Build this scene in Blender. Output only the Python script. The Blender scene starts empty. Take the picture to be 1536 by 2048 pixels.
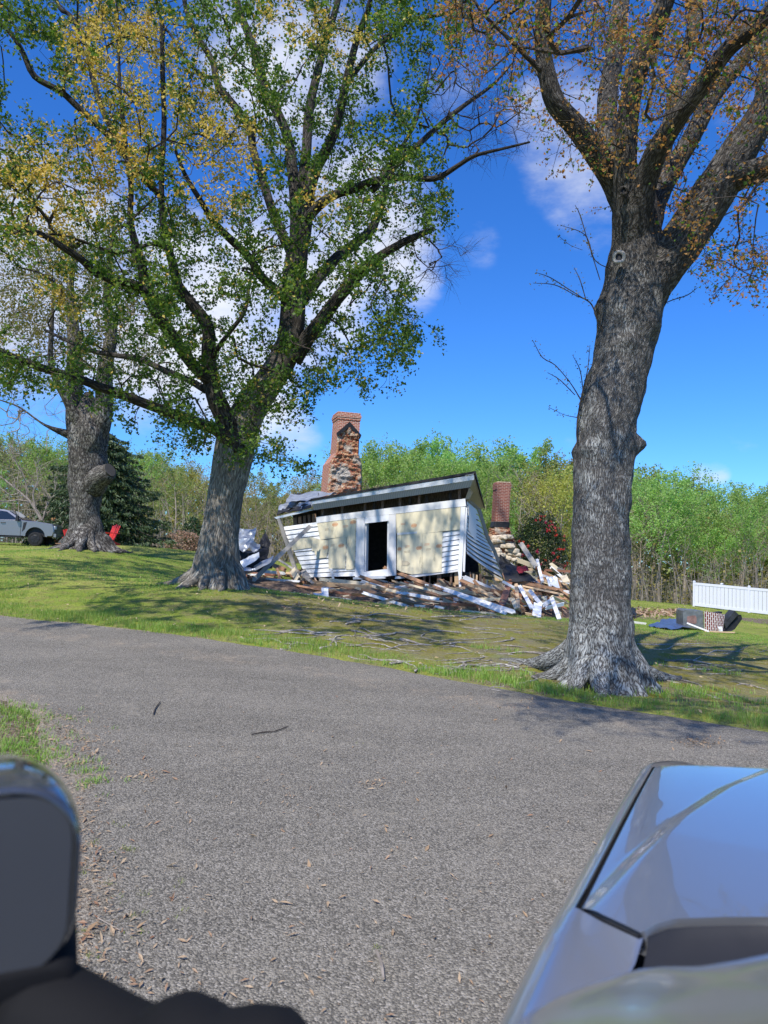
import bpy, bmesh, math, random
import numpy as np
from mathutils import Vector, Matrix
R = math.radians
rng = np.random.default_rng(11)
random.seed(11)
SC = bpy.context.scene
COL = SC.collection

# ---------------------------------------------------------------- camera
F, CX, CY = 1420.0, 768.0, 1024.0            # focal length in photo pixels (1536 x 2048)
CAM = np.array((0.0, 0.0, 1.6))
PITCH, ROLL = math.atan(84 / F), R(2.0)
FW = np.array((0, math.cos(PITCH), math.sin(PITCH)))
_u0 = np.array((0, -math.sin(PITCH), math.cos(PITCH)))
RT = np.array((1, 0, 0)) * math.cos(ROLL) + _u0 * math.sin(ROLL)
UP = _u0 * math.cos(ROLL) - np.array((1, 0, 0)) * math.sin(ROLL)
cd = bpy.data.cameras.new('camera')
cd.sensor_fit = 'VERTICAL'; cd.sensor_height = 36.0; cd.lens = 36.0 * F / 2048
cd.clip_start = 0.05; cd.clip_end = 3000
cd.dof.use_dof = True; cd.dof.focus_distance = 22.0; cd.dof.aperture_fstop = 5.5
cam = bpy.data.objects.new('camera', cd); COL.objects.link(cam)
cam.matrix_world = Matrix([[RT[0], UP[0], -FW[0], CAM[0]], [RT[1], UP[1], -FW[1], CAM[1]],
                           [RT[2], UP[2], -FW[2], CAM[2]], [0, 0, 0, 1]])
SC.camera = cam

# ---------------------------------------------------------------- light
SUN = Vector((-0.31, -0.70, 1.0)).normalized()
sl = bpy.data.lights.new('sun', 'SUN'); sl.energy = 4.2; sl.angle = R(0.53); sl.color = (1.0, 0.95, 0.87)
so = bpy.data.objects.new('sun', sl); COL.objects.link(so)
so.rotation_euler = SUN.to_track_quat('Z', 'Y').to_euler(); so.location = (-20, -10, 40)
SC.view_settings.view_transform = 'Standard'; SC.view_settings.look = 'None'
SC.view_settings.exposure = 0.44; SC.view_settings.gamma = 1.0
SC.render.film_transparent = False
SC.render.engine = 'CYCLES'
SC.cycles.use_denoising = True
SC.cycles.max_bounces = 6; SC.cycles.diffuse_bounces = 3; SC.cycles.glossy_bounces = 3
SC.cycles.transmission_bounces = 4; SC.cycles.transparent_max_bounces = 6
SC.cycles.sample_clamp_indirect = 4.0
SC.cycles.use_adaptive_sampling = True; SC.cycles.adaptive_threshold = 0.015

def ray(px, py):
    return FW + RT * ((px - CX) / F) + UP * ((CY - py) / F)
def at(px, py, Y):                            # point on the line of sight at world depth Y
    d = ray(px, py); return CAM + d * (Y / d[1])
def atz(px, py, z):
    d = ray(px, py); return CAM + d * ((z - CAM[2]) / d[2])
def proj(p):
    v = np.asarray(p) - CAM; k = v @ FW
    return CX + F * (v @ RT) / k, CY - F * (v @ UP) / k

# ---------------------------------------------------------------- node helper
class NT:
    def __init__(s, tree): s.t = tree; s.n = tree.nodes; s.l = tree.links; s.n.clear()
    def new(s, ty, **kw):
        n = s.n.new(ty)
        for k, v in kw.items():
            if hasattr(n, k): setattr(n, k, v)
        return n
    def link(s, a, b): s.l.new(a, b)
    def put(s, sock, v):
        if isinstance(v, bpy.types.NodeSocket): s.l.new(v, sock)
        elif v is not None: sock.default_value = v
    def math(s, op, a, b=None, c=None, clamp=False):
        n = s.new('ShaderNodeMath', operation=op); n.use_clamp = clamp
        s.put(n.inputs[0], a); s.put(n.inputs[1], b)
        if c is not None: s.put(n.inputs[2], c)
        return n.outputs[0]
    def mix(s, f, a, b, mode='MIX'):
        n = s.new('ShaderNodeMix', data_type='RGBA', blend_type=mode); n.clamp_factor = True
        s.put(n.inputs[0], f)
        for i, v in ((6, a), (7, b)):
            if isinstance(v, (tuple, list)): v = tuple(v) + ((1,) if len(v) == 3 else ())
            s.put(n.inputs[i], v)
        return n.outputs[2]
    def noise(s, vec, scale, detail=4, rough=.55, out='Fac'):
        n = s.new('ShaderNodeTexNoise'); s.put(n.inputs['Vector'], vec)
        n.inputs['Scale'].default_value = scale; n.inputs['Detail'].default_value = detail
        n.inputs['Roughness'].default_value = rough; return n.outputs[out]
    def voro(s, vec, scale, feature='F1', out='Distance', rand=1.0):
        n = s.new('ShaderNodeTexVoronoi', feature=feature); s.put(n.inputs['Vector'], vec)
        n.inputs['Scale'].default_value = scale
        if 'Randomness' in n.inputs: n.inputs['Randomness'].default_value = rand
        return n.outputs[out]
    def ramp(s, f, lo, hi, a=0.0, b=1.0):
        n = s.new('ShaderNodeMapRange', interpolation_type='SMOOTHSTEP')
        s.put(n.inputs[0], f); n.inputs[1].default_value = lo; n.inputs[2].default_value = hi
        n.inputs[3].default_value = a; n.inputs[4].default_value = b; return n.outputs[0]
    def mapping(s, vec, scale=(1, 1, 1), rot=(0, 0, 0)):
        n = s.new('ShaderNodeMapping'); s.put(n.inputs['Vector'], vec)
        n.inputs['Scale'].default_value = scale; n.inputs['Rotation'].default_value = rot
        return n.outputs[0]
    def bump(s, h, strength=.4, dist=.02, normal=None):
        n = s.new('ShaderNodeBump'); n.inputs['Strength'].default_value = strength
        n.inputs['Distance'].default_value = dist; s.put(n.inputs['Height'], h)
        if normal is not None: s.put(n.inputs['Normal'], normal)
        return n.outputs[0]
    def coord(s, k='Object'): return s.new('ShaderNodeTexCoord').outputs[k]
    def attr(s, name, out='Fac'):
        n = s.new('ShaderNodeAttribute'); n.attribute_name = name; return n.outputs[out]
    def island(s): return s.new('ShaderNodeNewGeometry').outputs['Random Per Island']
    def principled(s, col, rough=.7, metal=0.0, spec=.3, normal=None, **kw):
        p = s.new('ShaderNodeBsdfPrincipled')
        s.put(p.inputs['Base Color'], tuple(col) + (1,) if isinstance(col, (tuple, list)) and len(col) == 3 else col)
        s.put(p.inputs['Roughness'], rough); s.put(p.inputs['Metallic'], metal)
        s.put(p.inputs['Specular IOR Level'], spec); s.put(p.inputs['Normal'], normal)
        for k, v in kw.items(): s.put(p.inputs[k.replace('_', ' ')], v)
        return p.outputs[0]
    def out(s, sh):
        o = s.new('ShaderNodeOutputMaterial'); s.link(sh, o.inputs['Surface'])

def newmat(name):
    m = bpy.data.materials.new(name); m.use_nodes = True
    return m, NT(m.node_tree)

# ---------------------------------------------------------------- sky
W = bpy.data.worlds.new('World'); SC.world = W; W.use_nodes = True
t = NT(W.node_tree)
sky = t.new('ShaderNodeTexSky', sky_type='NISHITA'); sky.sun_disc = False
sky.sun_elevation = math.asin(SUN.z); sky.sun_rotation = math.atan2(SUN.x, SUN.y)
sky.air_density = 1.0; sky.dust_density = 0.4; sky.ozone_density = 3.0
dirv = t.coord('Generated')
hs = t.new('ShaderNodeHueSaturation'); hs.inputs['Saturation'].default_value = 1.22; hs.inputs['Value'].default_value = 0.95
t.link(sky.outputs[0], hs.inputs['Color'])
tint = t.mix(1.0, hs.outputs[0], (0.54, 0.97, 1.55), 'MULTIPLY')
BLOBS = [  # cloud banks in the sky: seen at photo px, angular radius px, weight
    (60, 580, 250, .95), (330, 640, 210, .9), (600, 560, 190, .85), (460, 770, 150, .75), (730, 450, 150, .9), (800, 570, 90, .7), (20, 430, 120, .8),
    (560, 130, 150, .8), (650, 40, 150, .8), (500, 40, 110, .6), (880, 110, 90, .36), (1150, 290, 120, .50), (1205, 385, 110, .52), (1110, 225, 90, .40), (210, 690, 120, .8), (310, 780, 60, .6),
    (1490, 868, 44, .50), (1408, 946, 26, .44), (1434, 945, 26, .44), (1525, 858, 34, .48), (570, 868, 80, .45), (1140, 905, 40, .35), (960, 490, 50, .28), (-300, 500, 250, .8),
    (500, -500, 260, .8), (1300, -700, 300, .5), (1550, 130, 120, .42)]
acc = None
for (px, py, r, w) in BLOBS:
    d = Vector(ray(px, py)).normalized()
    n = t.new('ShaderNodeVectorMath', operation='DOT_PRODUCT')
    t.link(dirv, n.inputs[0]); n.inputs[1].default_value = d
    v = t.ramp(n.outputs['Value'], math.cos(math.atan(r / F) * 1.25), math.cos(math.atan(r / F) * .25), 0.0, w)
    acc = v if acc is None else t.math('MAXIMUM', acc, v)
cn = t.noise(t.mapping(dirv, (1, 1, 2.2)), 5.5, 8, .6)
cf = t.math('ADD', acc, t.math('MULTIPLY', t.math('SUBTRACT', cn, .5), 1.7))
cf = t.ramp(cf, .24, 1.08)
cf = t.math('MULTIPLY', cf, t.ramp(acc, .02, .3))
shade = t.noise(dirv, 4.0, 5, .55)
cl = t.mix(t.ramp(shade, .35, .7), (4.4, 4.8, 6.0), (6.6, 6.9, 7.6))
skc = t.mix(cf, tint, cl)
bg = t.new('ShaderNodeBackground'); t.link(skc, bg.inputs[0]); bg.inputs[1].default_value = 0.108
wo = t.new('ShaderNodeOutputWorld'); t.link(bg.outputs[0], wo.inputs[0])

# ---------------------------------------------------------------- mesh helpers
def raw_mesh(name, V, loops, starts, uv=None, smooth=False):
    me = bpy.data.meshes.new(name)
    V = np.asarray(V, np.float32).reshape(-1, 3)
    me.vertices.add(len(V)); me.vertices.foreach_set('co', V.ravel())
    me.loops.add(len(loops)); me.loops.foreach_set('vertex_index', np.asarray(loops, np.int32))
    me.polygons.add(len(starts)); me.polygons.foreach_set('loop_start', np.asarray(starts, np.int32))
    me.update(calc_edges=True)
    if uv is not None:
        l = me.uv_layers.new(name='UVMap'); l.data.foreach_set('uv', np.asarray(uv, np.float32).ravel())
    me.polygons.foreach_set('use_smooth', np.full(len(starts), bool(smooth)))
    return me

class MB:
    """collects faces in world space, then links them as one mesh object"""
    def __init__(s): s.v = []; s.f = []; s.uv = []; s.mi = []; s.n = 0; s.has_uv = False
    def add(s, V, faces, uvs=None, mi=0):
        V = np.asarray(V, float).reshape(-1, 3); o = s.n
        s.v.append(V); s.n += len(V)
        for k, f in enumerate(faces):
            s.f.append([i + o for i in f]); s.mi.append(mi)
            if uvs is not None: s.uv.append(uvs[k]); s.has_uv = True
            else: s.uv.append([(0, 0)] * len(f))
    def prism(s, poly, off, mi=0):
        P = np.asarray(poly, float); n = len(P); Q = P + np.asarray(off)
        fs = [list(range(n)), list(range(2 * n - 1, n - 1, -1))]
        fs += [[i, i + n, (i + 1) % n + n, (i + 1) % n] for i in range(n)]
        s.add(np.vstack([P, Q]), fs, mi=mi)
    def box(s, c, size, M=None, mi=0, taper=1.0):
        x, y, z = np.asarray(size) / 2.0
        V = np.array([(-x, -y, -z), (x, -y, -z), (x, y, -z), (-x, y, -z), (-x * taper, -y * taper, z), (x * taper, -y * taper, z), (x * taper, y * taper, z), (-x * taper, y * taper, z)])
        if M is not None: V = V @ np.array(M).T
        s.add(V + np.asarray(c), [(0, 3, 2, 1), (4, 5, 6, 7), (0, 1, 5, 4), (1, 2, 6, 5), (2, 3, 7, 6), (3, 0, 4, 7)], mi=mi)
    def tube(s, P, rad, sides=8, disp=None, cap=True, mi=0, uvscale=1.0):
        P = np.asarray(P, float); n = len(P); rad = np.broadcast_to(np.asarray(rad, float), (n,))
        T = np.gradient(P, axis=0); T /= np.linalg.norm(T, axis=1)[:, None] + 1e-9
        ref = np.array((1.0, 0, 0)) if abs(T[0][0]) < .8 else np.array((0, 1.0, 0))
        u = np.cross(T[0], np.cross(ref, T[0])); u /= np.linalg.norm(u) + 1e-9
        th = np.arange(sides) * 2 * math.pi / sides
        L = np.concatenate([[0], np.cumsum(np.linalg.norm(np.diff(P, axis=0), axis=1))])
        V = np.zeros((n, sides, 3))
        for i in range(n):
            u = u - T[i] * (u @ T[i]); u /= np.linalg.norm(u) + 1e-9
            w = np.cross(T[i], u)
            rr = np.full(sides, rad[i])
            if disp is not None: rr = disp(i, L[i], th, rr, P[i])
            V[i] = P[i] + rr[:, None] * (np.cos(th)[:, None] * u + np.sin(th)[:, None] * w)
        fs, uv = [], []
        circ = 2 * math.pi * max(rad.mean(), .01)
        for i in range(n - 1):
            a, b = i * sides, (i + 1) * sides
            for j in range(sides):
                k = (j + 1) % sides
                fs.append((a + j, a + k, b + k, b + j))
                u0, u1 = j / sides * circ, (j + 1) / sides * circ
                uv.append([(u0, L[i]), (u1, L[i]), (u1, L[i + 1]), (u0, L[i + 1])])
        if cap:
            fs.append(list(range(sides - 1, -1, -1))); uv.append([(0, 0)] * sides)
            e = (n - 1) * sides; fs.append([e + j for j in range(sides)]); uv.append([(0, 0)] * sides)
        s.add(V.reshape(-1, 3), fs, uv, mi)
    def build(s, name, mats, parent=None, origin=None, smooth=False):
        V = np.vstack(s.v) if s.v else np.zeros((0, 3))
        if origin is None:
            origin = wloc(parent) if parent is not None else np.zeros(3)
        origin = np.asarray(origin, float)
        loops = [i for f in s.f for i in f]
        starts = np.concatenate([[0], np.cumsum([len(f) for f in s.f])[:-1]]) if s.f else []
        uv = [c for q in s.uv for c in q] if s.has_uv else None
        me = raw_mesh(name, V - origin, loops, starts, uv, smooth)
        for m in (mats if isinstance(mats, (list, tuple)) else [mats]): me.materials.append(m)
        if any(s.mi): me.polygons.foreach_set('material_index', np.asarray(s.mi, np.int32))
        return link(name, me, parent, origin)

WL = {}
def wloc(o): return WL.get(o.name, np.zeros(3))
def link(name, me, parent=None, origin=(0, 0, 0)):
    o = bpy.data.objects.new(name, me); COL.objects.link(o)
    origin = np.asarray(origin, float)
    if parent is not None:
        o.parent = parent; o.location = origin - wloc(parent)
    else: o.location = origin
    WL[o.name] = origin
    return o
def tag(o, label=None, cat=None, group=None, kind=None):
    if label: o['label'] = label
    if cat: o['category'] = cat
    if group: o['group'] = group
    if kind: o['kind'] = kind
    return o
def thing(name, loc, label, cat, group=None):
    return tag(link(name, None, None, loc), label, cat, group)
def copy_tree(o, parent=None):
    c = o.copy(); COL.objects.link(c); WL[c.name] = WL.get(o.name, np.zeros(3))
    if parent is not None: c.parent = parent
    for ch in list(o.children): copy_tree(ch, c)
    return c

def vnoise(p, scale=1.0, seed=0):
    """smooth value noise in -1..1 on an (n,3) array"""
    p = np.asarray(p, float).reshape(-1, 3) * scale + seed * 17.31
    i = np.floor(p).astype(np.int64); f = p - i; f = f * f * (3 - 2 * f)
    def h(a, b, c):
        n = (a * 73856093) ^ (b * 19349663) ^ (c * 83492791) ^ (seed * 2654435761 & 0x7fffffff)
        n = (n ^ (n >> 13)) * 1274126177 & 0x7fffffff
        n = (n ^ (n >> 16)) * 69069 & 0x7fffffff
        return n / 0x7fffffff * 2 - 1
    r = 0
    for dx in (0, 1):
        for dy in (0, 1):
            for dz in (0, 1):
                w = (f[:, 0] if dx else 1 - f[:, 0]) * (f[:, 1] if dy else 1 - f[:, 1]) * (f[:, 2] if dz else 1 - f[:, 2])
                r = r + w * h(i[:, 0] + dx, i[:, 1] + dy, i[:, 2] + dz)
    return r
def fbm(p, scale=1.0, seed=0, oct=4):
    r, a = 0, .5
    for k in range(oct): r = r + a * vnoise(p, scale * 2 ** k, seed + k); a *= .5
    return r
def catmull(C, step):
    """C: (n,k) control rows; resample smoothly about every `step` metres (first 3 columns are the position)"""
    C = np.asarray(C, float)
    A = np.vstack([2 * C[0] - C[1], C, 2 * C[-1] - C[-2]]); out = []
    for i in range(1, len(A) - 2):
        n = max(1, int(np.linalg.norm(A[i + 1][:3] - A[i][:3]) / step))
        for k in range(n):
            u = k / n
            out.append(.5 * ((2 * A[i]) + (-A[i - 1] + A[i + 1]) * u + (2 * A[i - 1] - 5 * A[i] + 4 * A[i + 1] - A[i + 2]) * u * u + (-A[i - 1] + 3 * A[i] - 3 * A[i + 1] + A[i + 2]) * u ** 3))
    out.append(C[-1]); return np.array(out)
def smooth01(x, a, b):
    u = np.clip((x - a) / (b - a), 0, 1); return u * u * (3 - 2 * u)

# ---------------------------------------------------------------- terrain (thin-plate surface through surveyed points)
CTRL = [at(0, 1230, 13), at(768, 1330, 9.5), at(1536, 1460, 7), at(1190, 1385, 8.8), at(430, 1178, 16.3), at(165, 1098, 27.3),
        at(215, 1089, 34), at(70, 1092, 42), at(30, 1087, 55), at(300, 1110, 75), at(480, 1172, 26), at(700, 1208, 24), at(1080, 1235, 23),
        at(1300, 1210, 50), at(1300, 1207, 75), at(1390, 1213, 53), at(1536, 1229, 50), at(1420, 1264, 26), at(1536, 1400, 9.5),
        (0, 0, 0), (3, 2, 0), (-3, 2, 0), (0, 5, 0.01), (-4, 6, 0.02), (4, 4, 0), (0, -8, 0), (12, -6, -.1), (-12, -4, .1), (-14, 10, .3),
        (14, 8, -.4), (-50, 45, 1.6), (60, 30, -1.6), (-60, 110, .6), (0, 115, -2.2), (70, 110, -3.8), (-70, -30, .2), (70, -30, -.5), (0, -60, 0),
        at(70, 1103, 29), at(-60, 1108, 26), at(0, 1130, 20), at(260, 1104, 33), at(140, 1100, 34), at(0, 1098, 36), (25, 20, -1.1)]
CTRL = np.array(CTRL, float)
def _U(r2): return np.where(r2 > 1e-9, r2 * np.log(r2 + 1e-12), 0)
_n = len(CTRL)
_K = _U(((CTRL[:, None, :2] - CTRL[None, :, :2]) ** 2).sum(-1)) + np.eye(_n) * .25
_P = np.hstack([np.ones((_n, 1)), CTRL[:, :2]])
_S = np.linalg.solve(np.vstack([np.hstack([_K, _P]), np.hstack([_P.T, np.zeros((3, 3))])]), np.concatenate([CTRL[:, 2], np.zeros(3)]))
def terr(x, y):
    x = np.asarray(x, float); y = np.asarray(y, float); sh = np.broadcast(x, y).shape
    x = np.broadcast_to(x, sh).ravel(); y = np.broadcast_to(y, sh).ravel()
    xc, yc = np.clip(x, -75, 75), np.clip(y, -50, 120)
    r2 = (xc[:, None] - CTRL[None, :, 0]) ** 2 + (yc[:, None] - CTRL[None, :, 1]) ** 2
    h = _U(r2) @ _S[:_n] + _S[_n] + _S[_n + 1] * xc + _S[_n + 2] * yc
    return h.reshape(sh)
def atg(px, py):                              # where the line of sight meets the ground
    d = ray(px, py); d = d / d[1]
    Y = np.linspace(1.2, 110, 2200); p = CAM + Y[:, None] * d
    s = p[:, 2] - terr(p[:, 0], p[:, 1])
    k = np.argmax(s < 0) if (s < 0).any() else len(s) - 1
    if k == 0: return p[0]
    u = s[k - 1] / (s[k - 1] - s[k] + 1e-9); q = p[k - 1] + (p[k] - p[k - 1]) * u
    q[2] = terr(q[0], q[1]); return q
# driveway edges (world metres): far edge against the lawn, near edge against the verge
FAR = np.array([(-60, 40), (-40, 30), (-20, 19.5), (-7, 13), (-3.5, 11.3), (0, 9.5), (2, 8.3), (3.8, 7.0), (8, 4), (20, -6), (45, -30)])
NEAR = np.array([(-60, 34), (-40, 24.5), (-20, 15), (-7, 8.5), (-3.9, 7.2), (-3.1, 6.5), (-1.95, 4.4), (-1.15, 2.8), (-.8, 1.0), (-.3, -12), (45, -60)])
def yfar(x): return np.interp(x, FAR[:, 0], FAR[:, 1])
def ynear(x): return np.interp(x, NEAR[:, 0], NEAR[:, 1])
def road_in(x, y):                            # >0 inside the driveway, roughly metres from its edge
    x = np.asarray(x, float); y = np.asarray(y, float)
    w = vnoise(np.stack([x, y, 0 * x], -1), 1.3, 3).reshape(x.shape) * .10
    return np.minimum((yfar(x) - y) * .85 + w, (y - ynear(x)) * .6 - w)

# ---------------------------------------------------------------- materials
def simple(name, col, rough=.7, metal=0.0, var=.18, scale=6.0, bump=.15, bscale=40.0, stretch=(1, 1, 1), spec=.3, col2=None, thr=(.4, .65)):
    m, t = newmat(name); c = t.mapping(t.coord(), stretch)
    n = t.noise(c, scale, 5, .6)
    lo = tuple(x * (1 - var) for x in col); hi = tuple(min(1, x * (1 + var)) for x in col)
    k = t.mix(t.ramp(n, .3, .7), lo, hi)
    if col2 is not None: k = t.mix(t.ramp(t.noise(c, scale * .6, 6, .65), *thr), k, col2)
    nb = t.bump(t.noise(c, bscale, 4, .6), bump, .01) if bump else None
    t.out(t.principled(k, rough, metal, spec, nb)); return m
def wood(name, col, var=.35, bare=None, thr=(.55, .7)):
    """sawn wood or worn paint; streaks run along each board's own length (uv u axis)"""
    m, t = newmat(name); uv = t.coord('UV')
    isl = t.new('ShaderNodeObjectInfo').outputs['Random']
    off = t.new('ShaderNodeCombineXYZ'); t.link(t.math('MULTIPLY', isl, 37.0), off.inputs[0]); t.link(t.math('MULTIPLY', isl, 91.0), off.inputs[1])
    va = t.new('ShaderNodeVectorMath', operation='ADD'); t.link(uv, va.inputs[0]); t.link(off.outputs[0], va.inputs[1])
    c = t.mapping(va.outputs[0], (1.4, 26, 1)); n = t.noise(c, 1.6, 6, .65)
    k = t.mix(t.ramp(n, .25, .75), tuple(x * (1 - var) for x in col), tuple(min(1, x * (1 + var * .7)) for x in col))
    k = t.mix(t.math('MULTIPLY', isl, .35), k, (col[0] * .55, col[1] * .5, col[2] * .45))
    if bare is not None:
        k = t.mix(t.ramp(t.noise(t.mapping(va.outputs[0], (1.2, 9, 1)), 2.2, 7, .7), *thr), k, bare)
    t.out(t.principled(k, .75, 0, .25, t.bump(n, .06, .004))); return m
def leafmat(name, cols, trans=.45, rough=.5):
    m, t = newmat(name); r = t.island(); oi = t.new('ShaderNodeObjectInfo').outputs['Random']
    n = t.noise(t.coord(), .55, 3, .5)
    k = t.mix(t.ramp(r, 0, .5), cols[0], cols[1]); k = t.mix(t.ramp(r, .5, 1), k, cols[2])
    k = t.mix(t.ramp(n, .40, .62, 0, .5), k, cols[-1])
    hv = t.new('ShaderNodeHueSaturation'); t.link(k, hv.inputs['Color'])
    t.link(t.math('ADD', t.math('MULTIPLY', oi, .05), .475), hv.inputs['Hue']); t.link(t.math('ADD', t.math('MULTIPLY', oi, .45), .78), hv.inputs['Value'])
    k = hv.outputs[0]
    d = t.principled(k, rough, 0, .35)
    tr = t.new('ShaderNodeBsdfTranslucent'); t.link(t.mix(.5, k, t.mix(1, k, (1.25, 1.3, .6), 'MULTIPLY')), tr.inputs[0])
    mx = t.new('ShaderNodeMixShader'); mx.inputs[0].default_value = trans
    t.link(d, mx.inputs[1]); t.link(tr.outputs[0], mx.inputs[2]); t.out(mx.outputs[0]); return m
def bark(name, dark, light, lichen, sx=14, sy=2.6, lthr=(.5, .68), strength=.9, mossy=None, foot=0.0, top=None):
    m, t = newmat(name); uv = t.coord('UV'); ob = t.coord()
    wv = t.new('ShaderNodeVectorMath', operation='ADD'); t.link(uv, wv.inputs[0])
    nz = t.new('ShaderNodeTexNoise'); t.link(uv, nz.inputs['Vector']); nz.inputs['Scale'].default_value = 3.0
    sc = t.new('ShaderNodeVectorMath', operation='SCALE'); t.link(nz.outputs['Color'], sc.inputs[0]); sc.inputs['Scale'].default_value = .13
    t.link(sc.outputs[0], wv.inputs[1]); c = t.mapping(wv.outputs[0], (sx, sy, 1))
    v1 = t.voro(c, 1.9, 'DISTANCE_TO_EDGE'); v2 = t.noise(t.mapping(wv.outputs[0], (sx * 1.7, sy * 1.5, 1)), 1.2, 8, .72)
    rd = t.math('ABSOLUTE', t.math('SUBTRACT', t.noise(t.mapping(wv.outputs[0], (sx * 1.1, sy * .9, 1)), 1.0, 5, .62), .5))
    h = t.math('ADD', t.math('MULTIPLY', t.ramp(v1, .0, .28), .22), t.math('ADD', t.math('MULTIPLY', t.ramp(rd, 0, .13), .38), t.math('MULTIPLY', v2, .52)))
    k = t.mix(t.ramp(h, .28, .85), dark, light)
    li = t.noise(ob, 2.2, 7, .72)
    if foot:
        sp_ = t.new('ShaderNodeSeparateXYZ'); t.link(ob, sp_.inputs[0]); li = t.math('ADD', li, t.ramp(sp_.outputs[2], .15, 1.3, foot, 0))
    k = t.mix(t.math('MULTIPLY', t.ramp(li, *lthr), t.ramp(h, .3, .7)), k, lichen)
    st = t.noise(t.mapping(ob, (1.2, 1.2, .5)), 1.1, 4, .6); k = t.mix(t.ramp(st, .52, .72, 0, .65), k, tuple(x * .45 for x in dark))
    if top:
        sq = t.new('ShaderNodeSeparateXYZ'); t.link(ob, sq.inputs[0]); k = t.mix(t.ramp(t.math('ADD', sq.outputs[2], t.math('MULTIPLY', t.math('SUBTRACT', t.noise(ob, 1.6, 5, .7), .5), 3.2)), top[0], top[1]), k, t.mix(t.ramp(h, .28, .85), top[2], top[3]))  # crown shade painted in: trunk blends to the dark limb colours with height
    if mossy: k = t.mix(t.ramp(t.noise(ob, 3.1, 5, .6), .58, .7, 0, .6), k, mossy)
    t.out(t.principled(k, .9, 0, .15, t.bump(h, strength, .03))); return m

# --- ground
m_ground, t = newmat('lawn_soil'); ob = t.coord()
moss, dirt = t.attr('moss'), t.attr('dirt')
n1 = t.noise(ob, .35, 6, .6); n2 = t.noise(ob, 3.0, 6, .65); n3 = t.noise(ob, 28, 4, .6)
g = t.mix(t.ramp(n1, .35, .65), (.22, .29, .038), (.34, .37, .075))
g = t.mix(t.ramp(n2, .42, .66, 0, .8), g, (.26, .22, .085))
g = t.mix(t.ramp(t.noise(ob, 1.1, 6, .68), .5, .66, 0, .55), g, (.10, .15, .03))
mo = t.mix(t.ramp(n2, .35, .6), (.21, .175, .02), (.25, .22, .10))
mo = t.mix(t.ramp(t.noise(ob, 1.3, 6, .7), .5, .68), mo, (.20, .17, .13))
g = t.mix(t.math('MULTIPLY', moss, t.ramp(t.math('ADD', n1, t.math('MULTIPLY', n2, .6)), .55, .85, .55, 1)), g, mo)
di = t.mix(t.ramp(n3, .3, .7), (.12, .085, .055), (.26, .20, .14))
di = t.mix(t.ramp(t.voro(ob, 60, out='Color'), .75, .9), di, (.33, .31, .29))
df = t.ramp(t.math('ADD', dirt, t.math('MULTIPLY', t.math('SUBTRACT', n2, .5), 1.1)), .35, .7)
g = t.mix(df, g, di)
g = t.mix(t.ramp(n3, .3, .62, .45, 0), g, (.03, .035, .012))
t.out(t.principled(g, .95, 0, .1, t.bump(t.math('ADD', n3, n2), .8, .05))); MG = m_ground

m_asph, t = newmat('asphalt'); ob = t.coord()
ag = t.new('ShaderNodeTexVoronoi'); t.link(ob, ag.inputs['Vector']); ag.inputs['Scale'].default_value = 120
sep = t.new('ShaderNodeSeparateColor'); t.link(ag.outputs['Color'], sep.inputs[0])
cellr = sep.outputs[0]
n1 = t.noise(t.mapping(ob, (.55, 1.5, 1), (0, 0, .5)), .7, 6, .68); n2 = t.noise(ob, 3.5, 6, .7); n3 = t.noise(ob, 60, 3, .6)
base = t.mix(t.ramp(n1, .35, .65), (.122, .110, .090), (.205, .184, .150))
st = t.mix(t.ramp(cellr, .1, .9), (.050, .045, .037), (.37, .332, .268)); st = t.mix(t.ramp(cellr, .90, .97), st, (.52, .47, .40))
k = t.mix(.52, base, st)
k = t.mix(t.ramp(n2, .55, .72, 0, .55), k, (.29, .255, .20))
k = t.mix(t.ramp(n2, .25, .40, .45, 0), k, (.105, .099, .09))
dust = t.attr('dust'); k = t.mix(t.ramp(t.math('ADD', dust, t.math('MULTIPLY', t.math('SUBTRACT', n2, .5), 1.0)), .3, .8, 0, .7), k, t.mix(cellr, (.26, .19, .13), (.46, .37, .26)))
dk = t.attr('edge_dark'); k = t.mix(t.math('MULTIPLY', dk, .72), k, t.mix(cellr, (.03, .03, .032), (.12, .118, .115)))
hh = t.math('SUBTRACT', t.math('MULTIPLY', n3, .5), t.math('MULTIPLY', ag.outputs['Distance'], .9))
t.out(t.principled(k, .85, 0, .2, t.bump(hh, .8, .010))); MA = m_asph

# --- wood, paint, metal
M_WHITE = wood('worn_white_paint', (.80, .80, .79), .08, (.42, .38, .33), (.60, .74))
M_WHITE2 = wood('clean_white_trim', (.82, .82, .82), .05, (.55, .52, .48), (.68, .8))
M_CREAM = wood('cream_board', (.66, .57, .40), .14, (.45, .36, .25), (.6, .75))
M_BROWN = wood('old_brown_timber', (.40, .225, .13), .35, (.20, .12, .075), (.55, .72))
M_TAN = wood('split_tan_timber', (.58, .41, .25), .28, (.34, .22, .13), (.58, .72))
M_RED = wood('reddish_brown_board', (.33, .15, .09), .3, (.19, .10, .07), (.55, .7))
M_GREY = wood('weathered_grey_board', (.33, .31, .28), .25, (.18, .16, .14), (.58, .72))
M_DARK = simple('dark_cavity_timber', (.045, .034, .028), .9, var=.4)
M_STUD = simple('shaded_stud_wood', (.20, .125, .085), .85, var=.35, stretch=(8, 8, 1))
M_PLY = simple('yellow_sheathing', (.75, .665, .46), .7, var=.08, scale=2.2, bump=.05, col2=(.34, .31, .22), thr=(.54, .78), stretch=(3.2, 3.2, 1.1))
M_STAMP = simple('orange_stamp_ink', (.66, .29, .13), .8, var=.25, scale=60, bump=0)
M_STAMP2 = simple('brown_stamp_ink', (.36, .27, .16), .8, var=.25, scale=60, bump=0)
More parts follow.
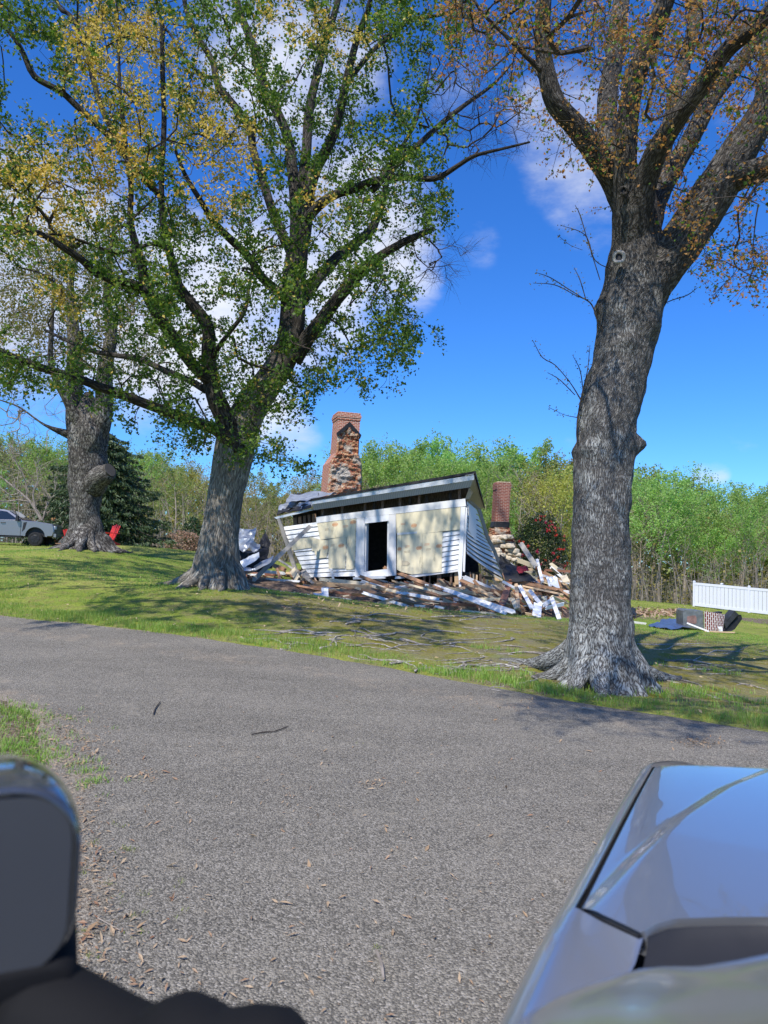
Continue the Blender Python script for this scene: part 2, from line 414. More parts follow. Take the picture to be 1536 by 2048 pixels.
M_SHING = simple('dark_shingle', (.035, .034, .036), .85, var=.4, scale=20, bump=.5)
M_SOFF, t = newmat('vented_soffit'); uv = t.coord('UV')
w = t.new('ShaderNodeTexWave', wave_type='BANDS', bands_direction='X'); t.link(uv, w.inputs[0]); w.inputs['Scale'].default_value = 2.4
t.out(t.principled(t.mix(t.ramp(w.outputs['Fac'], .0, .12), (.28, .29, .31), (.46, .47, .49)), .5, 0, .3))
M_ALU = simple('aluminium_trim', (.60, .62, .64), .42, .3, var=.1, scale=3, bump=.12, bscale=4)
M_GALV = simple('crumpled_sheet_metal', (.36, .38, .40), .42, .55, var=.2, scale=3, bump=.3, bscale=9)
M_BLUEM = simple('blue_grey_sheet_metal', (.10, .14, .24), .4, .4, var=.2, scale=3, bump=.2, bscale=6)
M_BLACK = simple('black_membrane', (.018, .018, .02), .55, var=.3, scale=6, bump=.3, bscale=12)
M_CLOTH = simple('crimson_cloth', (.20, .018, .03), .9, var=.3, scale=10, bump=.4)
def brick(name, c1, c2, mortar, bw=.215, bh=.075, ms=.010, dirty=.4, soot=(.08, .05, .04)):
    m, t = newmat(name); uv = t.coord('UV')
    b = t.new('ShaderNodeTexBrick'); t.link(uv, b.inputs['Vector']); b.inputs['Scale'].default_value = 1
    b.inputs['Brick Width'].default_value = bw; b.inputs['Row Height'].default_value = bh
    b.inputs['Mortar Size'].default_value = ms; b.inputs['Mortar Smooth'].default_value = .15; b.inputs['Bias'].default_value = -.1
    b.inputs['Color1'].default_value = c1 + (1,); b.inputs['Color2'].default_value = c2 + (1,); b.inputs['Mortar'].default_value = mortar + (1,)
    n = t.noise(t.coord(), 6, 6, .65)
    k = t.mix(t.ramp(n, .5, .75, 0, dirty), b.outputs['Color'], soot)
    k = t.mix(t.ramp(t.noise(t.coord(), 18, 4, .6), .55, .7, 0, .14), k, mortar)
    t.out(t.principled(k, .9, 0, .15, t.bump(t.math('ADD', t.math('MULTIPLY', b.outputs['Fac'], -1), t.math('MULTIPLY', n, .4)), .6, .015))); return m
M_BRICK = brick('chimney_brick', (.44, .125, .07), (.30, .08, .05), (.60, .47, .38), ms=.012)
M_BRICK2 = brick('dark_chimney_brick', (.26, .075, .05), (.17, .05, .038), (.42, .30, .24), bw=.20, bh=.072, ms=.010)
M_FAUX = brick('printed_brick_sheet', (.17, .035, .03), (.12, .03, .026), (.62, .58, .55), bw=.20, bh=.075, ms=.014, dirty=.1)
m, t = newmat('eroded_rubble_masonry'); ob = t.coord()
c = t.mapping(ob, (1, 1, 2.7)); v = t.new('ShaderNodeTexVoronoi'); t.link(c, v.inputs['Vector']); v.inputs['Scale'].default_value = 8.5
sp = t.new('ShaderNodeSeparateColor'); t.link(v.outputs['Color'], sp.inputs[0])
k = t.mix(t.ramp(sp.outputs[0], .1, .9), (.47, .20, .105), (.66, .44, .26)); k = t.mix(t.ramp(sp.outputs[1], .55, .75), k, (.34, .10, .06))
k = t.mix(t.ramp(t.noise(ob, 2.0, 6, .6), .5, .62), k, (.55, .47, .38))
pl = t.attr('plaster'); k = t.mix(t.ramp(t.math('ADD', pl, t.math('MULTIPLY', t.math('SUBTRACT', t.noise(ob, 7, 5, .6), .5), .9)), .4, .6), k, (.52, .48, .42))
e = t.voro(c, 8.5, 'DISTANCE_TO_EDGE'); k = t.mix(t.ramp(e, .0, .07, .6, 0), k, (.16, .10, .07))
t.out(t.principled(k, .95, 0, .1, t.bump(t.math('ADD', t.ramp(e, 0, .2), t.noise(ob, 20, 5, .6)), .8, .04))); M_RUBBLE = m
m, t = newmat('field_stone'); oi = t.island()
k = t.mix(t.ramp(oi, 0, .55), (.40, .24, .13), (.58, .47, .32)); k = t.mix(t.ramp(oi, .6, 1), k, (.62, .55, .44))
n = t.noise(t.coord(), 14, 5, .65); k = t.mix(t.ramp(n, .45, .7, 0, .5), k, (.25, .16, .10))
t.out(t.principled(k, .95, 0, .1, t.bump(n, .6, .03))); M_STONE = m
M_VINYL = simple('white_vinyl', (.72, .72, .76), .35, var=.02, bump=0)
M_REDP = simple('red_plastic', (.62, .045, .03), .4, var=.08, bump=.05)
M_DKWOOD = simple('dark_stained_wood', (.06, .04, .03), .7, var=.3)
# --- foliage
M_LEAF = leafmat('maple_leaf_green', [(.035, .095, .015), (.11, .20, .028), (.22, .31, .05), (.07, .14, .022)], .48)
M_KEY = leafmat('maple_seed_gold', [(.55, .33, .06), (.68, .46, .13), (.40, .36, .06), (.55, .30, .07)], .45)
M_RUST = leafmat('young_leaf_rust', [(.34, .15, .04), (.62, .38, .11), (.42, .31, .065), (.50, .27, .075)], .5)
M_F1 = leafmat('woodland_leaf_bright', [(.24, .40, .085), (.34, .52, .13), (.42, .54, .19), (.25, .38, .10)], .55)
M_F2 = leafmat('woodland_leaf_yellow', [(.30, .29, .06), (.42, .36, .09), (.36, .35, .10), (.32, .29, .07)], .5)
M_F3 = leafmat('woodland_bud_tan', [(.27, .21, .12), (.33, .26, .16), (.23, .24, .10), (.30, .23, .14)], .4)
M_F4 = leafmat('spruce_needle', [(.045, .08, .038), (.07, .115, .045), (.11, .14, .06), (.055, .09, .04)], .15)
M_F5 = leafmat('camellia_leaf', [(.016, .04, .014), (.03, .06, .02), (.05, .07, .025), (.02, .045, .015)], .2, .35)
M_FLW = leafmat('red_petal', [(.42, .015, .03), (.55, .03, .05), (.35, .02, .03), (.45, .02, .04)], .3)
M_GRASS = leafmat('grass_blade', [(.17, .27, .036), (.27, .38, .06), (.40, .40, .14), (.21, .31, .05)], .4)
M_LITTER = leafmat('dry_litter', [(.36, .24, .13), (.50, .38, .24), (.28, .15, .08), (.42, .30, .18)], .2)
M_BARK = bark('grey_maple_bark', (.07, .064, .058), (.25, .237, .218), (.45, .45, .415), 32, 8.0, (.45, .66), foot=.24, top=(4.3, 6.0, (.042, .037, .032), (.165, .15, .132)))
M_LIMB = bark('shaded_limb_bark', (.042, .037, .032), (.165, .15, .132), (.29, .28, .25), 26, 6.5, (.56, .74))  # crown shade put into the limb colour, besides having less lichen
M_LIMB2 = bark('shaded_limb_bark_rough', (.03, .026, .022), (.105, .094, .08), (.20, .19, .165), 20, 3.2, (.58, .76))  # middle maple's limbs, their shaded undersides likewise put into the colour
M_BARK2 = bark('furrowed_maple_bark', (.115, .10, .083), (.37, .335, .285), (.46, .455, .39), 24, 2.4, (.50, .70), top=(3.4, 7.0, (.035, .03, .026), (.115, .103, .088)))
M_BARK3 = bark('gnarled_old_bark', (.042, .037, .033), (.235, .215, .19), (.37, .355, .32), 12, 4.0, (.50, .68))
M_TWIG = simple('dark_twig', (.05, .04, .033), .85, var=.35, scale=10)
M_PALETWIG = simple('pale_bare_twig', (.26, .22, .18), .85, var=.35, scale=10)
M_WTRUNK = simple('woodland_trunk', (.27, .225, .18), .9, var=.4, scale=3, stretch=(4, 4, .6))
M_ROOT = bark('weathered_root_bark', (.22, .19, .16), (.52, .48, .43), (.58, .56, .52), 30, 6, (.5, .7), .5)
M_STUMP = bark('split_orange_wood', (.14, .06, .03), (.52, .29, .13), (.60, .42, .25), 20, 1.6, (.55, .7), .8)

# ---------------------------------------------------------------- ground and driveway
def lines(*segs):
    a = [np.arange(s, e, st) for s, e, st in segs]; return np.concatenate(a + [[segs[-1][1]]])
xs = lines((-900, -100, 100), (-100, -30, 5), (-30, -12, .8), (-12, 12, .2), (12, 30, .8), (30, 100, 5), (100, 900, 100))
ys = lines((-900, -60, 120), (-60, -6, 5), (-6, 2, .5), (2, 26, .2), (26, 60, 1.0), (60, 130, 5), (130, 900, 110))
X, Y = np.meshgrid(xs, ys); Z = terr(X, Y); xy0 = np.stack([X, Y, 0 * X], -1).reshape(-1, 3)
ri = road_in(X, Y)
lawn = smooth01(-ri, 0, .5) * (Y > -20)
Z = Z + (fbm(xy0, .9, 5, 3).reshape(X.shape) * .05 + fbm(xy0, 4.0, 9, 3).reshape(X.shape) * .025) * lawn * (Y < 60)
Z = Z - smooth01(ri, .02, .30) * .05
nx, ny = len(xs), len(ys)
idx = np.arange(nx * ny).reshape(ny, nx)
quads = np.stack([idx[:-1, :-1], idx[:-1, 1:], idx[1:, 1:], idx[1:, :-1]], -1).reshape(-1, 4)
me = raw_mesh('ground', np.stack([X, Y, Z], -1), quads.ravel(), np.arange(len(quads)) * 4, None, True)
me.materials.append(MG)
def blob(cx, cy, rx, ry, a=0.0):
    c, s = math.cos(a), math.sin(a); dx, dy = X - cx, Y - cy
    return np.exp(-(((dx * c + dy * s) / rx) ** 2 + ((-dx * s + dy * c) / ry) ** 2))
def vblob(x, y, cx, cy, rx, ry, a=0.0):
    c, s = math.cos(a), math.sin(a); dx, dy = x - cx, y - cy
    return np.exp(-(((dx * c + dy * s) / rx) ** 2 + ((-dx * s + dy * c) / ry) ** 2))
MOSS = [(1.2, 12.5, 3.4, 2.6, -.3), (4.0, 11, 3.0, 2.6, 0), (7.5, 12.5, 4.5, 4.0, 0), (-1.5, 15, 2.2, 1.8, 0), (4.5, 17, 5, 3.0, 0), (8, 9, 3, 2.5, 0), (2.9, 20, 3, 2, 0)]
def mossf(x, y): return np.clip(sum(vblob(x, y, *b) for b in MOSS), 0, 1)
def dirtf(x, y):
    r = road_in(x, y); edge = np.exp(-((r + .12) / .28) ** 2) * .42 + np.exp(-((r + .1) / .4) ** 2) * .5 * (x < -.6) * (y < 8)
    return np.clip(edge + .55 * vblob(x, y, 2.9, 9.5, 1.5, 1.2) + .32 * vblob(x, y, -1.2, 23.8, 5, 1.6) + .4 * vblob(x, y, 3, 26, 6, 2.2) + .35 * vblob(x, y, -12, 27.5, 2.5, 1.2) + .6 * vblob(x, y, 13, 33, 4, 3) + .55 * vblob(x, y, -5.6, 22, 2.0, 1.5)
                   + .8 * (np.abs(y - (40 - .05 * x)) < 3.5) * (x > 20), 0, 1)
for nm, fn in (('moss', mossf), ('dirt', dirtf)):
    a = me.attributes.new(nm, 'FLOAT', 'POINT'); a.data.foreach_set('value', fn(X.ravel(), Y.ravel()).astype(np.float32))
g_ob = link('ground', me); tag(g_ob, kind='structure')

xs2 = lines((-60, -12, 1.0), (-12, 12, .12), (12, 45, 1.0)); tt = np.linspace(0, 1, 110) ** .8
X = np.repeat(xs2[None, :], len(tt), 0); yn, yf = ynear(xs2), yfar(xs2)
w = vnoise(np.stack([xs2 * 2.5, 0 * xs2, 0 * xs2], -1), 1, 8) * .07 + vnoise(np.stack([xs2 * 9, 0 * xs2, 0 * xs2], -1), 1, 4) * .03
Y = yn[None, :] + (yf + w - yn)[None, :] * tt[::-1][:, None] * 1.0
Z = terr(X, Y) + .006; Z[0] -= .03; Z[-1] -= .02
idx = np.arange(X.size).reshape(X.shape)
quads = np.stack([idx[1:, :-1], idx[1:, 1:], idx[:-1, 1:], idx[:-1, :-1]], -1).reshape(-1, 4)
me = raw_mesh('driveway', np.stack([X, Y, Z], -1), quads.ravel(), np.arange(len(quads)) * 4, None, True)
me.materials.append(MA)
ri = road_in(X, Y)
dust = np.clip(np.exp(-(ri / .5) ** 2) * .55 * (X < -.2) * (Y < 8.5) + np.exp(-((yfar(X) - Y - 1.1) / .7) ** 2) * .40 + np.exp(-((yfar(X) - Y) / .10) ** 2) * .6 + .22 * vblob(X, Y, .6, 5.0, 1.1, .8), 0, 1)
edge_dark = np.clip(np.exp(-((yfar(X) - Y - .1) / .35) ** 2) * smooth01(X, .5, 3) * .9, 0, 1)  # darker asphalt band along the lawn edge, stronger towards the right
for nm, v in (('dust', dust), ('edge_dark', edge_dark)):
    a = me.attributes.new(nm, 'FLOAT', 'POINT'); a.data.foreach_set('value', v.ravel().astype(np.float32))
tag(link('driveway', me), kind='structure')

# ---------------------------------------------------------------- leaf-sized faces
SH_MAPLE = np.array([(0, -.5), (.20, -.20), (.50, -.12), (.26, .10), (0, .55), (-.26, .10), (-.50, -.12), (-.20, -.20)])
SH_LEAF = np.array([(0, -.5), (.24, -.1), (0, .5), (-.24, -.1)])
SH_QUAD = np.array([(-.5, -.35), (.45, -.5), (.5, .4), (-.3, .5)])
def leaf_mesh(name, P, size, shape, mat, normal_bias=(0, 0, .3), stretch=None, along=None):
    P = np.asarray(P, float).reshape(-1, 3); n = len(P); k = len(shape)
    N = rng.normal(size=(n, 3)) + np.asarray(normal_bias); N /= np.linalg.norm(N, axis=1)[:, None]
    A = rng.normal(size=(n, 3)) if along is None else np.asarray(along) + rng.normal(size=(n, 3)) * .35
    U = np.cross(N, A); U /= np.linalg.norm(U, axis=1)[:, None] + 1e-9; Vv = np.cross(N, U) * (-1)
    size = np.broadcast_to(np.asarray(size, float), (n,))
    sx = shape[:, 0] * (stretch[0] if stretch else 1); sy = shape[:, 1] * (stretch[1] if stretch else 1)
    fold = np.abs(sx) * .35
    V = P[:, None, :] + size[:, None, None] * (sx[None, :, None] * U[:, None, :] + sy[None, :, None] * Vv[:, None, :] + fold[None, :, None] * N[:, None, :])
    me = raw_mesh(name, V, np.arange(n * k), np.arange(n) * k); me.materials.append(mat); return me

# ---------------------------------------------------------------- grass (stuff)
def blades(name, pts, h, wd, nb, spread, mat=M_GRASS, lean=.45):
    """pts: (n,2) tuft centres; nb bent blades each, every blade two faces"""
    n = len(pts); c = np.repeat(pts, nb, 0); m = n * nb
    off = rng.normal(size=(m, 2)) * spread; b = c + off
    hz = np.repeat(np.broadcast_to(h, (n,)), nb) * rng.uniform(.5, 1.15, m); ww = np.repeat(np.broadcast_to(wd, (n,)), nb)
    a = rng.uniform(0, 2 * math.pi, m); ln = rng.uniform(.1, 1, m) * lean * hz
    dx, dy = np.cos(a), np.sin(a); z = terr(b[:, 0], b[:, 1]) - .01
    px, py = -dy * ww * .5, dx * ww * .5
    B = np.stack([b[:, 0], b[:, 1], z], -1); V = np.zeros((m, 5, 3))
    V[:, 0] = B + np.stack([px, py, 0 * z], -1); V[:, 1] = B - np.stack([px, py, 0 * z], -1)
    md = B + np.stack([dx * ln * .35, dy * ln * .35, hz * .6], -1)
    V[:, 2] = md - .8 * np.stack([px, py, 0 * z], -1); V[:, 3] = md + .8 * np.stack([px, py, 0 * z], -1)
    V[:, 4] = B + np.stack([dx * ln, dy * ln, hz * .95], -1)
    base = np.arange(m)[:, None] * 5
    loops = np.concatenate([base + np.array([0, 1, 2, 3]), base + np.array([3, 2, 4])], 1)
    starts = (np.arange(m)[:, None] * 7 + np.array([0, 4])).ravel()
    me = raw_mesh(name, V, loops.ravel(), starts); me.materials.append(mat); return me
def scatter(n, x0, x1, y0, y1, dens):
    x = rng.uniform(x0, x1, n); y = y0 + (y1 - y0) * rng.uniform(0, 1, n) ** 1.0
    keep = rng.uniform(0, 1, n) < dens(x, y); return np.stack([x[keep], y[keep]], -1)
def infov(x, y): return (np.abs(x) < y * .60 + 1.0)
def nz(x, y, s, k): return vnoise(np.stack([x, y, 0 * x], -1), s, k)
def d_lawn(x, y):
    r = road_in(x, y); m = mossf(x, y); d = dirtf(x, y)
    v = (1 - .93 * m) * (1 - .75 * d) * (.55 + .6 * nz(x, y, .8, 21)) + np.exp(-((r + .4) / .4) ** 2) * .75 * (nz(x, y, .9, 31) > -.35)
    return np.clip(v, 0.02, 1) * (r < .03) * infov(x, y)
p = scatter(60000, -11, 9, 6.5, 17, d_lawn); p2 = scatter(46000, -17, 14, 16, 32, lambda x, y: d_lawn(x, y) * .9)
pv = scatter(16000, -9, -.6, 2.2, 8.4, lambda x, y: np.clip((1 - .8 * dirtf(x, y)) * (.5 + .6 * nz(x, y, 1.2, 12)), 0, 1) * (road_in(x, y) < -.12))
p3 = scatter(22000, -36, 36, 31, 70, lambda x, y: d_lawn(x, y) * .8)
edge = np.exp(-((road_in(p[:, 0], p[:, 1]) + .3) / .4) ** 2)
h1 = .034 + .050 * edge * (1 + nz(p[:, 0], p[:, 1], 1.1, 5)) + .055 * np.clip(nz(p[:, 0], p[:, 1], 1.6, 6), 0, 1) ** 1.5
tag(link('lawn_grass', blades('lawn_grass', p, h1, .0065, 5, .035)), 'short spring grass growing on the lawn beside the driveway', 'grass', kind='stuff')
tag(link('verge_grass', blades('verge_grass', pv, .05, .0055, 6, .03)), 'short grass covering the verge left of the driveway', 'grass', kind='stuff')
tag(link('lawn_grass', blades('lawn_grass', p2, .055, .012, 4, .06)), 'thin mown grass further back around the ruined house', 'grass', kind='stuff')
tag(link('lawn_grass', blades('lawn_grass', p3, .085, .03, 4, .14)), 'distant mown grass between the house and the woods', 'grass', kind='stuff')
# clumps of long grass: driveway edge, round the big tree, the verge at left
cl = []
for (px, py, r, n) in [(20, 1425, .16, 60), (60, 1440, .12, 40), (10, 1490, .22, 110), (50, 1500, .16, 70), (90, 1520, .10, 30), (-40, 1450, .4, 160), (-60, 1560, .4, 160), (180, 1545, .05, 12), (165, 1530, .04, 7), (190, 1565, .04, 12)]:
    q = atg(px, py); cl.append(np.stack([q[0] + rng.normal(size=n) * r, q[1] + rng.normal(size=n) * r], -1))
c = np.vstack(cl); tag(link('verge_grass', blades('verge_grass', c, .055, .0055, 7, .022, lean=.9)), 'long green grass on the verge at the left of the driveway', 'grass', kind='stuff')
cl = []
for (px, py, r, n) in [(1400, 1340, .25, 30), (985, 1300, .18, 26), (1000, 1345, .2, 26), (955, 1355, .25, 40), (1075, 1375, .3, 40), (1100, 1385, .2, 30), (1340, 1390, .3, 50), (1380, 1380, .25, 40), (1420, 1395, .3, 50), (1480, 1420, .3, 40), (560, 1310, .35, 70), (640, 1325, .35, 70), (720, 1335, .3, 60), (800, 1345, .3, 60), (880, 1350, .3, 60), (300, 1260, .5, 60), (420, 1285, .4, 60), (1060, 1225, .3, 20), (300, 1163, .3, 30), (350, 1172, .3, 30), (1290, 1225, .3, 20)]:
    q = atg(px, py); cl.append(np.stack([q[0] + rng.normal(size=n) * r * 1.5, q[1] + rng.normal(size=n) * r * .5], -1))
c = np.vstack(cl); c = c[road_in(c[:, 0], c[:, 1]) < .04]
tag(link('tufted_grass', blades('tufted_grass', c, .11, .007, 7, .03, lean=.8)), 'taller tufts of grass along the lawn edge and tree roots', 'grass', kind='stuff')
# small weeds standing in the worn asphalt at left
wl = [(185, 1690, 7), (250, 1700, 10), (262, 1705, 8), (275, 1870, 6), (290, 1790, 6), (355, 1768, 6), (272, 1833, 9), (360, 1835, 4), (190, 1915, 5), (240, 1650, 6), (210, 1770, 6), (160, 1745, 9), (230, 1800, 4), (165, 1870, 6), (720, 1488, 3), (760, 1905, 3)]
cl = []
for px, py, n in wl:
    q = atg(px, py); cl.append(np.stack([q[0] + rng.normal(size=n) * .018, q[1] + rng.normal(size=n) * .018], -1))
tag(link('driveway_weeds', blades('driveway_weeds', np.vstack(cl), .028, .005, 6, .008, lean=.9)), 'small green weeds sprouting from the worn asphalt', 'weeds', kind='stuff')
q_ = scatter(5200, -11, 10, 7.2, 24, lambda x, y: (road_in(x, y) < -.03) * infov(x, y) * np.clip(.35 + .8 * nz(x, y, .6, 44), 0, 1))
tag(link('lawn_litter', leaf_mesh('lawn_litter', np.stack([q_[:, 0], q_[:, 1], terr(q_[:, 0], q_[:, 1]) + .035 + rng.uniform(0, .03, len(q_))], -1), rng.uniform(.02, .065, len(q_)), SH_LEAF, M_LITTER, (0, 0, 2.2), (1, 1.1))), 'dry leaves and bark crumbs lying in the grass', 'leaf litter', kind='stuff')
# dry leaves, seeds and bark crumbs on the asphalt
n = 2600
px = rng.uniform(120, 1250, n); py = 1400 + 660 * rng.uniform(0, 1, n) ** .9
dens = np.exp(-((px - 200) / 120) ** 2) * .8 * (py > 1480) + .16 + .35 * np.exp(-(((px - 480) / 120) ** 2 + ((py - 1990) / 50) ** 2)) + .4 * np.exp(-(((px - 700) / 130) ** 2 + ((py - 1640) / 40) ** 2))
sel = rng.uniform(0, 1, n) < dens
Q = np.array([atz(a, b, .02) for a, b in zip(px[sel], py[sel])])
ext = []
for (cx_, cy_, sx, sy, k) in [(1400, 1487, 28, 6, 160), (150, 1500, 45, 40, 420), (110, 1450, 40, 22, 240), (160, 1650, 30, 60, 170), (175, 1800, 30, 70, 120), (200, 1870, 35, 40, 60), (1020, 1408, 60, 10, 120), (300, 1555, 25, 8, 40), (745, 1570, 25, 4, 30), (580, 1595, 15, 18, 24)]:
    for _ in range(k):
        q = atg(cx_ + rng.normal() * sx, cy_ + rng.normal() * sy); ext.append((q[0], q[1], q[2] + .014))
Q = np.vstack([Q, ext]); Q[:, 2] = terr(Q[:, 0], Q[:, 1]) + .013 + rng.uniform(0, .006, len(Q))
tag(link('leaf_litter', leaf_mesh('leaf_litter', Q, rng.gamma(3.0, .0052, len(Q)) + .006, SH_LEAF, M_LITTER, (0, 0, 2.6), (.8, 1.3))), 'dry tan leaves and seed husks scattered over the asphalt', 'leaf litter', kind='stuff')

# ---------------------------------------------------------------- large trees
def bark_disp(amp, kx, kz, lump=0.0, lk=1.2, seed=0, extra=None):
    def d(i, L, th, rr, P):
        q = np.stack([np.cos(th) * rr * kx, np.sin(th) * rr * kx, np.full_like(th, L * kz)], -1)
        v = rr * (1 + amp * fbm(q, 1.0, seed, 3) * 1.6)
        if lump:
            q2 = np.stack([np.cos(th) * rr * lk, np.sin(th) * rr * lk, np.full_like(th, L * lk * .7)], -1)
            v = v * (1 + lump * fbm(q2, 1.0, seed + 40, 2) * 1.6)
        if extra: v = extra(L, th, v, P)
        return v
    return d
def poly_in(px, py, poly):
    poly = np.asarray(poly, float); inside = np.zeros(len(px), bool); j = len(poly) - 1
    for i in range(len(poly)):
        xi, yi, xj, yj = *poly[i], *poly[j]
        c = ((yi > py) != (yj > py)) & (px < (xj - xi) * (py - yi) / (yj - yi + 1e-9) + xi); inside ^= c; j = i
    return inside
class Tree:
    def __init__(s, Y0): s.Y0 = Y0; s.nl = 0; s.tr = MB(); s.lb = MB(); s.br = MB(); s.P = []; s.D = []; s.T = []; s.Rd = []; s.chains = []; s.tw = MB()
    def limb(s, rows, sides=16, disp=None, step=.12, reg=.25, mb=None, d0=2.0):
        """rows: (photo x, photo y, depth Y, width in photo px)"""
        rows = [tuple(r) for r in rows]
        if rows[-1][1] < 40 and rows[-1][1] > -60:          # carries on above the frame
            a, b = rows[-2], rows[-1]
            rows.append((b[0] + (b[0] - a[0]) * 1.6, b[1] - 170, b[2] + (b[2] - a[2]), b[3] * .72))
            rows.append((b[0] + (b[0] - a[0]) * 2.6, b[1] - 330, b[2] + (b[2] - a[2]) * 1.6, b[3] * .4))
        C = []
        for (px, py, Y, w) in rows: C.append(list(at(px, py, Y)) + [w * .5 * Y / F])
        C = catmull(C, step); C[:, 3] = np.maximum(C[:, 3], .004)
        n = len(C); wob = fbm(np.stack([np.arange(n) * step * .9 + len(s.P), np.zeros(n), np.zeros(n)], -1), 1, 3, 3)
        C[:, 0] += wob * C[:, 3] * .35 * (np.arange(n) > 2)
        (mb or (s.lb if s.nl else s.tr)).tube(C[:, :3], C[:, 3], sides, disp); s.nl += 1
        T = np.gradient(C[:, :3], axis=0); T /= np.linalg.norm(T, axis=1)[:, None] + 1e-9
        L = np.concatenate([[0], np.cumsum(np.linalg.norm(np.diff(C[:, :3], axis=0), axis=1))]); last = -1
        for i in range(n):
            if L[i] < reg * L[-1] or L[i] - last < .22: continue
            last = L[i]; s.P.append(C[i, :3]); s.D.append(d0 + L[i]); s.T.append(T[i]); s.Rd.append(C[i, 3])
    def fill(s, A, rmax=.07, r0=.006, step=.35, pd=.10, jit=.10, up=.15, tube_min=3):
        A = np.asarray(A, float); k0 = len(s.P); cap = k0 + len(A) * 30
        P = np.zeros((cap, 3)); P[:k0] = s.P; D = np.zeros(cap); D[:k0] = s.D; T = np.zeros((cap, 3)); T[:k0] = s.T
        par = np.full(cap, -1); k = k0
        dm = np.array([np.min(((P[:k0] - a) ** 2).sum(1)) for a in A]); order = np.argsort(dm)
        for ai in order:
            a = A[ai]; d = np.sqrt(((P[:k] - a) ** 2).sum(1)); j = int(np.argmin(d + pd * D[:k])); L = d[j]
            p = P[j]; c = p + (T[j] * .5 + np.array((0, 0, up)) + rng.normal(size=3) * .12) * L * .55
            n = max(2, int(L / step)); ids = []; prev = j
            for q in range(1, n + 1):
                u = q / n; x = (1 - u) ** 2 * p + 2 * u * (1 - u) * c + u * u * a
                if q < n: x = x + rng.normal(size=3) * jit * min(1, L) * .5
                P[k] = x; D[k] = D[prev] + np.linalg.norm(x - P[prev]); T[k] = (x - P[prev]) / (np.linalg.norm(x - P[prev]) + 1e-9)
                par[k] = prev; ids.append(k); prev = k; k += 1
            s.chains.append((ai, j, ids))
        cnt = np.zeros(k)
        for _, _, ids in s.chains: cnt[ids[-1]] += 1
        for i in range(k - 1, k0 - 1, -1): cnt[par[i]] += cnt[i]
        rad = r0 * np.maximum(cnt, 1) ** .48
        for _, j, ids in s.chains:
            pts = P[[j] + ids]; rr = rad[[ids[0]] + ids].copy()
            lim = s.Rd[j] * .75 if j < k0 else rad[j]; rr = np.minimum(rr, min(rmax, max(lim, r0))); rr[-1] *= .6
            s.br.tube(pts, rr, 6 if rr[0] > .03 else (4 if rr[0] > .012 else tube_min), cap=False)
        s.A = A; s.tip = {ai: (P[ids[-1]], T[ids[-1]], P[ids[max(0, len(ids) - 2)]]) for ai, _, ids in s.chains}
    def twigs(s, sel, m, ln, r=.0035, upb=.25, droop=0.0):
        """short end twigs; returns points along them for the leaves, with directions"""
        out, dr, own = [], [], []
        for ai in sel:
            p, t_, q = s.tip[ai]
            for _ in range(rng.poisson(m) + 1):
                d = t_ * .8 + rng.normal(size=3) * .75 + np.array((0, 0, upb)); d /= np.linalg.norm(d)
                b = p + (q - p) * rng.uniform(0, .9); l = ln * rng.uniform(.5, 1.3)
                e = b + d * l + np.array((0, 0, -droop * l)); mid = b + d * l * .5 + np.array((0, 0, .06 * l))
                s.tw.tube([b, mid, e], [r, r * .8, r * .4], 3, cap=False)
                for u in (.3, .5, .7, .85, 1.0): out.append(b + (e - b) * u); dr.append(d); own.append(ai)
        return np.array(out), np.array(dr), np.array(own)
def pxy(A):
    v = A - CAM; k = v @ FW; return CX + F * (v @ RT) / k, CY - F * (v @ UP) / k
def sample(poly, n, yfun, dens):
    poly = np.array(poly, float); lo, hi = poly.min(0), poly.max(0); out = []
    while len(out) < n:
        x = rng.uniform(lo[0], hi[0], 4 * n); y = rng.uniform(lo[1], hi[1], 4 * n)
        k = poly_in(x, y, poly) & (rng.uniform(0, 1, 4 * n) < dens(x, y))
        for a, b in zip(x[k], y[k]):
            if len(out) < n: out.append(at(a, b, yfun(a, b)))
    return np.array(out)
def gb(x, y, L, s=1.0): return sum(np.exp(-(((x - a) ** 2 + (y - b) ** 2) / (s * r) ** 2)) for a, b, r in L)
def root_run(mb, start, px, r0, sides=10, sink=.5, seed=0, lift=.5):
    """a root from the trunk foot to where the photo shows it sink into the ground"""
    e = atg(*px); s_ = np.asarray(start, float); n = 16; pts, rr = [], []
    for i in range(n + 1):
        u = i / n; q = s_ + (e - s_) * u
        side = np.array((-(e - s_)[1], (e - s_)[0], 0)) * .06 * math.sin(u * 7 + seed) * u
        g = terr(q[0] + side[0], q[1] + side[1]); r = r0 * (1 - u) ** .8 + .02
        z = g + lift * (1 - u) ** 3.0 + r * (.45 - sink * u ** 2); pts.append((q[0] + side[0], q[1] + side[1], z)); rr.append(r)
    mb.tube(pts, rr, sides, bark_disp(.16, 9, 3, .12, 3, seed))

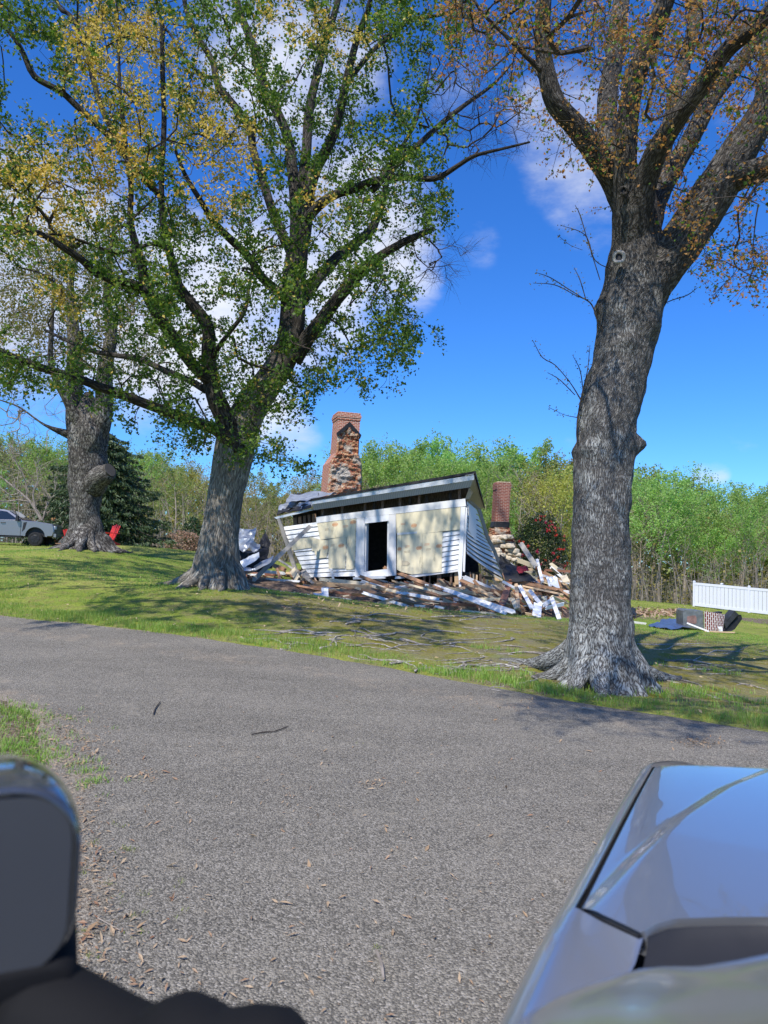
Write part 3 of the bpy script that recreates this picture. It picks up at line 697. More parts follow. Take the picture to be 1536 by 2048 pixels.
# ===== right-hand maple, close to the driveway (about 9.4 m away)
T = Tree(9.4); YB = 9.4
bk = lambda sd: bark_disp(.055, 16, 5, .05, 2.4, sd)
def knobs(L, th, v, P):
    for (kx, ky, r, a) in ((1276, 888, .10, .20), (1190, 615, .12, .10), (1165, 905, .10, .07), (1250, 690, .10, .07), (1330, 520, .14, .10), (1290, 660, .12, .05)):
        c = at(kx, ky, 9.2 if 1180 < kx < 1270 else YB)
        # surface points of this ring in the photo plane
        x = P[0] + v * np.cos(th); d2 = ((x - c[0]) / r) ** 2 + ((P[2] - c[2]) / r) ** 2
        v = v + a * np.exp(-d2)
    g = terr(P[0], P[1]); hgt = max(0.0, P[2] - g)
    fl = math.exp(-hgt / .30)
    v = v * (1 + fl * (.42 + .26 * np.cos(th * 5 + .6) + .16 * np.cos(th * 8 + 2) + .08 * np.cos(th * 13))) * (1 + .12 * math.exp(-hgt / .9))
    return v
T.limb([(1206, 1402, YB, 118), (1205, 1330, YB, 122), (1206, 1250, YB, 114), (1206, 1150, YB, 110), (1208, 1000, YB, 111), (1211, 900, YB, 115), (1222, 800, YB, 118), (1240, 700, YB, 114), (1256, 620, YB, 128), (1266, 550, YB, 118), (1270, 480, YB, 98), (1272, 400, YB, 84), (1274, 350, YB, 60)],
       72, bark_disp(.055, 16, 5, .05, 2.2, 3, knobs), .045, .8)
T.limb([(1262, 575, 9.45, 44), (1268, 450, 9.4, 66), (1240, 375, 9.35, 58), (1209, 330, 9.2, 50), (1155, 258, 8.9, 44), (1112, 207, 8.7, 40), (1093, 137, 8.6, 36), (1086, 59, 8.5, 33), (1088, 0, 8.4, 31)], 20, bk(11), .07)
T.limb([(1236, 372, 9.5, 50), (1219, 290, 9.8, 44), (1215, 195, 10.2, 40), (1227, 117, 10.5, 38), (1237, 59, 10.7, 36), (1245, 0, 10.9, 33)], 20, bk(12), .07)
T.limb([(1262, 575, 9.45, 44), (1262, 470, 9.25, 66), (1250, 380, 9.05, 52), (1250, 300, 8.9, 46), (1254, 234, 8.8, 44), (1268, 156, 8.6, 42), (1299, 78, 8.4, 40), (1330, 0, 8.2, 36)], 20, bk(13), .07)
T.limb([(1262, 575, 9.45, 44), (1270, 450, 9.2, 70), (1290, 365, 8.9, 54), (1313, 305, 8.6, 46), (1358, 234, 8.2, 40), (1405, 172, 7.9, 38), (1455, 101, 7.6, 36), (1536, 28, 7.2, 33)], 20, bk(14), .07)
T.limb([(1262, 575, 9.45, 44), (1290, 470, 9.5, 60), (1316, 395, 9.6, 46), (1344, 336, 9.7, 40), (1385, 266, 9.8, 37), (1420, 205, 9.9, 34), (1462, 150, 10, 30), (1520, 70, 10.2, 26), (1560, 0, 10.4, 22)], 18, bk(15), .07)
T.limb([(1300, 430, 9.9, 50), (1322, 330, 10.6, 34), (1342, 234, 11.3, 28), (1362, 148, 11.8, 27), (1385, 59, 12.3, 26), (1394, 0, 12.7, 24)], 16, bk(16), .08)
T.limb([(1258, 670, 9.45, 70), (1280, 595, 9.4, 96), (1320, 540, 9.35, 96), (1372, 480, 9.25, 88), (1424, 400, 9.1, 86), (1470, 325, 9.0, 76), (1508, 262, 8.9, 66), (1545, 190, 8.8, 56), (1600, 100, 8.7, 46), (1660, -20, 8.6, 36)], 30, bk(17), .06)
T.limb([(1465, 360, 9.0, 56), (1510, 340, 8.7, 46), (1570, 322, 8.4, 42), (1680, 290, 8.0, 34), (1800, 230, 7.7, 24), (1900, 160, 7.5, 12)], 16, bk(18), .08)
T.limb([(1490, 300, 9.0, 40), (1515, 220, 9.3, 30), (1528, 140, 9.6, 26), (1540, 40, 10, 22), (1560, -80, 10.4, 14)], 14, bk(19), .08)
T.limb([(1094, 150, 8.6, 16), (1060, 120, 8.5, 10), (1010, 70, 8.3, 8), (960, 20, 8.2, 6), (920, -60, 8.1, 4)], 8, None, .1)
T.limb([(1118, 215, 8.7, 10), (1070, 140, 8.9, 6), (1030, 60, 9.1, 5), (1000, -20, 9.3, 3)], 6, None, .1)
TC = at(1205, 1385, YB); g0 = terr(TC[0], YB)
for k, (px, py, r) in enumerate([(1005, 1318, .17), (1062, 1352, .14), (1125, 1383, .15), (1195, 1397, .16), (1262, 1392, .15), (1318, 1372, .13), (1368, 1355, .13), (1110, 1330, .14), (1320, 1340, .12)]):
    e = atg(px, py); d = (e - TC); d[2] = 0; d /= np.linalg.norm(d) + 1e-9
    root_run(T.tr, (TC[0] + d[0] * .16, YB + d[1] * .16, g0), (px, py), r, 14, .6, k, .62)
RP = [(870, -420), (900, 60), (925, 190), (960, 170), (1000, 250), (1075, 250), (1075, 330), (1110, 400), (1150, 360), (1220, 470), (1240, 330), (1330, 420), (1350, 500), (1405, 600), (1470, 590), (1536, 590), (1900, 620), (2150, 250), (2100, -420)]
def rdens(x, y): return np.clip(np.where(y < 110, 1.0, np.where(y < 260, .62, .34)) * np.where((x > 1060) & (x < 1180) & (y > 110) & (y < 330), .35, 1) * np.where(x > 1536, .5, 1) * np.where(y < 0, .55, 1), 0, 1)
A = np.vstack([sample(RP, 1000, lambda x, y: 9.4 + rng.uniform(-1, 1) * (3.4 if y < 250 else 2.0), rdens), np.stack([rng.uniform(-1.0, 2.6, 300), rng.uniform(1.0, 3.2, 300), rng.uniform(7.4, 9.2, 300)], -1)])  # second box of points is unseen crown, added to shade the driveway edge
T.fill(A, .028, .0045, .28, .08)
L, Dd, own = T.twigs(range(len(A)), 3, .34, .003)
rt = thing('maple_tree', (TC[0], YB, g0), 'large grey-barked maple with rusty new leaves standing right beside the driveway', 'tree', 'old maples on the lawn')
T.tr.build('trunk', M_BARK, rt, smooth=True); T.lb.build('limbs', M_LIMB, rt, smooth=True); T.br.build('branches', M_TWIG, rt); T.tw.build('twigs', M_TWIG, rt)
n = 3
kp = rng.uniform(0, 1, len(L)) < .8; L = L[kp]
LP = np.repeat(L, n, 0) + rng.normal(size=(len(L) * n, 3)) * .038; x_, y_ = pxy(LP)
isg = rng.uniform(0, 1, len(LP)) < .22
link('foliage', leaf_mesh('foliage', LP[~isg], rng.uniform(.025, .060, (~isg).sum()), SH_MAPLE[::1], M_RUST, (0, 0, .4), (.8, 1.0)), rt).location = -wloc(rt)
link('green_leaves', leaf_mesh('green_leaves', LP[isg], rng.uniform(.03, .06, isg.sum()), SH_MAPLE, M_LEAF, (0, 0, .4)), rt).location = -wloc(rt)
# pruning scars
for (px, py, r, Yk) in ((1238, 514, .072, 8.98), (1247, 381, .05, 8.82)):
    mb = MB(); c = at(px, py, Yk); ax = np.array((-.25, -1, -.02)); ax /= np.linalg.norm(ax)
    u = np.cross(ax, (0, 0, 1)); u /= np.linalg.norm(u); v = np.cross(u, ax)
    ring = [c + r * (math.cos(a) * u * .85 + math.sin(a) * v) + ax * .012 * math.sin(3 * a) for a in np.linspace(0, 2 * math.pi, 25)]
    mb.tube(ring, .022 if r > .06 else .017, 8, bark_disp(.15, 20, 20, 0, 1, 2), cap=False)
    k = mb.build('healed_scar', M_BARK if r < .06 else simple('callus_bark', (.36, .33, .295), .8, var=.3), rt, smooth=True)
    mb = MB(); mb.prism([c + .75 * r * (math.cos(a) * u * .85 + math.sin(a) * v) - ax * .02 for a in np.linspace(0, 2 * math.pi, 17)[:-1]], -ax * .06); mb.build('hollow', M_BLACK, k, origin=wloc(k))
# thin shoots sprouting from the left side of the trunk
SP = []
for rows in ([(1212, 680, 2), (1196, 640, 3), (1180, 605, 3), (1150, 590, 2), (1110, 570, 2), (1066, 566, 1)], [(1180, 605, 2), (1140, 580, 2), (1100, 555, 2), (1072, 545, 1)], [(1172, 600, 2), (1160, 560, 2), (1148, 535, 1)],
             [(1160, 910, 3), (1154, 870, 4), (1158, 820, 3), (1166, 780, 3), (1175, 740, 2), (1180, 690, 1)], [(1162, 800, 3), (1140, 765, 2), (1110, 730, 2), (1085, 715, 2), (1065, 680, 1)], [(1150, 790, 2), (1120, 760, 2), (1095, 745, 1)],
             [(1166, 780, 2), (1160, 740, 2), (1146, 712, 1)], [(1155, 835, 2), (1130, 830, 1), (1098, 815, 1)], [(1225, 540, 2), (1190, 520, 2), (1170, 470, 2), (1120, 450, 1)], [(1200, 560, 2), (1175, 480, 2), (1160, 430, 2), (1150, 410, 1)],
             [(1165, 500, 1), (1140, 490, 1), (1115, 470, 1)], [(1322, 610, 2), (1345, 600, 2), (1375, 590, 2), (1395, 575, 1)], [(1400, 530, 2), (1440, 520, 2), (1490, 545, 2), (1530, 560, 1)], [(1420, 500, 2), (1470, 490, 2), (1536, 470, 1)]):
    mb = MB(); C = catmull([list(at(a, b, 9.25)) + [w * .5 * 9.3 / F] for a, b, w in rows], .05); mb.tube(C[:, :3], np.maximum(C[:, 3], .002), 4, cap=False); mb.build('shoot', M_TWIG, rt)
    for q in C[len(C) // 4:, :3]: SP += [q + rng.normal(size=3) * .03 for _ in range(3)]
link('shoot_leaves', leaf_mesh('shoot_leaves', SP, rng.uniform(.02, .045, len(SP)), SH_LEAF, leafmat('olive_bud', [(.16, .15, .05), (.22, .18, .08), (.13, .13, .05), (.18, .14, .07)]), (0, 0, .2)), rt).location = -wloc(rt)
# surface roots snaking over the mossy ground
RR = random.Random(4)
RL = [(530, 1283, 690, 1262), (560, 1262, 720, 1275), (640, 1300, 700, 1265), (690, 1290, 850, 1300), (620, 1270, 830, 1268), (720, 1310, 860, 1338), (780, 1330, 990, 1322), (700, 1240, 900, 1246), (880, 1310, 1010, 1300), (830, 1345, 960, 1325), (860, 1262, 1000, 1270), (900, 1290, 1060, 1275), (940, 1330, 1100, 1345), (960, 1312, 1090, 1318), (900, 1350, 1040, 1330), (720, 1256, 820, 1290), (800, 1280, 960, 1305), (660, 1245, 760, 1238), (950, 1255, 1100, 1262), (1000, 1290, 1100, 1300), (920, 1240, 1040, 1232), (1330, 1320, 1470, 1330), (1350, 1345, 1500, 1350), (1400, 1310, 1536, 1300), (1360, 1360, 1440, 1400), (1300, 1300, 1420, 1290), (1450, 1370, 1560, 1380), (560, 1300, 640, 1285), (1090, 1335, 930, 1345), (1060, 1330, 890, 1322), (1070, 1345, 1000, 1385), (480, 1275, 600, 1290), (760, 1300, 900, 1285), (850, 1330, 1010, 1345)]
RL += [(a + RR.uniform(-60, 60), b + RR.uniform(-14, 14), c + RR.uniform(-60, 60), d + RR.uniform(-10, 10)) for a, b, c, d in RL[:28]]
for (x0, y0, x1, y1) in RL:
    a, b = atg(x0, y0), atg(x1, y1); n = 22; pts = []; ph = RR.uniform(0, 6); am = RR.uniform(.06, .2)
    sd = np.array((-(b - a)[1], (b - a)[0], 0)); sd /= np.linalg.norm(sd) + 1e-9; r0 = RR.uniform(.006, .017)
    for i in range(n + 1):
        u = i / n; q = a + (b - a) * u + sd * am * math.sin(ph + u * RR.uniform(6, 7.5)) * min(1, u * 4)
        pts.append((q[0], q[1], terr(q[0], q[1]) + r0 * (-.25 + 1.1 * math.sin(ph * 2 + u * 9)) + .010))
    mb = MB(); mb.tube(pts, r0 * np.linspace(1.2, .45, n + 1), 7, bark_disp(.2, 30, 8, .15, 8, 3)); mb.build('root', M_ROOT, rt, smooth=True)

# ===== middle maple (about 17 m away)
T = Tree(17); YB = 17.0
bk = lambda sd: bark_disp(.06, 9, 3, .05, 1.6, sd)
def flare(L, th, v, P):
    h = max(0.0, P[2] - terr(P[0], P[1])); fl = math.exp(-h / .35)
    return v * (1 + fl * (.22 + .22 * np.cos(th * 5 + 1.6) + .12 * np.cos(th * 9)))
T.limb([(436, 1190, YB, 104), (437, 1150, YB, 92), (440, 1100, YB, 78), (450, 1030, YB, 72), (462, 950, YB, 74), (474, 885, YB, 78), (498, 815, YB, 66), (541, 755, YB, 58), (572, 698, YB, 54), (586, 640, YB, 50), (588, 586, YB, 50), (593, 531, YB, 46), (600, 476, YB, 42), (612, 400, YB, 34), (614, 350, YB, 28)],
       48, bark_disp(.06, 11, 2.2, .05, 1.4, 5, flare), .09, .55)
T.limb([(600, 420, 17, 28), (612, 312, 17.3, 22), (616, 234, 17.6, 20), (632, 156, 17.8, 18), (651, 78, 18, 15), (671, 20, 18.2, 13)], 12, bk(2))
T.limb([(604, 440, 16.9, 30), (628, 345, 16.7, 25), (655, 297, 16.5, 22), (676, 242, 16.3, 19), (694, 156, 16, 17), (710, 90, 15.8, 14), (729, 39, 15.6, 12), (741, 0, 15.4, 10)], 12, bk(3))
T.limb([(594, 480, 17.1, 30), (590, 400, 17.3, 26), (585, 340, 17.5, 23), (578, 285, 17.7, 20), (554, 226, 17.9, 20), (526, 172, 18.2, 19), (507, 98, 18.4, 17), (487, 39, 18.6, 15), (475, 0, 18.8, 13)], 12, bk(4))
T.limb([(585, 720, 17, 40), (612, 680, 16.9, 32), (640, 645, 16.7, 29), (662, 615, 16.6, 27), (703, 565, 16.4, 24), (750, 520, 16.1, 19), (801, 487, 15.9, 15), (840, 469, 15.8, 13), (869, 456, 15.7, 9)], 14, bk(5))
T.limb([(600, 600, 17.1, 32), (634, 558, 17.5, 25), (677, 513, 18, 22), (721, 480, 18.3, 20), (746, 455, 18.5, 18), (765, 402, 18.8, 15), (775, 360, 19, 9), (790, 310, 19.1, 6)], 12, bk(6))
T.limb([(610, 440, 16.9, 24), (655, 398, 16.3, 19), (710, 376, 15.8, 16), (757, 359, 15.4, 14), (811, 355, 15.1, 13), (870, 357, 14.8, 12), (909, 336, 14.6, 10), (948, 312, 14.4, 8), (1007, 297, 14.2, 6), (1060, 284, 14, 4)], 10, bk(7))
T.limb([(760, 360, 15.4, 9), (792, 312, 15.6, 8), (827, 254, 15.7, 7), (838, 220, 15.8, 6), (850, 187, 15.9, 4), (862, 120, 16, 2)], 7)
T.limb([(745, 380, 15.6, 14), (800, 325, 16.2, 12), (874, 254, 16.5, 11), (929, 211, 16.6, 9), (987, 168, 16.8, 6), (1030, 120, 16.9, 3)], 8)
T.limb([(690, 170, 16, 12), (749, 98, 16.2, 10), (792, 66, 16.3, 9), (819, 39, 16.4, 8), (890, 27, 16.5, 6), (925, -8, 16.6, 4)], 8)
T.limb([(838, 250, 15.8, 5), (858, 255, 15.8, 4), (835, 190, 15.9, 3), (880, 190, 16, 2)], 5)
# limbs to the left
T.limb([(474, 900, 16.9, 64), (456, 850, 16.7, 44), (433, 791, 16.5, 36), (420, 735, 16.4, 32), (419, 668, 16.3, 27), (408, 640, 16.2, 26), (384, 609, 16.1, 23), (355, 570, 16, 20), (347, 531, 16, 19), (336, 490, 16, 16), (326, 440, 16, 14), (322, 365, 16, 12), (328, 250, 16, 11), (325, 150, 16, 10), (322, 40, 16, 9)], 16, bk(8))
T.limb([(420, 765, 16.4, 24), (380, 722, 16, 24), (345, 674, 15.6, 25), (312, 622, 15.2, 25), (293, 577, 15, 24), (283, 531, 14.9, 18), (270, 489, 14.8, 16), (260, 440, 14.8, 13), (262, 365, 14.8, 11), (250, 280, 14.8, 9), (240, 180, 14.8, 7), (235, 20, 14.8, 5)], 14, bk(9))
T.limb([(298, 590, 15, 24), (270, 570, 14.8, 20), (228, 558, 14.4, 18), (195, 547, 14, 17), (163, 519, 13.6, 15), (130, 497, 13.3, 14), (91, 472, 13, 12), (33, 455, 12.6, 10), (-20, 450, 12.3, 9), (-150, 400, 11.8, 5)], 12, bk(10))
T.limb([(342, 508, 16, 10), (325, 494, 15.8, 8), (300, 488, 15.6, 8), (270, 500, 15.4, 8), (230, 505, 15.1, 7), (163, 482, 14.7, 6), (114, 469, 14.4, 5), (40, 470, 14, 4)], 7)
T.limb([(474, 888, 16.8, 40), (440, 862, 16.4, 28), (420, 855, 16.2, 24), (374, 837, 15.8, 21), (309, 814, 15.3, 20), (260, 796, 14.9, 19), (195, 772, 14.5, 18), (156, 757, 14.2, 17), (81, 735, 13.7, 16), (33, 717, 13.4, 15), (-10, 697, 13.1, 14), (-120, 640, 12.5, 10), (-260, 560, 12, 5)], 14, bk(11))
T.limb([(412, 780, 16.5, 16), (370, 757, 16.8, 13), (326, 739, 17.2, 13), (277, 717, 17.6, 12), (228, 710, 18, 10), (170, 697, 18.4, 8), (90, 660, 18.9, 5)], 10, bk(12))
T.limb([(424, 720, 16.4, 12), (440, 690, 16, 10), (470, 650, 15.8, 9), (490, 620, 15.7, 8), (500, 560, 15.6, 6), (510, 500, 15.5, 4)], 8)
T.limb([(588, 610, 16.9, 26), (545, 575, 16.6, 20), (520, 549, 16.4, 18), (498, 513, 16.2, 17), (455, 473, 15.9, 16), (425, 440, 15.7, 13), (400, 400, 15.5, 11), (370, 350, 15.3, 9), (350, 300, 15.2, 6)], 12, bk(13))
T.limb([(580, 500, 17.2, 22), (545, 420, 17.6, 18), (520, 344, 18, 16), (507, 297, 18.2, 16), (499, 252, 18.3, 16), (467, 211, 18.5, 16), (437, 171, 18.6, 15), (425, 124, 18.7, 13), (401, 84, 18.8, 12), (383, 47, 18.9, 11), (368, 0, 19, 9)], 12, bk(14))
T.limb([(330, 400, 16, 12), (277, 346, 15.6, 14), (233, 288, 15.3, 14), (193, 248, 15.1, 14), (146, 204, 14.9, 13), (120, 182, 14.8, 13), (69, 153, 14.6, 13), (47, 109, 14.5, 11), (26, 73, 14.4, 10), (0, 48, 14.3, 9), (-60, 10, 14.1, 6)], 10, bk(15))
T.limb([(240, 300, 15.3, 11), (205, 220, 15.5, 11), (185, 150, 15.6, 12), (180, 105, 15.7, 11), (164, 66, 15.8, 10), (139, 29, 15.9, 9), (113, 0, 16, 8)], 9, bk(16))
T.limb([(425, 155, 18.7, 8), (405, 150, 18.6, 8), (375, 125, 18.5, 7), (345, 75, 18.4, 6), (320, 30, 18.3, 5)], 7)
TC = at(437, 1172, YB); g0 = terr(TC[0], YB)
for k, (px, py, r) in enumerate([(312, 1168, .20), (350, 1176, .17), (395, 1180, .18), (440, 1183, .18), (490, 1180, .17), (528, 1168, .15), (560, 1160, .10)]):
    e = atg(px, py); d = (e - TC); d[2] = 0; d /= np.linalg.norm(d) + 1e-9
    root_run(T.tr, (TC[0] + d[0] * .20, YB + d[1] * .20, g0), (px, py), r, 12, .6, k, .6)
MP = [(-420, -420), (-420, 740), (0, 775), (90, 800), (240, 830), (330, 890), (430, 890), (500, 935), (612, 945), (606, 905), (560, 880), (662, 815), (795, 770), (745, 740), (850, 690), (885, 640), (830, 600), (905, 575), (850, 500), (905, 420), (880, 330), (930, 250), (900, 150), (930, 60), (960, -60), (900, -420)]
GAP = [(45, 150, 60), (120, 215, 36), (20, 110, 50), (300, 868, 34), (100, 870, 50), (870, 120, 55), (640, 140, 34), (690, 600, 30), (860, 520, 40), (735, 470, 30), (620, 850, 40), (560, 640, 22), (460, 60, 25), (5, 560, 60), (60, 640, 50), (880, 230, 60)]
def mdens(x, y): return np.clip(1 - 1.1 * gb(x, y, GAP), .04, 1) * np.where((y < 0) | (x < 0), .55, 1) * np.where((x < 260) & (y > 520) & (y < 720), .7, 1)
def myf(x, y):
    h = 5.0 * math.sqrt(max(.15, 1 - ((x - 430) / 760) ** 2)) if y < 620 else 3.2
    return (16.2 if x > 250 else 15.2) + rng.uniform(-1, 1) * h * .85
A = sample(MP, 1950, myf, mdens)
A = np.vstack([A, np.stack([rng.uniform(-8.5, -1.5, 190), rng.uniform(5.5, 8.6, 190), rng.uniform(8.6, 10.6, 190)], -1)])  # unseen crown part high over the driveway, added to shade the lawn
nl = len(A)
BARE = sample([(850, 100), (1060, 180), (1075, 290), (1000, 330), (905, 345), (860, 250)], 130, lambda x, y: 15.6 + rng.uniform(-1, 1) * 1.2, lambda x, y: 1 + 0 * x)
BARE = np.vstack([BARE, sample([(800, 440), (945, 500), (900, 600), (760, 520)], 50, lambda x, y: 15.9 + rng.uniform(-1, 1) * .8, lambda x, y: 1 + 0 * x)])
T.fill(np.vstack([A, BARE]), .06, .0055, .36, .08)
L, Dd, own = T.twigs(range(nl), 2.15, .40, .004, .1, .12)
T.twigs(range(nl, nl + len(BARE)), 3.5, .45, .003)
rt = thing('maple_tree', (TC[0], YB, g0), 'spreading maple with green leaves and golden seeds left of the ruined house', 'tree', 'old maples on the lawn')
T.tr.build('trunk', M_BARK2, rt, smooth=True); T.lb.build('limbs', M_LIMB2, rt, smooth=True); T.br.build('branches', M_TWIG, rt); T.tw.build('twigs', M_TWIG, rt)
n = 5
LP = np.repeat(L, n, 0) + rng.normal(size=(len(L) * n, 3)) * .075; x_, y_ = pxy(LP)
GOLD = [(240, 170, 90), (330, 130, 70), (160, 350, 100), (60, 380, 80), (440, 320, 80), (180, 60, 60), (560, 30, 50), (250, 250, 80), (30, 330, 60), (640, 400, 36), (100, 420, 60), (700, 90, 45), (90, 560, 50), (130, 610, 45), (300, 60, 60), (430, 380, 50), (640, 60, 36), (380, 200, 70), (470, 290, 50)]
gp = np.clip(gb(x_, y_, GOLD, 1.0) * .9, .05, .75) * (.55 + .9 * (fbm(LP, 1.3, 77, 2) > -.02))
isg = rng.uniform(0, 1, len(LP)) < gp
link('foliage', leaf_mesh('foliage', LP[~isg], rng.uniform(.045, .105, (~isg).sum()), SH_MAPLE, M_LEAF, (0, 0, .5)), rt).location = -wloc(rt)
link('seed_clusters', leaf_mesh('seed_clusters', LP[isg], rng.uniform(.05, .10, isg.sum()), SH_LEAF, M_KEY, (0, 0, .2), (1.3, 1.0)), rt).location = -wloc(rt)
MID = rt
# one dead pale branch hanging across the trunk
mb = MB()
for rows in ([(600, 553, 5), (580, 560, 4), (562, 572, 4), (540, 578, 3), (525, 570, 2)], [(562, 572, 3), (570, 585, 2), (590, 600, 2)], [(540, 578, 2), (520, 585, 1), (500, 575, 1)], [(600, 560, 3), (603, 600, 2), (600, 640, 1)]):
    C = catmull([list(at(a, b, 15.9)) + [w * .5 * 16 / F] for a, b, w in rows], .1); mb.tube(C[:, :3], C[:, 3], 5)
mb.build('dead_branch', M_PALETWIG, rt)

# ===== gnarled old tree at the left (about 28 m away)
T = Tree(28); YB = 28.0
def flare3(L, th, v, P):
    h = max(0.0, P[2] - terr(P[0], P[1])); fl = math.exp(-h / .45)
    return v * (1 + fl * (.85 + .35 * np.cos(th * 5 + 1) + .2 * np.cos(th * 8)))
T.limb([(172, 1108, YB, 80), (172, 1085, YB, 66), (173, 1050, YB, 59), (174, 1000, YB, 60), (177, 950, YB, 66), (177, 915, YB, 68), (176, 880, YB, 76), (175, 850, YB, 72), (176, 825, YB, 52), (176, 800, YB, 30), (176, 785, YB, 12)], 40, bark_disp(.09, 5, 3, .16, 1.5, 9, flare3), .10, .9)
T.limb([(160, 870, 28, 50), (148, 825, 28, 36), (146, 775, 28.1, 32), (149, 700, 28.2, 28), (146, 640, 28.3, 22), (140, 580, 28.4, 15), (150, 520, 28.5, 8)], 14, bk(21), .2)
T.limb([(190, 870, 28, 50), (203, 840, 27.8, 40), (208, 765, 27.6, 34), (214, 715, 27.4, 28), (222, 660, 27.3, 22), (214, 590, 27.2, 16), (220, 520, 27.1, 10), (230, 430, 27, 5)], 14, bk(22), .2)
T.limb([(166, 862, 27.7, 30), (137, 806, 27.2, 18), (114, 765, 26.8, 14), (101, 717, 26.5, 11), (104, 640, 26.3, 8), (110, 560, 26.1, 5)], 10, bk(23), .2)
T.limb([(184, 972, 27.9, 54), (200, 955, 27.6, 46), (212, 946, 27.4, 38), (218, 941, 27.3, 31)], 12, bk(24), .15)
T.limb([(140, 870, 27.8, 22), (90, 850, 27.4, 6), (40, 815, 27.2, 4), (0, 800, 27, 3)], 6, None, .2)
TC = at(172, 1098, YB); g0 = terr(TC[0], YB)
for k, (px, py, r) in enumerate([(82, 1098, .30), (110, 1102, .24), (150, 1104, .25), (190, 1104, .25), (235, 1104, .25), (258, 1102, .22)]):
    e = atg(px, py); d = (e - TC); d[2] = 0; d /= np.linalg.norm(d) + 1e-9
    root_run(T.tr, (TC[0] + d[0] * .3, YB + d[1] * .3, g0), (px, py), r, 10, .6, k, .75)
LP_ = [(-40, 480), (260, 470), (340, 560), (330, 720), (250, 760), (130, 740), (0, 700)]
A = sample(LP_, 260, lambda x, y: 28 + rng.uniform(-1, 1) * 3, lambda x, y: 1 + 0 * x)
B = sample([(-60, 700), (120, 740), (140, 860), (60, 930), (-60, 900)], 90, lambda x, y: 27.5 + rng.uniform(-1, 1) * 1.5, lambda x, y: 1 + 0 * x)
T.fill(np.vstack([A, B]), .08, .009, .5, .08)
L, Dd, own = T.twigs(range(len(A)), 3, .6, .006); T.twigs(range(len(A), len(A) + len(B)), 4, .7, .005)
rt = thing('old_tree', (TC[0], YB, g0), 'gnarled old tree with a swollen lumpy trunk and sawn-off limb, beside the pickup', 'tree', 'old maples on the lawn')
T.tr.build('trunk', M_BARK3, rt, smooth=True); T.lb.build('limbs', M_BARK3, rt, smooth=True); T.br.build('branches', M_PALETWIG, rt); T.tw.build('twigs', M_PALETWIG, rt)
LP = np.repeat(L, 3, 0) + rng.normal(size=(len(L) * 3, 3)) * .14
link('foliage', leaf_mesh('foliage', LP, rng.uniform(.07, .14, len(LP)), SH_LEAF, leafmat('olive_spring_leaf', [(.15, .16, .035), (.22, .21, .05), (.28, .20, .06), (.13, .15, .03)]), (0, 0, .4), (1.4, 1)), rt).location = -wloc(rt)
mb = MB(); c = at(218.5, 940.5, 27.28); ax = np.array((.75, -.3, .35)); ax /= np.linalg.norm(ax); u = np.cross(ax, (0, 0, 1)); u /= np.linalg.norm(u); v = np.cross(u, ax)
mb.prism([c + .27 * (math.cos(a) * u + math.sin(a) * v) for a in np.linspace(0, 2 * math.pi, 15)[:-1]], ax * .05); mb.build('sawn_end', M_BARK3, rt)


# ---------------------------------------------------------------- woods behind the lawn
def small_tree(seed, h, rad, crown0, nbr, nleaf, lsize, mat, lean=.1, tr=.14, bare=.0, up=.9):
    """a slim woodland tree in its own space, foot at the origin: (trunk mesh, crown mesh)"""
    rs = np.random.default_rng(seed); mb = MB(); tips = []
    n = 12; k = np.linspace(0, 1, n); bx = rs.normal() * lean * h * k ** 1.5; by = rs.normal() * lean * h * k ** 1.5
    C = np.stack([bx + .12 * np.sin(k * 6 + seed), by + .1 * np.sin(k * 5 + 2 * seed), k * h * .93], -1); C[0, 2] = -.4
    mb.tube(C, tr * (1 - k * .88), 6, cap=False)
    for b in range(nbr):
        u = crown0 + (1 - crown0) * (b + rs.uniform(0, 1)) / nbr; i = min(n - 2, int(u * (n - 1))); p = C[i] + (C[i + 1] - C[i]) * (u * (n - 1) - i)
        a = b * 2.4 + rs.normal() * .4; prof = math.sin(math.pi * min(1, ((u - crown0) / (1 - crown0) * .86 + .14)) ** .8)
        L = rad * (.35 + .75 * prof) * rs.uniform(.7, 1.15); d = np.array((math.cos(a), math.sin(a), up * rs.uniform(.6, 1.3)))
        e = p + d * L; m = p + d * L * .5 + np.array((0, 0, -.08 * L)); mb.tube([p, m, e], [tr * .35 * (1 - u * .6), tr * .2 * (1 - u * .5), .012], 4, cap=False)
        tips += [(m, L), (e, L), (p + d * L * .75, L)]
        for s in range(3):
            d2 = d + rs.normal(size=3) * .6; q = m + (e - m) * rs.uniform(0, .8); e2 = q + d2 * L * .4; mb.tube([q, e2], [.02, .006], 3, cap=False); tips.append((e2, L))
    tips.append((C[-1], rad)); tips.append((C[-2], rad))
    tm = raw_mesh('trunk', np.vstack(mb.v), [i for f in mb.f for i in f], np.concatenate([[0], np.cumsum([len(f) for f in mb.f])[:-1]])); tm.materials.append(M_WTRUNK)
    per = max(1, int(nleaf / len(tips))); P = np.vstack([t_[0] + rs.normal(size=(per, 3)) * (np.array((.24, .24, .26)) * (.25 + t_[1] * .42)) + np.array((.12, .05, .06)) for t_ in tips])
    cm = leaf_mesh('crown', P, rs.uniform(.6, 1.3, len(P)) * lsize, SH_QUAD, mat, (0, 0, .3), (1, .55))
    return tm, cm
PH = {}
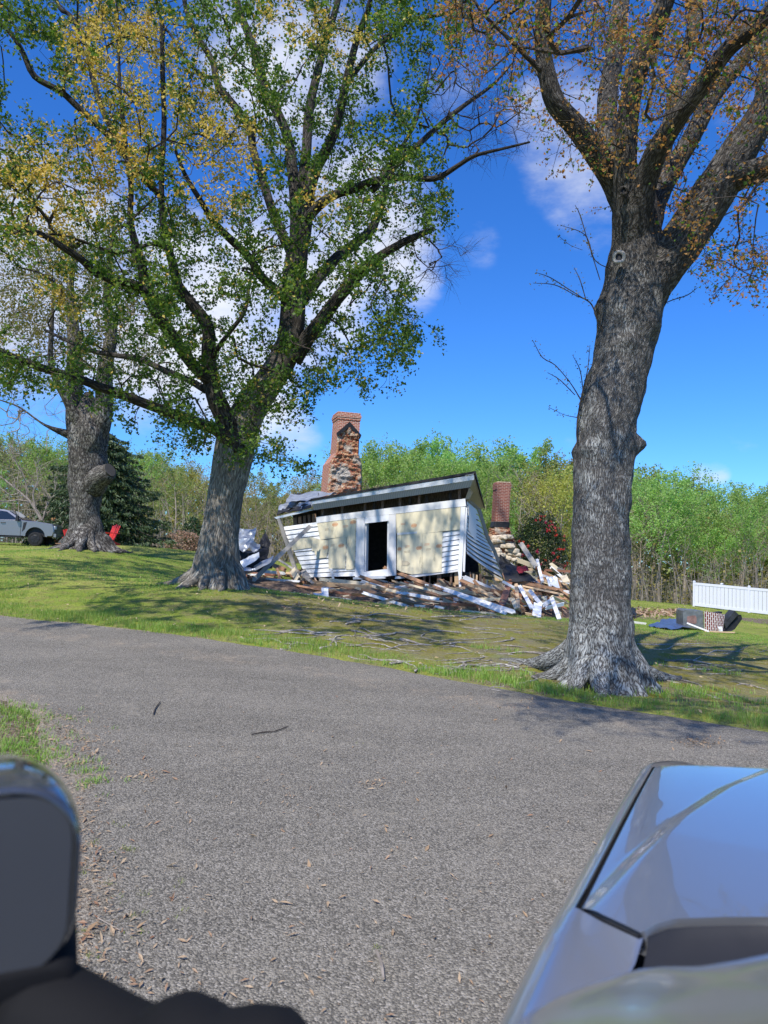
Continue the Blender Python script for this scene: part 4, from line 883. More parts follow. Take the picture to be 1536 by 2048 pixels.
def place(proto, name, x, y, h, h0, w, label, cat, group, rz=None):
    z = terr(x, y); o = bpy.data.objects.new(name, None); COL.objects.link(o); o.location = (x, y, z); WL[o.name] = np.array((x, y, z))
    if proto[1].name not in PH: zz = np.empty(len(proto[1].vertices) * 3, np.float32); proto[1].vertices.foreach_get('co', zz); PH[proto[1].name] = float(np.percentile(zz[2::3], 98.5))
    o.rotation_euler = (0, 0, random.uniform(0, 6.28) if rz is None else rz); s = h / PH[proto[1].name]; o.scale = (s * w, s * w, s)
    for nm, me in zip(('trunk', 'crown'), proto):
        c = bpy.data.objects.new(nm, me); COL.objects.link(c); c.parent = o
    return tag(o, label, cat, group)
PR = {'bright': [small_tree(100 + i, 10, 2.3, .34, 17, 4000, .165, M_F1, .07, up=1.35) for i in range(6)],
      'yellow': [small_tree(200 + i, 10, 2.4, .25, 16, 4600, .15, M_F2, .06, up=1.2) for i in range(2)],
      'bare': [small_tree(300 + i, 10, 2.3, .30, 20, 800, .14, M_F3, .05, .11, up=1.2) for i in range(4)],
      'olive': [small_tree(400 + i, 10, 2.4, .24, 16, 2800, .16, leafmat('woodland_leaf_olive%d' % i, [(.20, .25, .06), (.28, .32, .09), (.30, .26, .12), (.23, .27, .08)]), .06) for i in range(2)]}
SKY_T = [(-200, 870), (0, 865), (60, 872), (230, 900), (280, 892), (330, 902), (420, 928), (520, 955), (600, 950), (690, 935), (740, 900), (790, 884), (870, 892), (940, 890), (1000, 902), (1080, 905), (1125, 938), (1180, 925), (1260, 935), (1320, 935), (1390, 958), (1425, 1012), (1450, 995), (1480, 974), (1540, 988), (1800, 980)]
SX, SY = zip(*SKY_T)
def where(px):
    return ('beyond the parked pickup' if px < 150 else 'between the gnarled tree and the spreading maple' if px < 420 else 'behind the tall broken chimney' if px < 730 else 'beyond the roof of the ruined house' if px < 985 else 'behind the small chimney and the flowering bush' if px < 1160 else 'seen right of the big maple trunk' if px < 1390 else 'behind the white fence')
KIND = {'bright': 'bright green leafy tree', 'yellow': 'yellow-green budding tree', 'bare': 'bare greyish-brown tree with few buds', 'olive': 'dull olive-green tree'}
random.seed(5); prx = -190
while prx < 1760:
    for row in (0, 1, 2):
        px = prx + random.uniform(-16, 16) + row * 17; Yd = (70, 80, 92)[row] + random.uniform(-3, 3); tp = np.interp(px, SX, SY) + (26, 8, 0)[row] * random.uniform(.2, 1.2) + random.uniform(-6, 10)
        if row == 0: tp += random.uniform(0, 60)
        else: tp += random.choice([-8, 0, 6, 18])
        if px < 230: k = random.choice(['bare', 'olive', 'bare', 'bright'])
        elif px < 660: k = random.choice(['bare', 'bare', 'bare', 'bare', 'yellow', 'olive']) if not (250 < px < 340 and row) else 'bright'
        elif 1085 < px < 1150: k = 'yellow'
        else: k = random.choice(['bright'] * 9 + ['olive'] if row else ['bright', 'bright', 'bright', 'bare'])
        q = at(px, tp, Yd); h = q[2] - terr(q[0], Yd)
        if h < 3: continue
        place(random.choice(PR[k]), 'woodland_tree', q[0], Yd, h, 10, (1.0 if h > 9 else 1.15) * random.uniform(.9, 1.15), '%s, %s' % (KIND[k], where(px)), 'tree', '%ss, %s' % (KIND[k].split(' with')[0], where(px)))
    prx += 40
# nearer yellow-budding tree behind the flowering bush
q = at(1128, 938, 58); place(PR['yellow'][0], 'yellow_tree', q[0], 58, q[2] - terr(q[0], 58), 10, 1.1, 'nearer golden-budding tree standing behind the red-flowering bush', 'tree', None)
# undergrowth and far woods: masses nobody could count
mb = MB(); rs = np.random.default_rng(9)
for i in range(2200):
    px = rs.uniform(-150, 1720); Yd = rs.uniform(59, 76) if px > 1150 else rs.uniform(62, 82); x = at(px, 1100, Yd)[0]; z = terr(x, Yd)
    h = rs.uniform(1.2, 6.5) * (1 if rs.uniform() < .4 else .55); b = np.array((x, Yd, z - .2)); e = b + np.array((rs.normal() * .12 * h, rs.normal() * .1 * h, h)); m = (b + e) / 2 + rs.normal(size=3) * .05 * h
    r = rs.uniform(.012, .06) * (1 if h > 3 else .6); mb.tube([b, m, e], [r, r * .7, r * .3], 3, cap=False)
    for s in range(3):
        p = b + (e - b) * rs.uniform(.25, .95); d = np.array((rs.normal() * .5, rs.normal() * .4, rs.uniform(.1, .8))) * h * .35; mb.tube([p, p + d], [r * .45, .005], 3, cap=False)
tag(mb.build('undergrowth', M_WTRUNK, origin=(0, 70, -1)), 'tangle of bare brown stems along the foot of the woods', 'undergrowth', kind='stuff')
n = 10000; px = rs.uniform(-150, 1720, n); Yd = rs.uniform(61, 84, n); xx = np.array([at(a, 1100, b)[0] for a, b in zip(px, Yd)]); zz = terr(xx, Yd) + rs.gamma(2.0, 1.1, n)
sel = rs.uniform(0, 1, n) < np.where(px > 660, 1, .5)
P = np.stack([xx, Yd, zz], -1)[sel]; tag(link('undergrowth_leaves', leaf_mesh('undergrowth_leaves', P, rs.uniform(.10, .24, len(P)), SH_QUAD, M_F2)), 'sparse yellow-green spring leaves in the undergrowth', 'undergrowth', kind='stuff')
n = 26000; px = rs.uniform(-300, 1900, n); Yd = rs.uniform(98, 112, n); xx = np.array([at(a, 1100, b)[0] for a, b in zip(px, Yd)]); top = np.array([at(a, np.interp(a, SX, SY) + 45, 104)[2] for a in px]); zg = terr(xx, Yd)
P = np.stack([xx, Yd, zg + (top - zg) * rs.uniform(0, 1, n) ** .9], -1)
tag(link('far_woods', leaf_mesh('far_woods', P, rs.uniform(.5, 1.1, n), SH_QUAD, leafmat('far_woods_leaf', [(.24, .30, .09), (.30, .34, .12), (.32, .27, .16), (.26, .30, .11)], .5))), 'deep woods closing the view behind the nearer trees', 'woods', kind='stuff')
# tan bush at the foot of the woods, left
def bush(name, px, py, Y, w, h, n, ls, mat, label, cat, stems=14, flower=None, nf=0, stemmat=None):
    b = at(px, py, Y); b[2] = terr(b[0], Y); r_ = np.random.default_rng(int(px)); root = thing(name, b, label, cat); mb = MB(); tips = []
    for i in range(stems):
        d = np.array((r_.normal() * .5 * w, r_.normal() * .4 * w, h * r_.uniform(.5, .95))); e = b + d; m = b + d * .5 + np.array((0, 0, .12 * h)); mb.tube([b, m, e], [.03, .02, .008], 4, cap=False); tips += [m, e, b + d * .75]
    mb.build('stems', stemmat or M_TWIG, root)
    # leafy shell with lumps
    u = r_.normal(size=(n, 3)); u /= np.linalg.norm(u, axis=1)[:, None]; rr = r_.uniform(.45, 1, n) ** .5 * (1 + .35 * fbm(u * 2.2, 1, int(px) % 17, 2))
    P = b + np.array((0, 0, h * .52)) + u * rr[:, None] * np.array((w * .5, w * .42, h * .52)); P = P[P[:, 2] > b[2] + .02]
    link('foliage', leaf_mesh('foliage', P, r_.uniform(.6, 1.3, len(P)) * ls, SH_LEAF, mat, (0, 0, .4), (1.3, 1)), root).location = -wloc(root)
    if flower is not None:
        for i in range(nf):
            u = r_.normal(size=3); u[1] = -abs(u[1]) - .2; u[0] += .45; u /= np.linalg.norm(u); c = b + np.array((0, 0, h * .52)) + u * np.array((w * .5, w * .43, h * .5)) * (1 + .2 * fbm(u[None] * 2.2, 1, int(px) % 17, 2)[0])
            Q = c + r_.normal(size=(14, 3)) * .035; me = leaf_mesh('flower', Q - c, r_.uniform(.05, .085, 14), SH_LEAF, flower, tuple(u * 1.2), (1.5, 1)); link('flower', me, root, c)
    return root
bush('tan_bush', 365, 1112, 60, 3.4, 2.0, 1500, .18, M_LITTER, 'low tan leafless-looking bush at the woodland edge left of the maple', 'bush')
bush('camellia_bush', 1078, 1135, 33, 2.5, at(1078, 1033, 33)[2] - terr(at(1078, 1135, 33)[0], 33), 11000, .10, M_F5, 'dark green bush dotted with red flowers behind the debris heap', 'bush', flower=M_FLW, nf=46)
bush('green_shrub', 385, 1040, 62, 1.8, 3.4, 1200, .2, M_F5, 'narrow dark evergreen shrub in front of the woods left of the maple', 'bush')
# dark spruce behind the gnarled tree
Y0 = 48.0; b = at(200, 1085, Y0); b[2] = terr(b[0], Y0); root = thing('spruce_tree', b, 'dark drooping spruce behind the gnarled old tree', 'tree'); mb = MB(); r_ = np.random.default_rng(3); PP, DD = [], []
H = at(200, 872, Y0)[2] - b[2]; mb.tube([b, b + (0, 0, H * .5), b + (0, 0, H)], [.16, .1, .02], 7)
for i in range(130):
    u = (i + r_.uniform()) / 130; z = .6 + u * (H - .4); a = i * 2.4; L = (5.0 * (1 - u) ** .45 + .35) * r_.uniform(.65, 1.1); d = np.array((math.cos(a), math.sin(a), 0)); p = b + (0, 0, z)
    pts = [p, p + d * L * .4 + (0, 0, .05), p + d * L * .75 + (0, 0, -.22 * L * .5), p + d * L + (0, 0, -.25 * L * .5)]; mb.tube(pts, [.03, .022, .014, .006], 4, cap=False)
    n = int(70 * L); s = r_.uniform(.12, 1, n); q = np.array([np.interp(s, (0, .4, .75, 1), [c[k] for c in pts]) for k in range(3)]).T; sd = np.cross(d, (0, 0, 1)); w_ = r_.normal(size=n) * .26 * L * .5 * np.sin(np.pi * np.clip(s, 0, .95)) ** .6
    q = q + sd * w_[:, None] + np.stack([0 * s, 0 * s, -np.abs(w_) * .35 - r_.uniform(0, .16, n)], -1); PP.append(q); DD.append(np.repeat((d * .6 + (0, 0, -.6))[None], n, 0))
mb.build('trunk', M_TWIG, root)
PP = np.vstack(PP); DD = np.vstack(DD)
link('needles', leaf_mesh('needles', PP, r_.uniform(.2, .38, len(PP)), SH_LEAF, M_F4, (0, 0, .3), (.75, 1), DD), root).location = -wloc(root)
# split orange stump and its leaning dead tree beside it
Y0 = 46.0; mb = MB(); root = thing('broken_tree', at(108, 1090, Y0), 'broken tree stump with split orange wood behind the pickup', 'tree stump')
C = catmull([list(at(a, c, Y0)) + [w * .5 * Y0 / F] for a, c, w in ((112, 1092, 24), (111, 1070, 18), (110, 1050, 16), (108, 1036, 14))], .15)
mb.tube(C[:, :3], C[:, 3], 14, bark_disp(.25, 5, 1.5, .2, 2, 3)); mb.build('split_stump', M_STUMP, root, smooth=True)
mb = MB()
for rows in ([(98, 1085, 9), (92, 1058, 9), (80, 1035, 7), (62, 1005, 5), (40, 985, 4), (10, 960, 3), (-30, 930, 2)], [(118, 1065, 7), (128, 1045, 5), (140, 1030, 3), (150, 1000, 2)], [(74, 1025, 4), (66, 990, 3), (75, 960, 2), (70, 920, 1)], [(62, 1005, 4), (40, 1000, 3), (10, 1003, 3), (-20, 1000, 2)], [(55, 1000, 3), (50, 960, 2), (30, 920, 2), (20, 890, 1)], [(85, 1042, 4), (95, 1010, 3), (110, 985, 2), (108, 950, 1)], [(40, 985, 3), (20, 990, 2), (0, 975, 2), (-20, 970, 1)]):
    C = catmull([list(at(a, c, Y0 - .6)) + [w * .5 * Y0 / F] for a, c, w in rows], .25); mb.tube(C[:, :3], C[:, 3], 7, bark_disp(.1, 5, 2))
    for i in range(len(C) // 3, len(C)):
        for s in range(3):
            d = rng.normal(size=3) * .55 + (0, 0, .35); mb.tube([C[i, :3], C[i, :3] + d * .5, C[i, :3] + d + rng.normal(size=3) * .15], [.02, .012, .004], 3, cap=False)
mb.build('limbs', M_PALETWIG, root)

# ---------------------------------------------------------------- the collapsed house
HA, HB = at(555, 1160, 30.2), at(925, 1160, 28.0)
hd = (HB - HA)[:2]; hd /= np.linalg.norm(hd); HN = np.array((hd[1], -hd[0], 0.0)); HD = np.array((hd[0], hd[1], 0.0))
def hp(px, py, off=0.0):                      # point of the front wall plane, moved `off` metres towards the lawn
    d = ray(px, py); o = HB + HN * off; return CAM + d * (((o - CAM) @ HN) / (d @ HN))
house = thing('collapsed_house', (HB[0] - 3.5, HB[1] + 1.5, terr(HB[0] - 3, HB[1] + 1)), 'collapsed white clapboard house with a dark doorway and sheathing panels, ringed by debris', 'ruined house')
def slab(name, poly, off, th, mat, parent=house, back=0.0, label=None):
    P = np.array([hp(x, y, off + th) for x, y in poly]); mb = MB(); mb.prism(P, -HN * (th + back))
    # board-like uv: u along the front wall
    mb.has_uv = True; V = np.vstack(mb.v); mb.uv = [[((V[i] - HB) @ HD, V[i][2]) for i in f] for f in mb.f]
    o = mb.build(name, mat, parent); return tag(o, label) if label else o
def lerp2(a, b, u): return (a[0] + (b[0] - a[0]) * u, a[1] + (b[1] - a[1]) * u)
def clap(name, TL, TR, BR, BL, n, pf, mat, parent, proud=.035, seed=1, crooked=0.0):
    rs = random.Random(seed); mb = MB(); mb.has_uv = True
    for i in range(n):
        a, b = i / n, (i + 1) / n - .012
        l0, l1, r0, r1 = lerp2(TL, BL, a), lerp2(TL, BL, b), lerp2(TR, BR, a), lerp2(TR, BR, b); j = rs.uniform(-1, 1) * crooked; m = rs.uniform(0, .012)
        V = np.array([pf(*l0, .004), pf(*r0, .004), pf(r1[0], r1[1] + j, proud + m), pf(l1[0], l1[1] - j * .4, proud + m), pf(*l1, 0), pf(*r1, 0)])
        W_ = np.linalg.norm(V[1] - V[0]); H_ = np.linalg.norm(V[3] - V[0]); u0 = rs.uniform(0, 5)
        mb.add(V, [(0, 3, 2, 1), (3, 4, 5, 2), (0, 4, 3), (1, 2, 5)], [[(u0, i), (u0, i + H_), (u0 + W_, i + H_), (u0 + W_, i)], [(0, i)] * 4, [(0, 0)] * 3, [(0, 0)] * 3])
    return mb.build(name, mat, parent)
# dark shell behind the front wall: backing boards, floor, rear wall
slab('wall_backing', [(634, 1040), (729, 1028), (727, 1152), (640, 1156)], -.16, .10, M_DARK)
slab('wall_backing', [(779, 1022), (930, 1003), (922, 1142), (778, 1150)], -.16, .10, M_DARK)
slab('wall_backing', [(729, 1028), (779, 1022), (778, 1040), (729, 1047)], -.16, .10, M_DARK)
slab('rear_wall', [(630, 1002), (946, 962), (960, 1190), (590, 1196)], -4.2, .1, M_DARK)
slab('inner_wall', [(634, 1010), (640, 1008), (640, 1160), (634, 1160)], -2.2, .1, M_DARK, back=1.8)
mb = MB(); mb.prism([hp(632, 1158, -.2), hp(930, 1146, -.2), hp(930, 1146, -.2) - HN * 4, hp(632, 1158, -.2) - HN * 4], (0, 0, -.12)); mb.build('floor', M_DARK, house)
# left-hand clapboards, with the sheathing panels nailed over
wl = clap('clapboards', (564, 1054), (713, 1033), (713, 1153), (614, 1156), 12, hp, M_WHITE, house, .03, 2, .5)
slab('clapboard_backing', [(566, 1054), (712, 1036), (712, 1152), (616, 1155)], -.05, .035, M_GREY)
PAN = []
def panel(poly, off, th=.014): o = slab('sheathing_panel', poly, off, th, M_PLY); PAN.append((o, off + th)); return o
pA = panel([(634, 1047), (712, 1037), (711, 1071), (640, 1079)], .050)
pB = panel([(657, 1079), (693, 1073.5), (690, 1137), (657, 1137)], .045)
pC = panel([(694, 1073), (711.5, 1071), (708.5, 1136), (704, 1139), (692, 1139)], .046)
pD = panel([(623, 1074), (640, 1079), (656, 1080), (656, 1100), (624, 1102)], .047)
panel([(590, 1079), (623, 1074), (623, 1095), (583, 1101), (584, 1094)], .043); panel([(628, 1102), (656, 1100), (653, 1115), (634, 1117)], .044)
pE = panel([(792, 1028), (921, 1014), (920, 1059), (834, 1068), (793, 1067)], .050)
pF = panel([(794, 1069.5), (803, 1069), (803, 1144), (793.5, 1139)], .046); pG = panel([(803.4, 1069), (844, 1067), (844, 1147), (824, 1149), (803.4, 1144)], .046)
pH = panel([(844.5, 1067), (885, 1063.5), (883, 1144), (844.5, 1147)], .046)
slab('torn_flap', [(803, 1121), (815, 1122), (820, 1127), (815, 1131), (803, 1131)], .064, .012, M_CREAM)
slab('torn_strip', [(794, 1066), (834, 1063), (834, 1067), (794, 1070)], .066, .012, M_WHITE)
slab('hanging_lath', [(659, 1137), (665, 1137), (669, 1161), (665, 1163)], .06, .02, M_WHITE)
clap('right_clapboards', (885, 1064.5), (919.5, 1059.5), (915.5, 1139), (883, 1145), 8, hp, M_WHITE2, house, .035, 4, .2)
slab('bottom_board', [(790, 1153), (826, 1149), (917, 1138), (917, 1143), (826, 1155), (790, 1158)], .0, .03, M_WHITE2)
# orange maker's stamps and lines of small print, too worn to read
def stamp(pan, px, py, rx=6.2, ry=4.2, mat=M_STAMP, bars=True):
    o, off = pan; mb = MB(); e = off + .003
    def oval(s): return [hp(px + rx * s * math.cos(a), py + ry * s * math.sin(a) - rx * s * math.cos(a) * .12, e) for a in np.linspace(0, 2 * math.pi, 25)[:-1]]
    A, B = oval(1), oval(.82); n = len(A)
    mb.add(np.array(A + B), [(i, i + n, (i + 1) % n + n, (i + 1) % n) for i in range(n)])
    for k, (y0, w, h) in enumerate(((-.42, .5, .2), (.0, .72, .34), (.45, .46, .18))):
        m = 4; x = -w
        for q in range(m):
            x0 = -w + 2 * w * q / m + .04; x1 = -w + 2 * w * (q + 1) / m - .05
            mb.add([hp(px + rx * x0, py + ry * (y0 - h) - rx * x0 * .12, e), hp(px + rx * x1, py + ry * (y0 - h) - rx * x1 * .12, e), hp(px + rx * x1, py + ry * (y0 + h) - rx * x1 * .12, e), hp(px + rx * x0, py + ry * (y0 + h) - rx * x0 * .12, e)], [(0, 3, 2, 1)])
    mb.build('maker_stamp', mat, o)
def print_lines(pan, px, py, w, rows=2, mat=M_STAMP2, h=.5):
    o, off = pan; mb = MB(); e = off + .003; rs = random.Random(int(px * 7))
    for r in range(rows):
        x = 0
        while x < w:
            l = rs.uniform(.8, 2.2); a, b, y = px + x, px + min(w, x + l), py + r * 2.4
            mb.add([hp(a, y - x * .12 - h, e), hp(b, y - x * .12 - h, e), hp(b, y - x * .12 + h, e), hp(a, y - x * .12 + h, e)], [(0, 3, 2, 1)]); x += l + .5
    mb.build('stamped_print', mat, o)
byobj = lambda o: next(p for p in PAN if p[0] is o)
for o, x, y in ((pA, 670, 1049), (pA, 706, 1044.5), (pB, 682.5, 1091), (pD, 651, 1095), (pE, 828, 1051), (pF, 799, 1098), (pG, 838, 1096), (pH, 878, 1092)): stamp(byobj(o), x, y, 5.8 if o is not pF else 4, 4.0)
for o, x, y, w, m in ((pA, 650, 1058, 8, M_STAMP2), (pA, 686, 1052, 10, M_STAMP), (pB, 661, 1090, 8, M_STAMP2), (pE, 802, 1047, 9, M_STAMP), (pG, 810, 1092, 9, M_STAMP), (pH, 849, 1088, 10, M_STAMP), (pG, 808, 1103, 12, M_STAMP2), (pH, 852, 1098, 10, M_STAMP2)): print_lines(byobj(o), x, y, w, 2, m)
# frieze board, door surround, corner boards
slab('frieze_board', [(632, 1034), (930.5, 997), (932, 1012), (791, 1027.5), (712, 1036.5), (633, 1046)], .03, .045, M_WHITE2)
dr = slab('door_frame', [(713, 1036.8), (729.6, 1034.9), (728, 1143), (727, 1155), (710, 1156)], .0, .085, M_WHITE2)
slab('door_jamb', [(777.5, 1029.6), (791.5, 1027.8), (792, 1151), (776.5, 1152)], .0, .085, M_WHITE2)
slab('door_head', [(729.9, 1034.7), (777.3, 1029.4), (777.3, 1041.5), (729.9, 1047)], .0, .083, M_WHITE2)
slab('door_sill', [(728, 1143.5), (776.3, 1137.5), (776.3, 1152.5), (727.3, 1154.8)], .0, .10, M_WHITE2)
slab('door_stop', [(730.2, 1047), (733.2, 1046.6), (731.6, 1142.8), (728.4, 1143)], -.10, .10, M_WHITE2, back=.2)
slab('door_stop', [(774.8, 1042), (777.4, 1041.6), (776.4, 1137), (774, 1137.3)], -.10, .10, M_WHITE2, back=.2)
slab('threshold', [(706, 1154.5), (768, 1151), (770, 1157), (706, 1159)], .06, .16, M_ALU)
slab('corner_board', [(921.5, 1014), (930.6, 1013.4), (922, 1176), (918, 1176), (917, 1150), (915.8, 1140)], .05, .05, M_WHITE2)
slab('side_corner_board', [(931.2, 1014), (934.4, 1016), (929.5, 1144), (925.6, 1143), (927, 1080)], -.02, .06, M_WHITE2)
# studs of the crawl space and of the gap under the eaves
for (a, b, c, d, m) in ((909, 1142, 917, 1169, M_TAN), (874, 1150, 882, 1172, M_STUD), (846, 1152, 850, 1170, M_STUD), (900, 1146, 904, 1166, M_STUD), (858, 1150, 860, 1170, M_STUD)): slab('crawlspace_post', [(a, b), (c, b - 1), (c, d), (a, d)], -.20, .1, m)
for k in range(15):
    x = 645 + k * 19.2 + random.uniform(-6, 6);
    if k in (3, 7, 12): continue
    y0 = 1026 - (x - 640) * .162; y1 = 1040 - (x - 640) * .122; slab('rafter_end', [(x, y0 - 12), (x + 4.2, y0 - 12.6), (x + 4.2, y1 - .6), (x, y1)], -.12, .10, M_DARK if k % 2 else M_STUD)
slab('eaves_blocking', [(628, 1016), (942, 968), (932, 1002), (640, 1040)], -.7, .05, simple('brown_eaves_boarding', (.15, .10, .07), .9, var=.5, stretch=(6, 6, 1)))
# roof: front gutter board, vented soffit turned outwards, shingle slab dropping to the back, right-hand rake
slab('gutter_board', [(621.5, 1000), (948, 949.8), (948, 959.5), (624.5, 1008.5)], .42, .05, M_ALU)
sf = MB(); a, b, c, d = hp(624.5, 1008, .44), hp(946, 959.8, .44), hp(940.6, 974.5, .26), hp(627.2, 1020.5, .26); up_ = np.array((0, .02, .03))
sf.add(np.array([a, b, c, d, a + up_, b + up_, c + up_, d + up_]), [(0, 3, 2, 1), (4, 5, 6, 7), (0, 1, 5, 4), (3, 7, 6, 2), (0, 4, 7, 3), (1, 2, 6, 5)], [[(0, 0), (0, .3), (9, .3), (9, 0)]] + [[(0, 0)] * 4] * 5); sf.build('soffit', M_SOFF, house)
r1, r2 = hp(621, 997.6, .50), hp(949, 942, .50); r3 = at(967, 1010, 32.2); r4 = at(640, 1012, 33.6)
mb = MB(); nrm = np.cross(r2 - r1, r4 - r1); nrm /= np.linalg.norm(nrm); nrm *= np.sign(nrm[2]); mb.prism([r1, r2, r3, r4], -nrm * .10); mb.build('shingle_roof', M_SHING, house)
e1 = r2 - nrm * .1 + HD * -.05; e2 = r3 - nrm * .1; mb = MB(); mb.prism([e1, e2, e2 - HD * .75 - nrm * .05, e1 - HD * .35 - nrm * .05], -nrm * .03); mb.build('rake_soffit', M_WHITE2, house)
mb = MB(); mb.prism([r2 + HD * .005, r3 + HD * .005, r3 - nrm * .17 + HD * .005, r2 - nrm * .22 + HD * .005], HD * .04); mb.build('rake_edge', M_BLACK, house)
mb = MB(); mb.prism([at(938, 976, 28.2), at(944, 984, 28.3), at(938, 998, 28.2), at(930, 999, 28.0)], (.05, .15, 0)); mb.build('splintered_block', M_TAN, house)
# side wall on the right, racked outwards, boards fanning
SRT = [(934, 1003), (953.5, 1020), (969, 1072), (985, 1105), (1003.5, 1156)]
def sp(px, py, off=0): return at(px, py, 28.05 + (px - 932) / 71 * 3.3) + np.array((.80, -.58, .18)) * off
mb = MB(); mb.has_uv = True; rs = random.Random(8); n = 13
def sright(u): k = u * 4; i = min(3, int(k)); return lerp2(SRT[i], SRT[i + 1], k - i)
for i in range(n):
    a, b = i / n, (i + 1) / n; l0, l1 = (933 - .1 * i, 1002 + a * 106), (933 - .1 * i, 1002 + b * 106 - 1.0); r0, r1_ = sright(.18 + a * .82), sright(.18 + b * .82 - .012)
    pr = .06 if i > 6 else .02; g = rs.uniform(-1.2, 1.6) if i > 5 else 0; seg = 5
    for s in range(seg):
        u, v = s / seg, (s + 1) / seg; c = lambda p, q, w: (p[0] + (q[0] - p[0]) * w, p[1] + (q[1] - p[1]) * w + 3.5 * math.sin(w * math.pi) * (i / n))
        V = np.array([sp(*c(l0, r0, u), .005), sp(*c(l0, r0, v), .005), sp(*[x + y for x, y in zip(c(l1, r1_, v), (0, g * v))], pr), sp(*[x + y for x, y in zip(c(l1, r1_, u), (0, g * u))], pr), sp(*c(l1, r1_, u), 0), sp(*c(l1, r1_, v), 0)])
        mb.add(V, [(0, 3, 2, 1), (3, 4, 5, 2)], [[(u * 2, i * 1.3), (u * 2, i * 1.3 + .14), (v * 2, i * 1.3 + .14), (v * 2, i * 1.3)], [(0, i)] * 4])
mb.build('side_clapboards', M_WHITE, house)
mb = MB(); pts = [sp(x, y, -.04) for x, y in [(933, 1004), (951, 1021), (967, 1073), (983, 1106), (1001, 1154), (932, 1104)]]; mb.prism(pts, np.array((-.05, .04, 0))); mb.build('side_sheathing', M_DARK, house)
mb = MB(); pts = [sp(x, y, .05) for x, y in [(935, 1006), (950, 1020), (951, 1062), (950, 1085), (936, 1062)]]; mb.prism(pts, np.array((-.02, .02, 0))); mb.build('loose_cladding_sheet', M_WHITE, house)
mb = MB(); C = [sp(*q, .03) for q in SRT]; [mb.prism([C[i], C[i + 1], C[i + 1] + (.14, .12, .03), C[i] + (.14, .12, .03)], (.02, -.02, .02)) for i in range(4)]; mb.build('side_edge_trim', M_GREY, house)
# left part: leaning post, top rail, studs
slab('leaning_post', [(552.5, 1034), (558.5, 1033), (600.5, 1160), (593.5, 1163)], .10, .09, M_GREY)
slab('top_rail', [(548, 1034.5), (624.5, 1016.5), (625, 1020.5), (553, 1038)], .12, .08, M_ALU)
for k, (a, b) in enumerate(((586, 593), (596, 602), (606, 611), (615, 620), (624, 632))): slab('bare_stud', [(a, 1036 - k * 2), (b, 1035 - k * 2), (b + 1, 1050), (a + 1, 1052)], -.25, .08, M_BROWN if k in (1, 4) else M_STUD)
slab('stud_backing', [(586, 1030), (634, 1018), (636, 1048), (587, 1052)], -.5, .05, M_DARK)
# ---------------------------------------------------------------- crumpled sheets
def crumple(name, corners, mats, label, cat, parent=None, nu=18, nv=10, amp=.12, freq=2.2, seed=0, th=.006, group=None, ridges=0):
    A, B, C, D = [np.asarray(c, float) for c in corners]; u, v = np.meshgrid(np.linspace(0, 1, nu), np.linspace(0, 1, nv)); u, v = u.ravel()[:, None], v.ravel()[:, None]
    P = A * (1 - u) * (1 - v) + B * u * (1 - v) + C * u * v + D * (1 - u) * v; nn = np.cross(B - A, D - A); nn /= np.linalg.norm(nn)
    q = np.hstack([u * np.linalg.norm(B - A), v * np.linalg.norm(D - A), 0 * u]); f = np.abs(vnoise(q, freq, seed)) * 1.4 - .5 + .5 * np.abs(vnoise(q, freq * 2.1, seed + 3))
    if ridges: f = f * .5 + .35 * np.sin(q[:, 1 if ridges > 0 else 0] * abs(ridges))
    P = P + nn * (f * amp)[:, None] + np.stack([vnoise(q, 3, seed + k) for k in (5, 6, 7)], -1) * amp * .35
    i = np.arange(nu * nv).reshape(nv, nu); fs = np.stack([i[:-1, :-1], i[:-1, 1:], i[1:, 1:], i[1:, :-1]], -1).reshape(-1, 4); m = len(P); mb = MB(); mb.add(np.vstack([P, P - nn * th]), [tuple(f_) for f_ in fs] + [tuple(f_[::-1] + m) for f_ in fs])
    o = mb.build(name, mats, parent, origin=None if parent is not None else (A + C) / 2)
    if parent is None: tag(o, label, cat, group)
    return o
crumple('metal_roofing', [at(553, 1026, 30.6), at(625, 1013, 29.6), at(640, 990, 32.0), at(584, 990, 33)], M_GALV, '', '', house, 26, 14, .16, 1.6, 3)
crumple('metal_roofing', [at(551, 1030, 30.2), at(624, 1016, 29.4), at(622, 1008, 30), at(566, 1016, 31)], M_BLACK, '', '', house, 20, 8, .10, 2, 7)
crumple('metal_roofing', [at(568, 1008, 30.6), at(622, 1000, 30.2), at(672, 984, 32), at(590, 987, 33)], M_GALV, '', '', house, 22, 10, .10, 1.3, 13)
crumple('roof_edge_strip', [at(586, 988, 33.0), at(672, 985, 31.8), at(674, 987.5, 31.6), at(588, 991, 32.8)], M_BLACK, '', '', house, 14, 4, .04, 2, 5)

# ---------------------------------------------------------------- heaps left of the door and loose sheets
G1 = 'torn roofing sheets heaped beside the maple trunk'
crumple('roofing_sheet', [at(470, 1058, 28.5), at(515, 1056, 28.5), at(506, 1080, 27.6), at(468, 1088, 27.6)], M_GALV, 'grey torn roofing sheet on top of the heap beside the maple trunk', 'metal sheet', None, 16, 10, .14, 2.5, 1, group=G1)
crumple('roofing_sheet', [at(470, 1074, 27.4), at(522, 1084, 27.6), at(512, 1102, 26.9), at(468, 1098, 26.9)], M_GALV, 'pale grey folded roofing sheet in the heap beside the maple trunk', 'metal sheet', None, 20, 12, .22, 2.6, 2, group=G1)
crumple('roofing_membrane', [at(470, 1090, 27.9), at(536, 1096, 28.6), at(545, 1138, 27.3), at(468, 1152, 26.8)], M_BLACK, 'black torn roofing membrane sagging in the heap beside the maple trunk', 'roofing membrane', None, 18, 14, .25, 1.7, 3, group=G1)
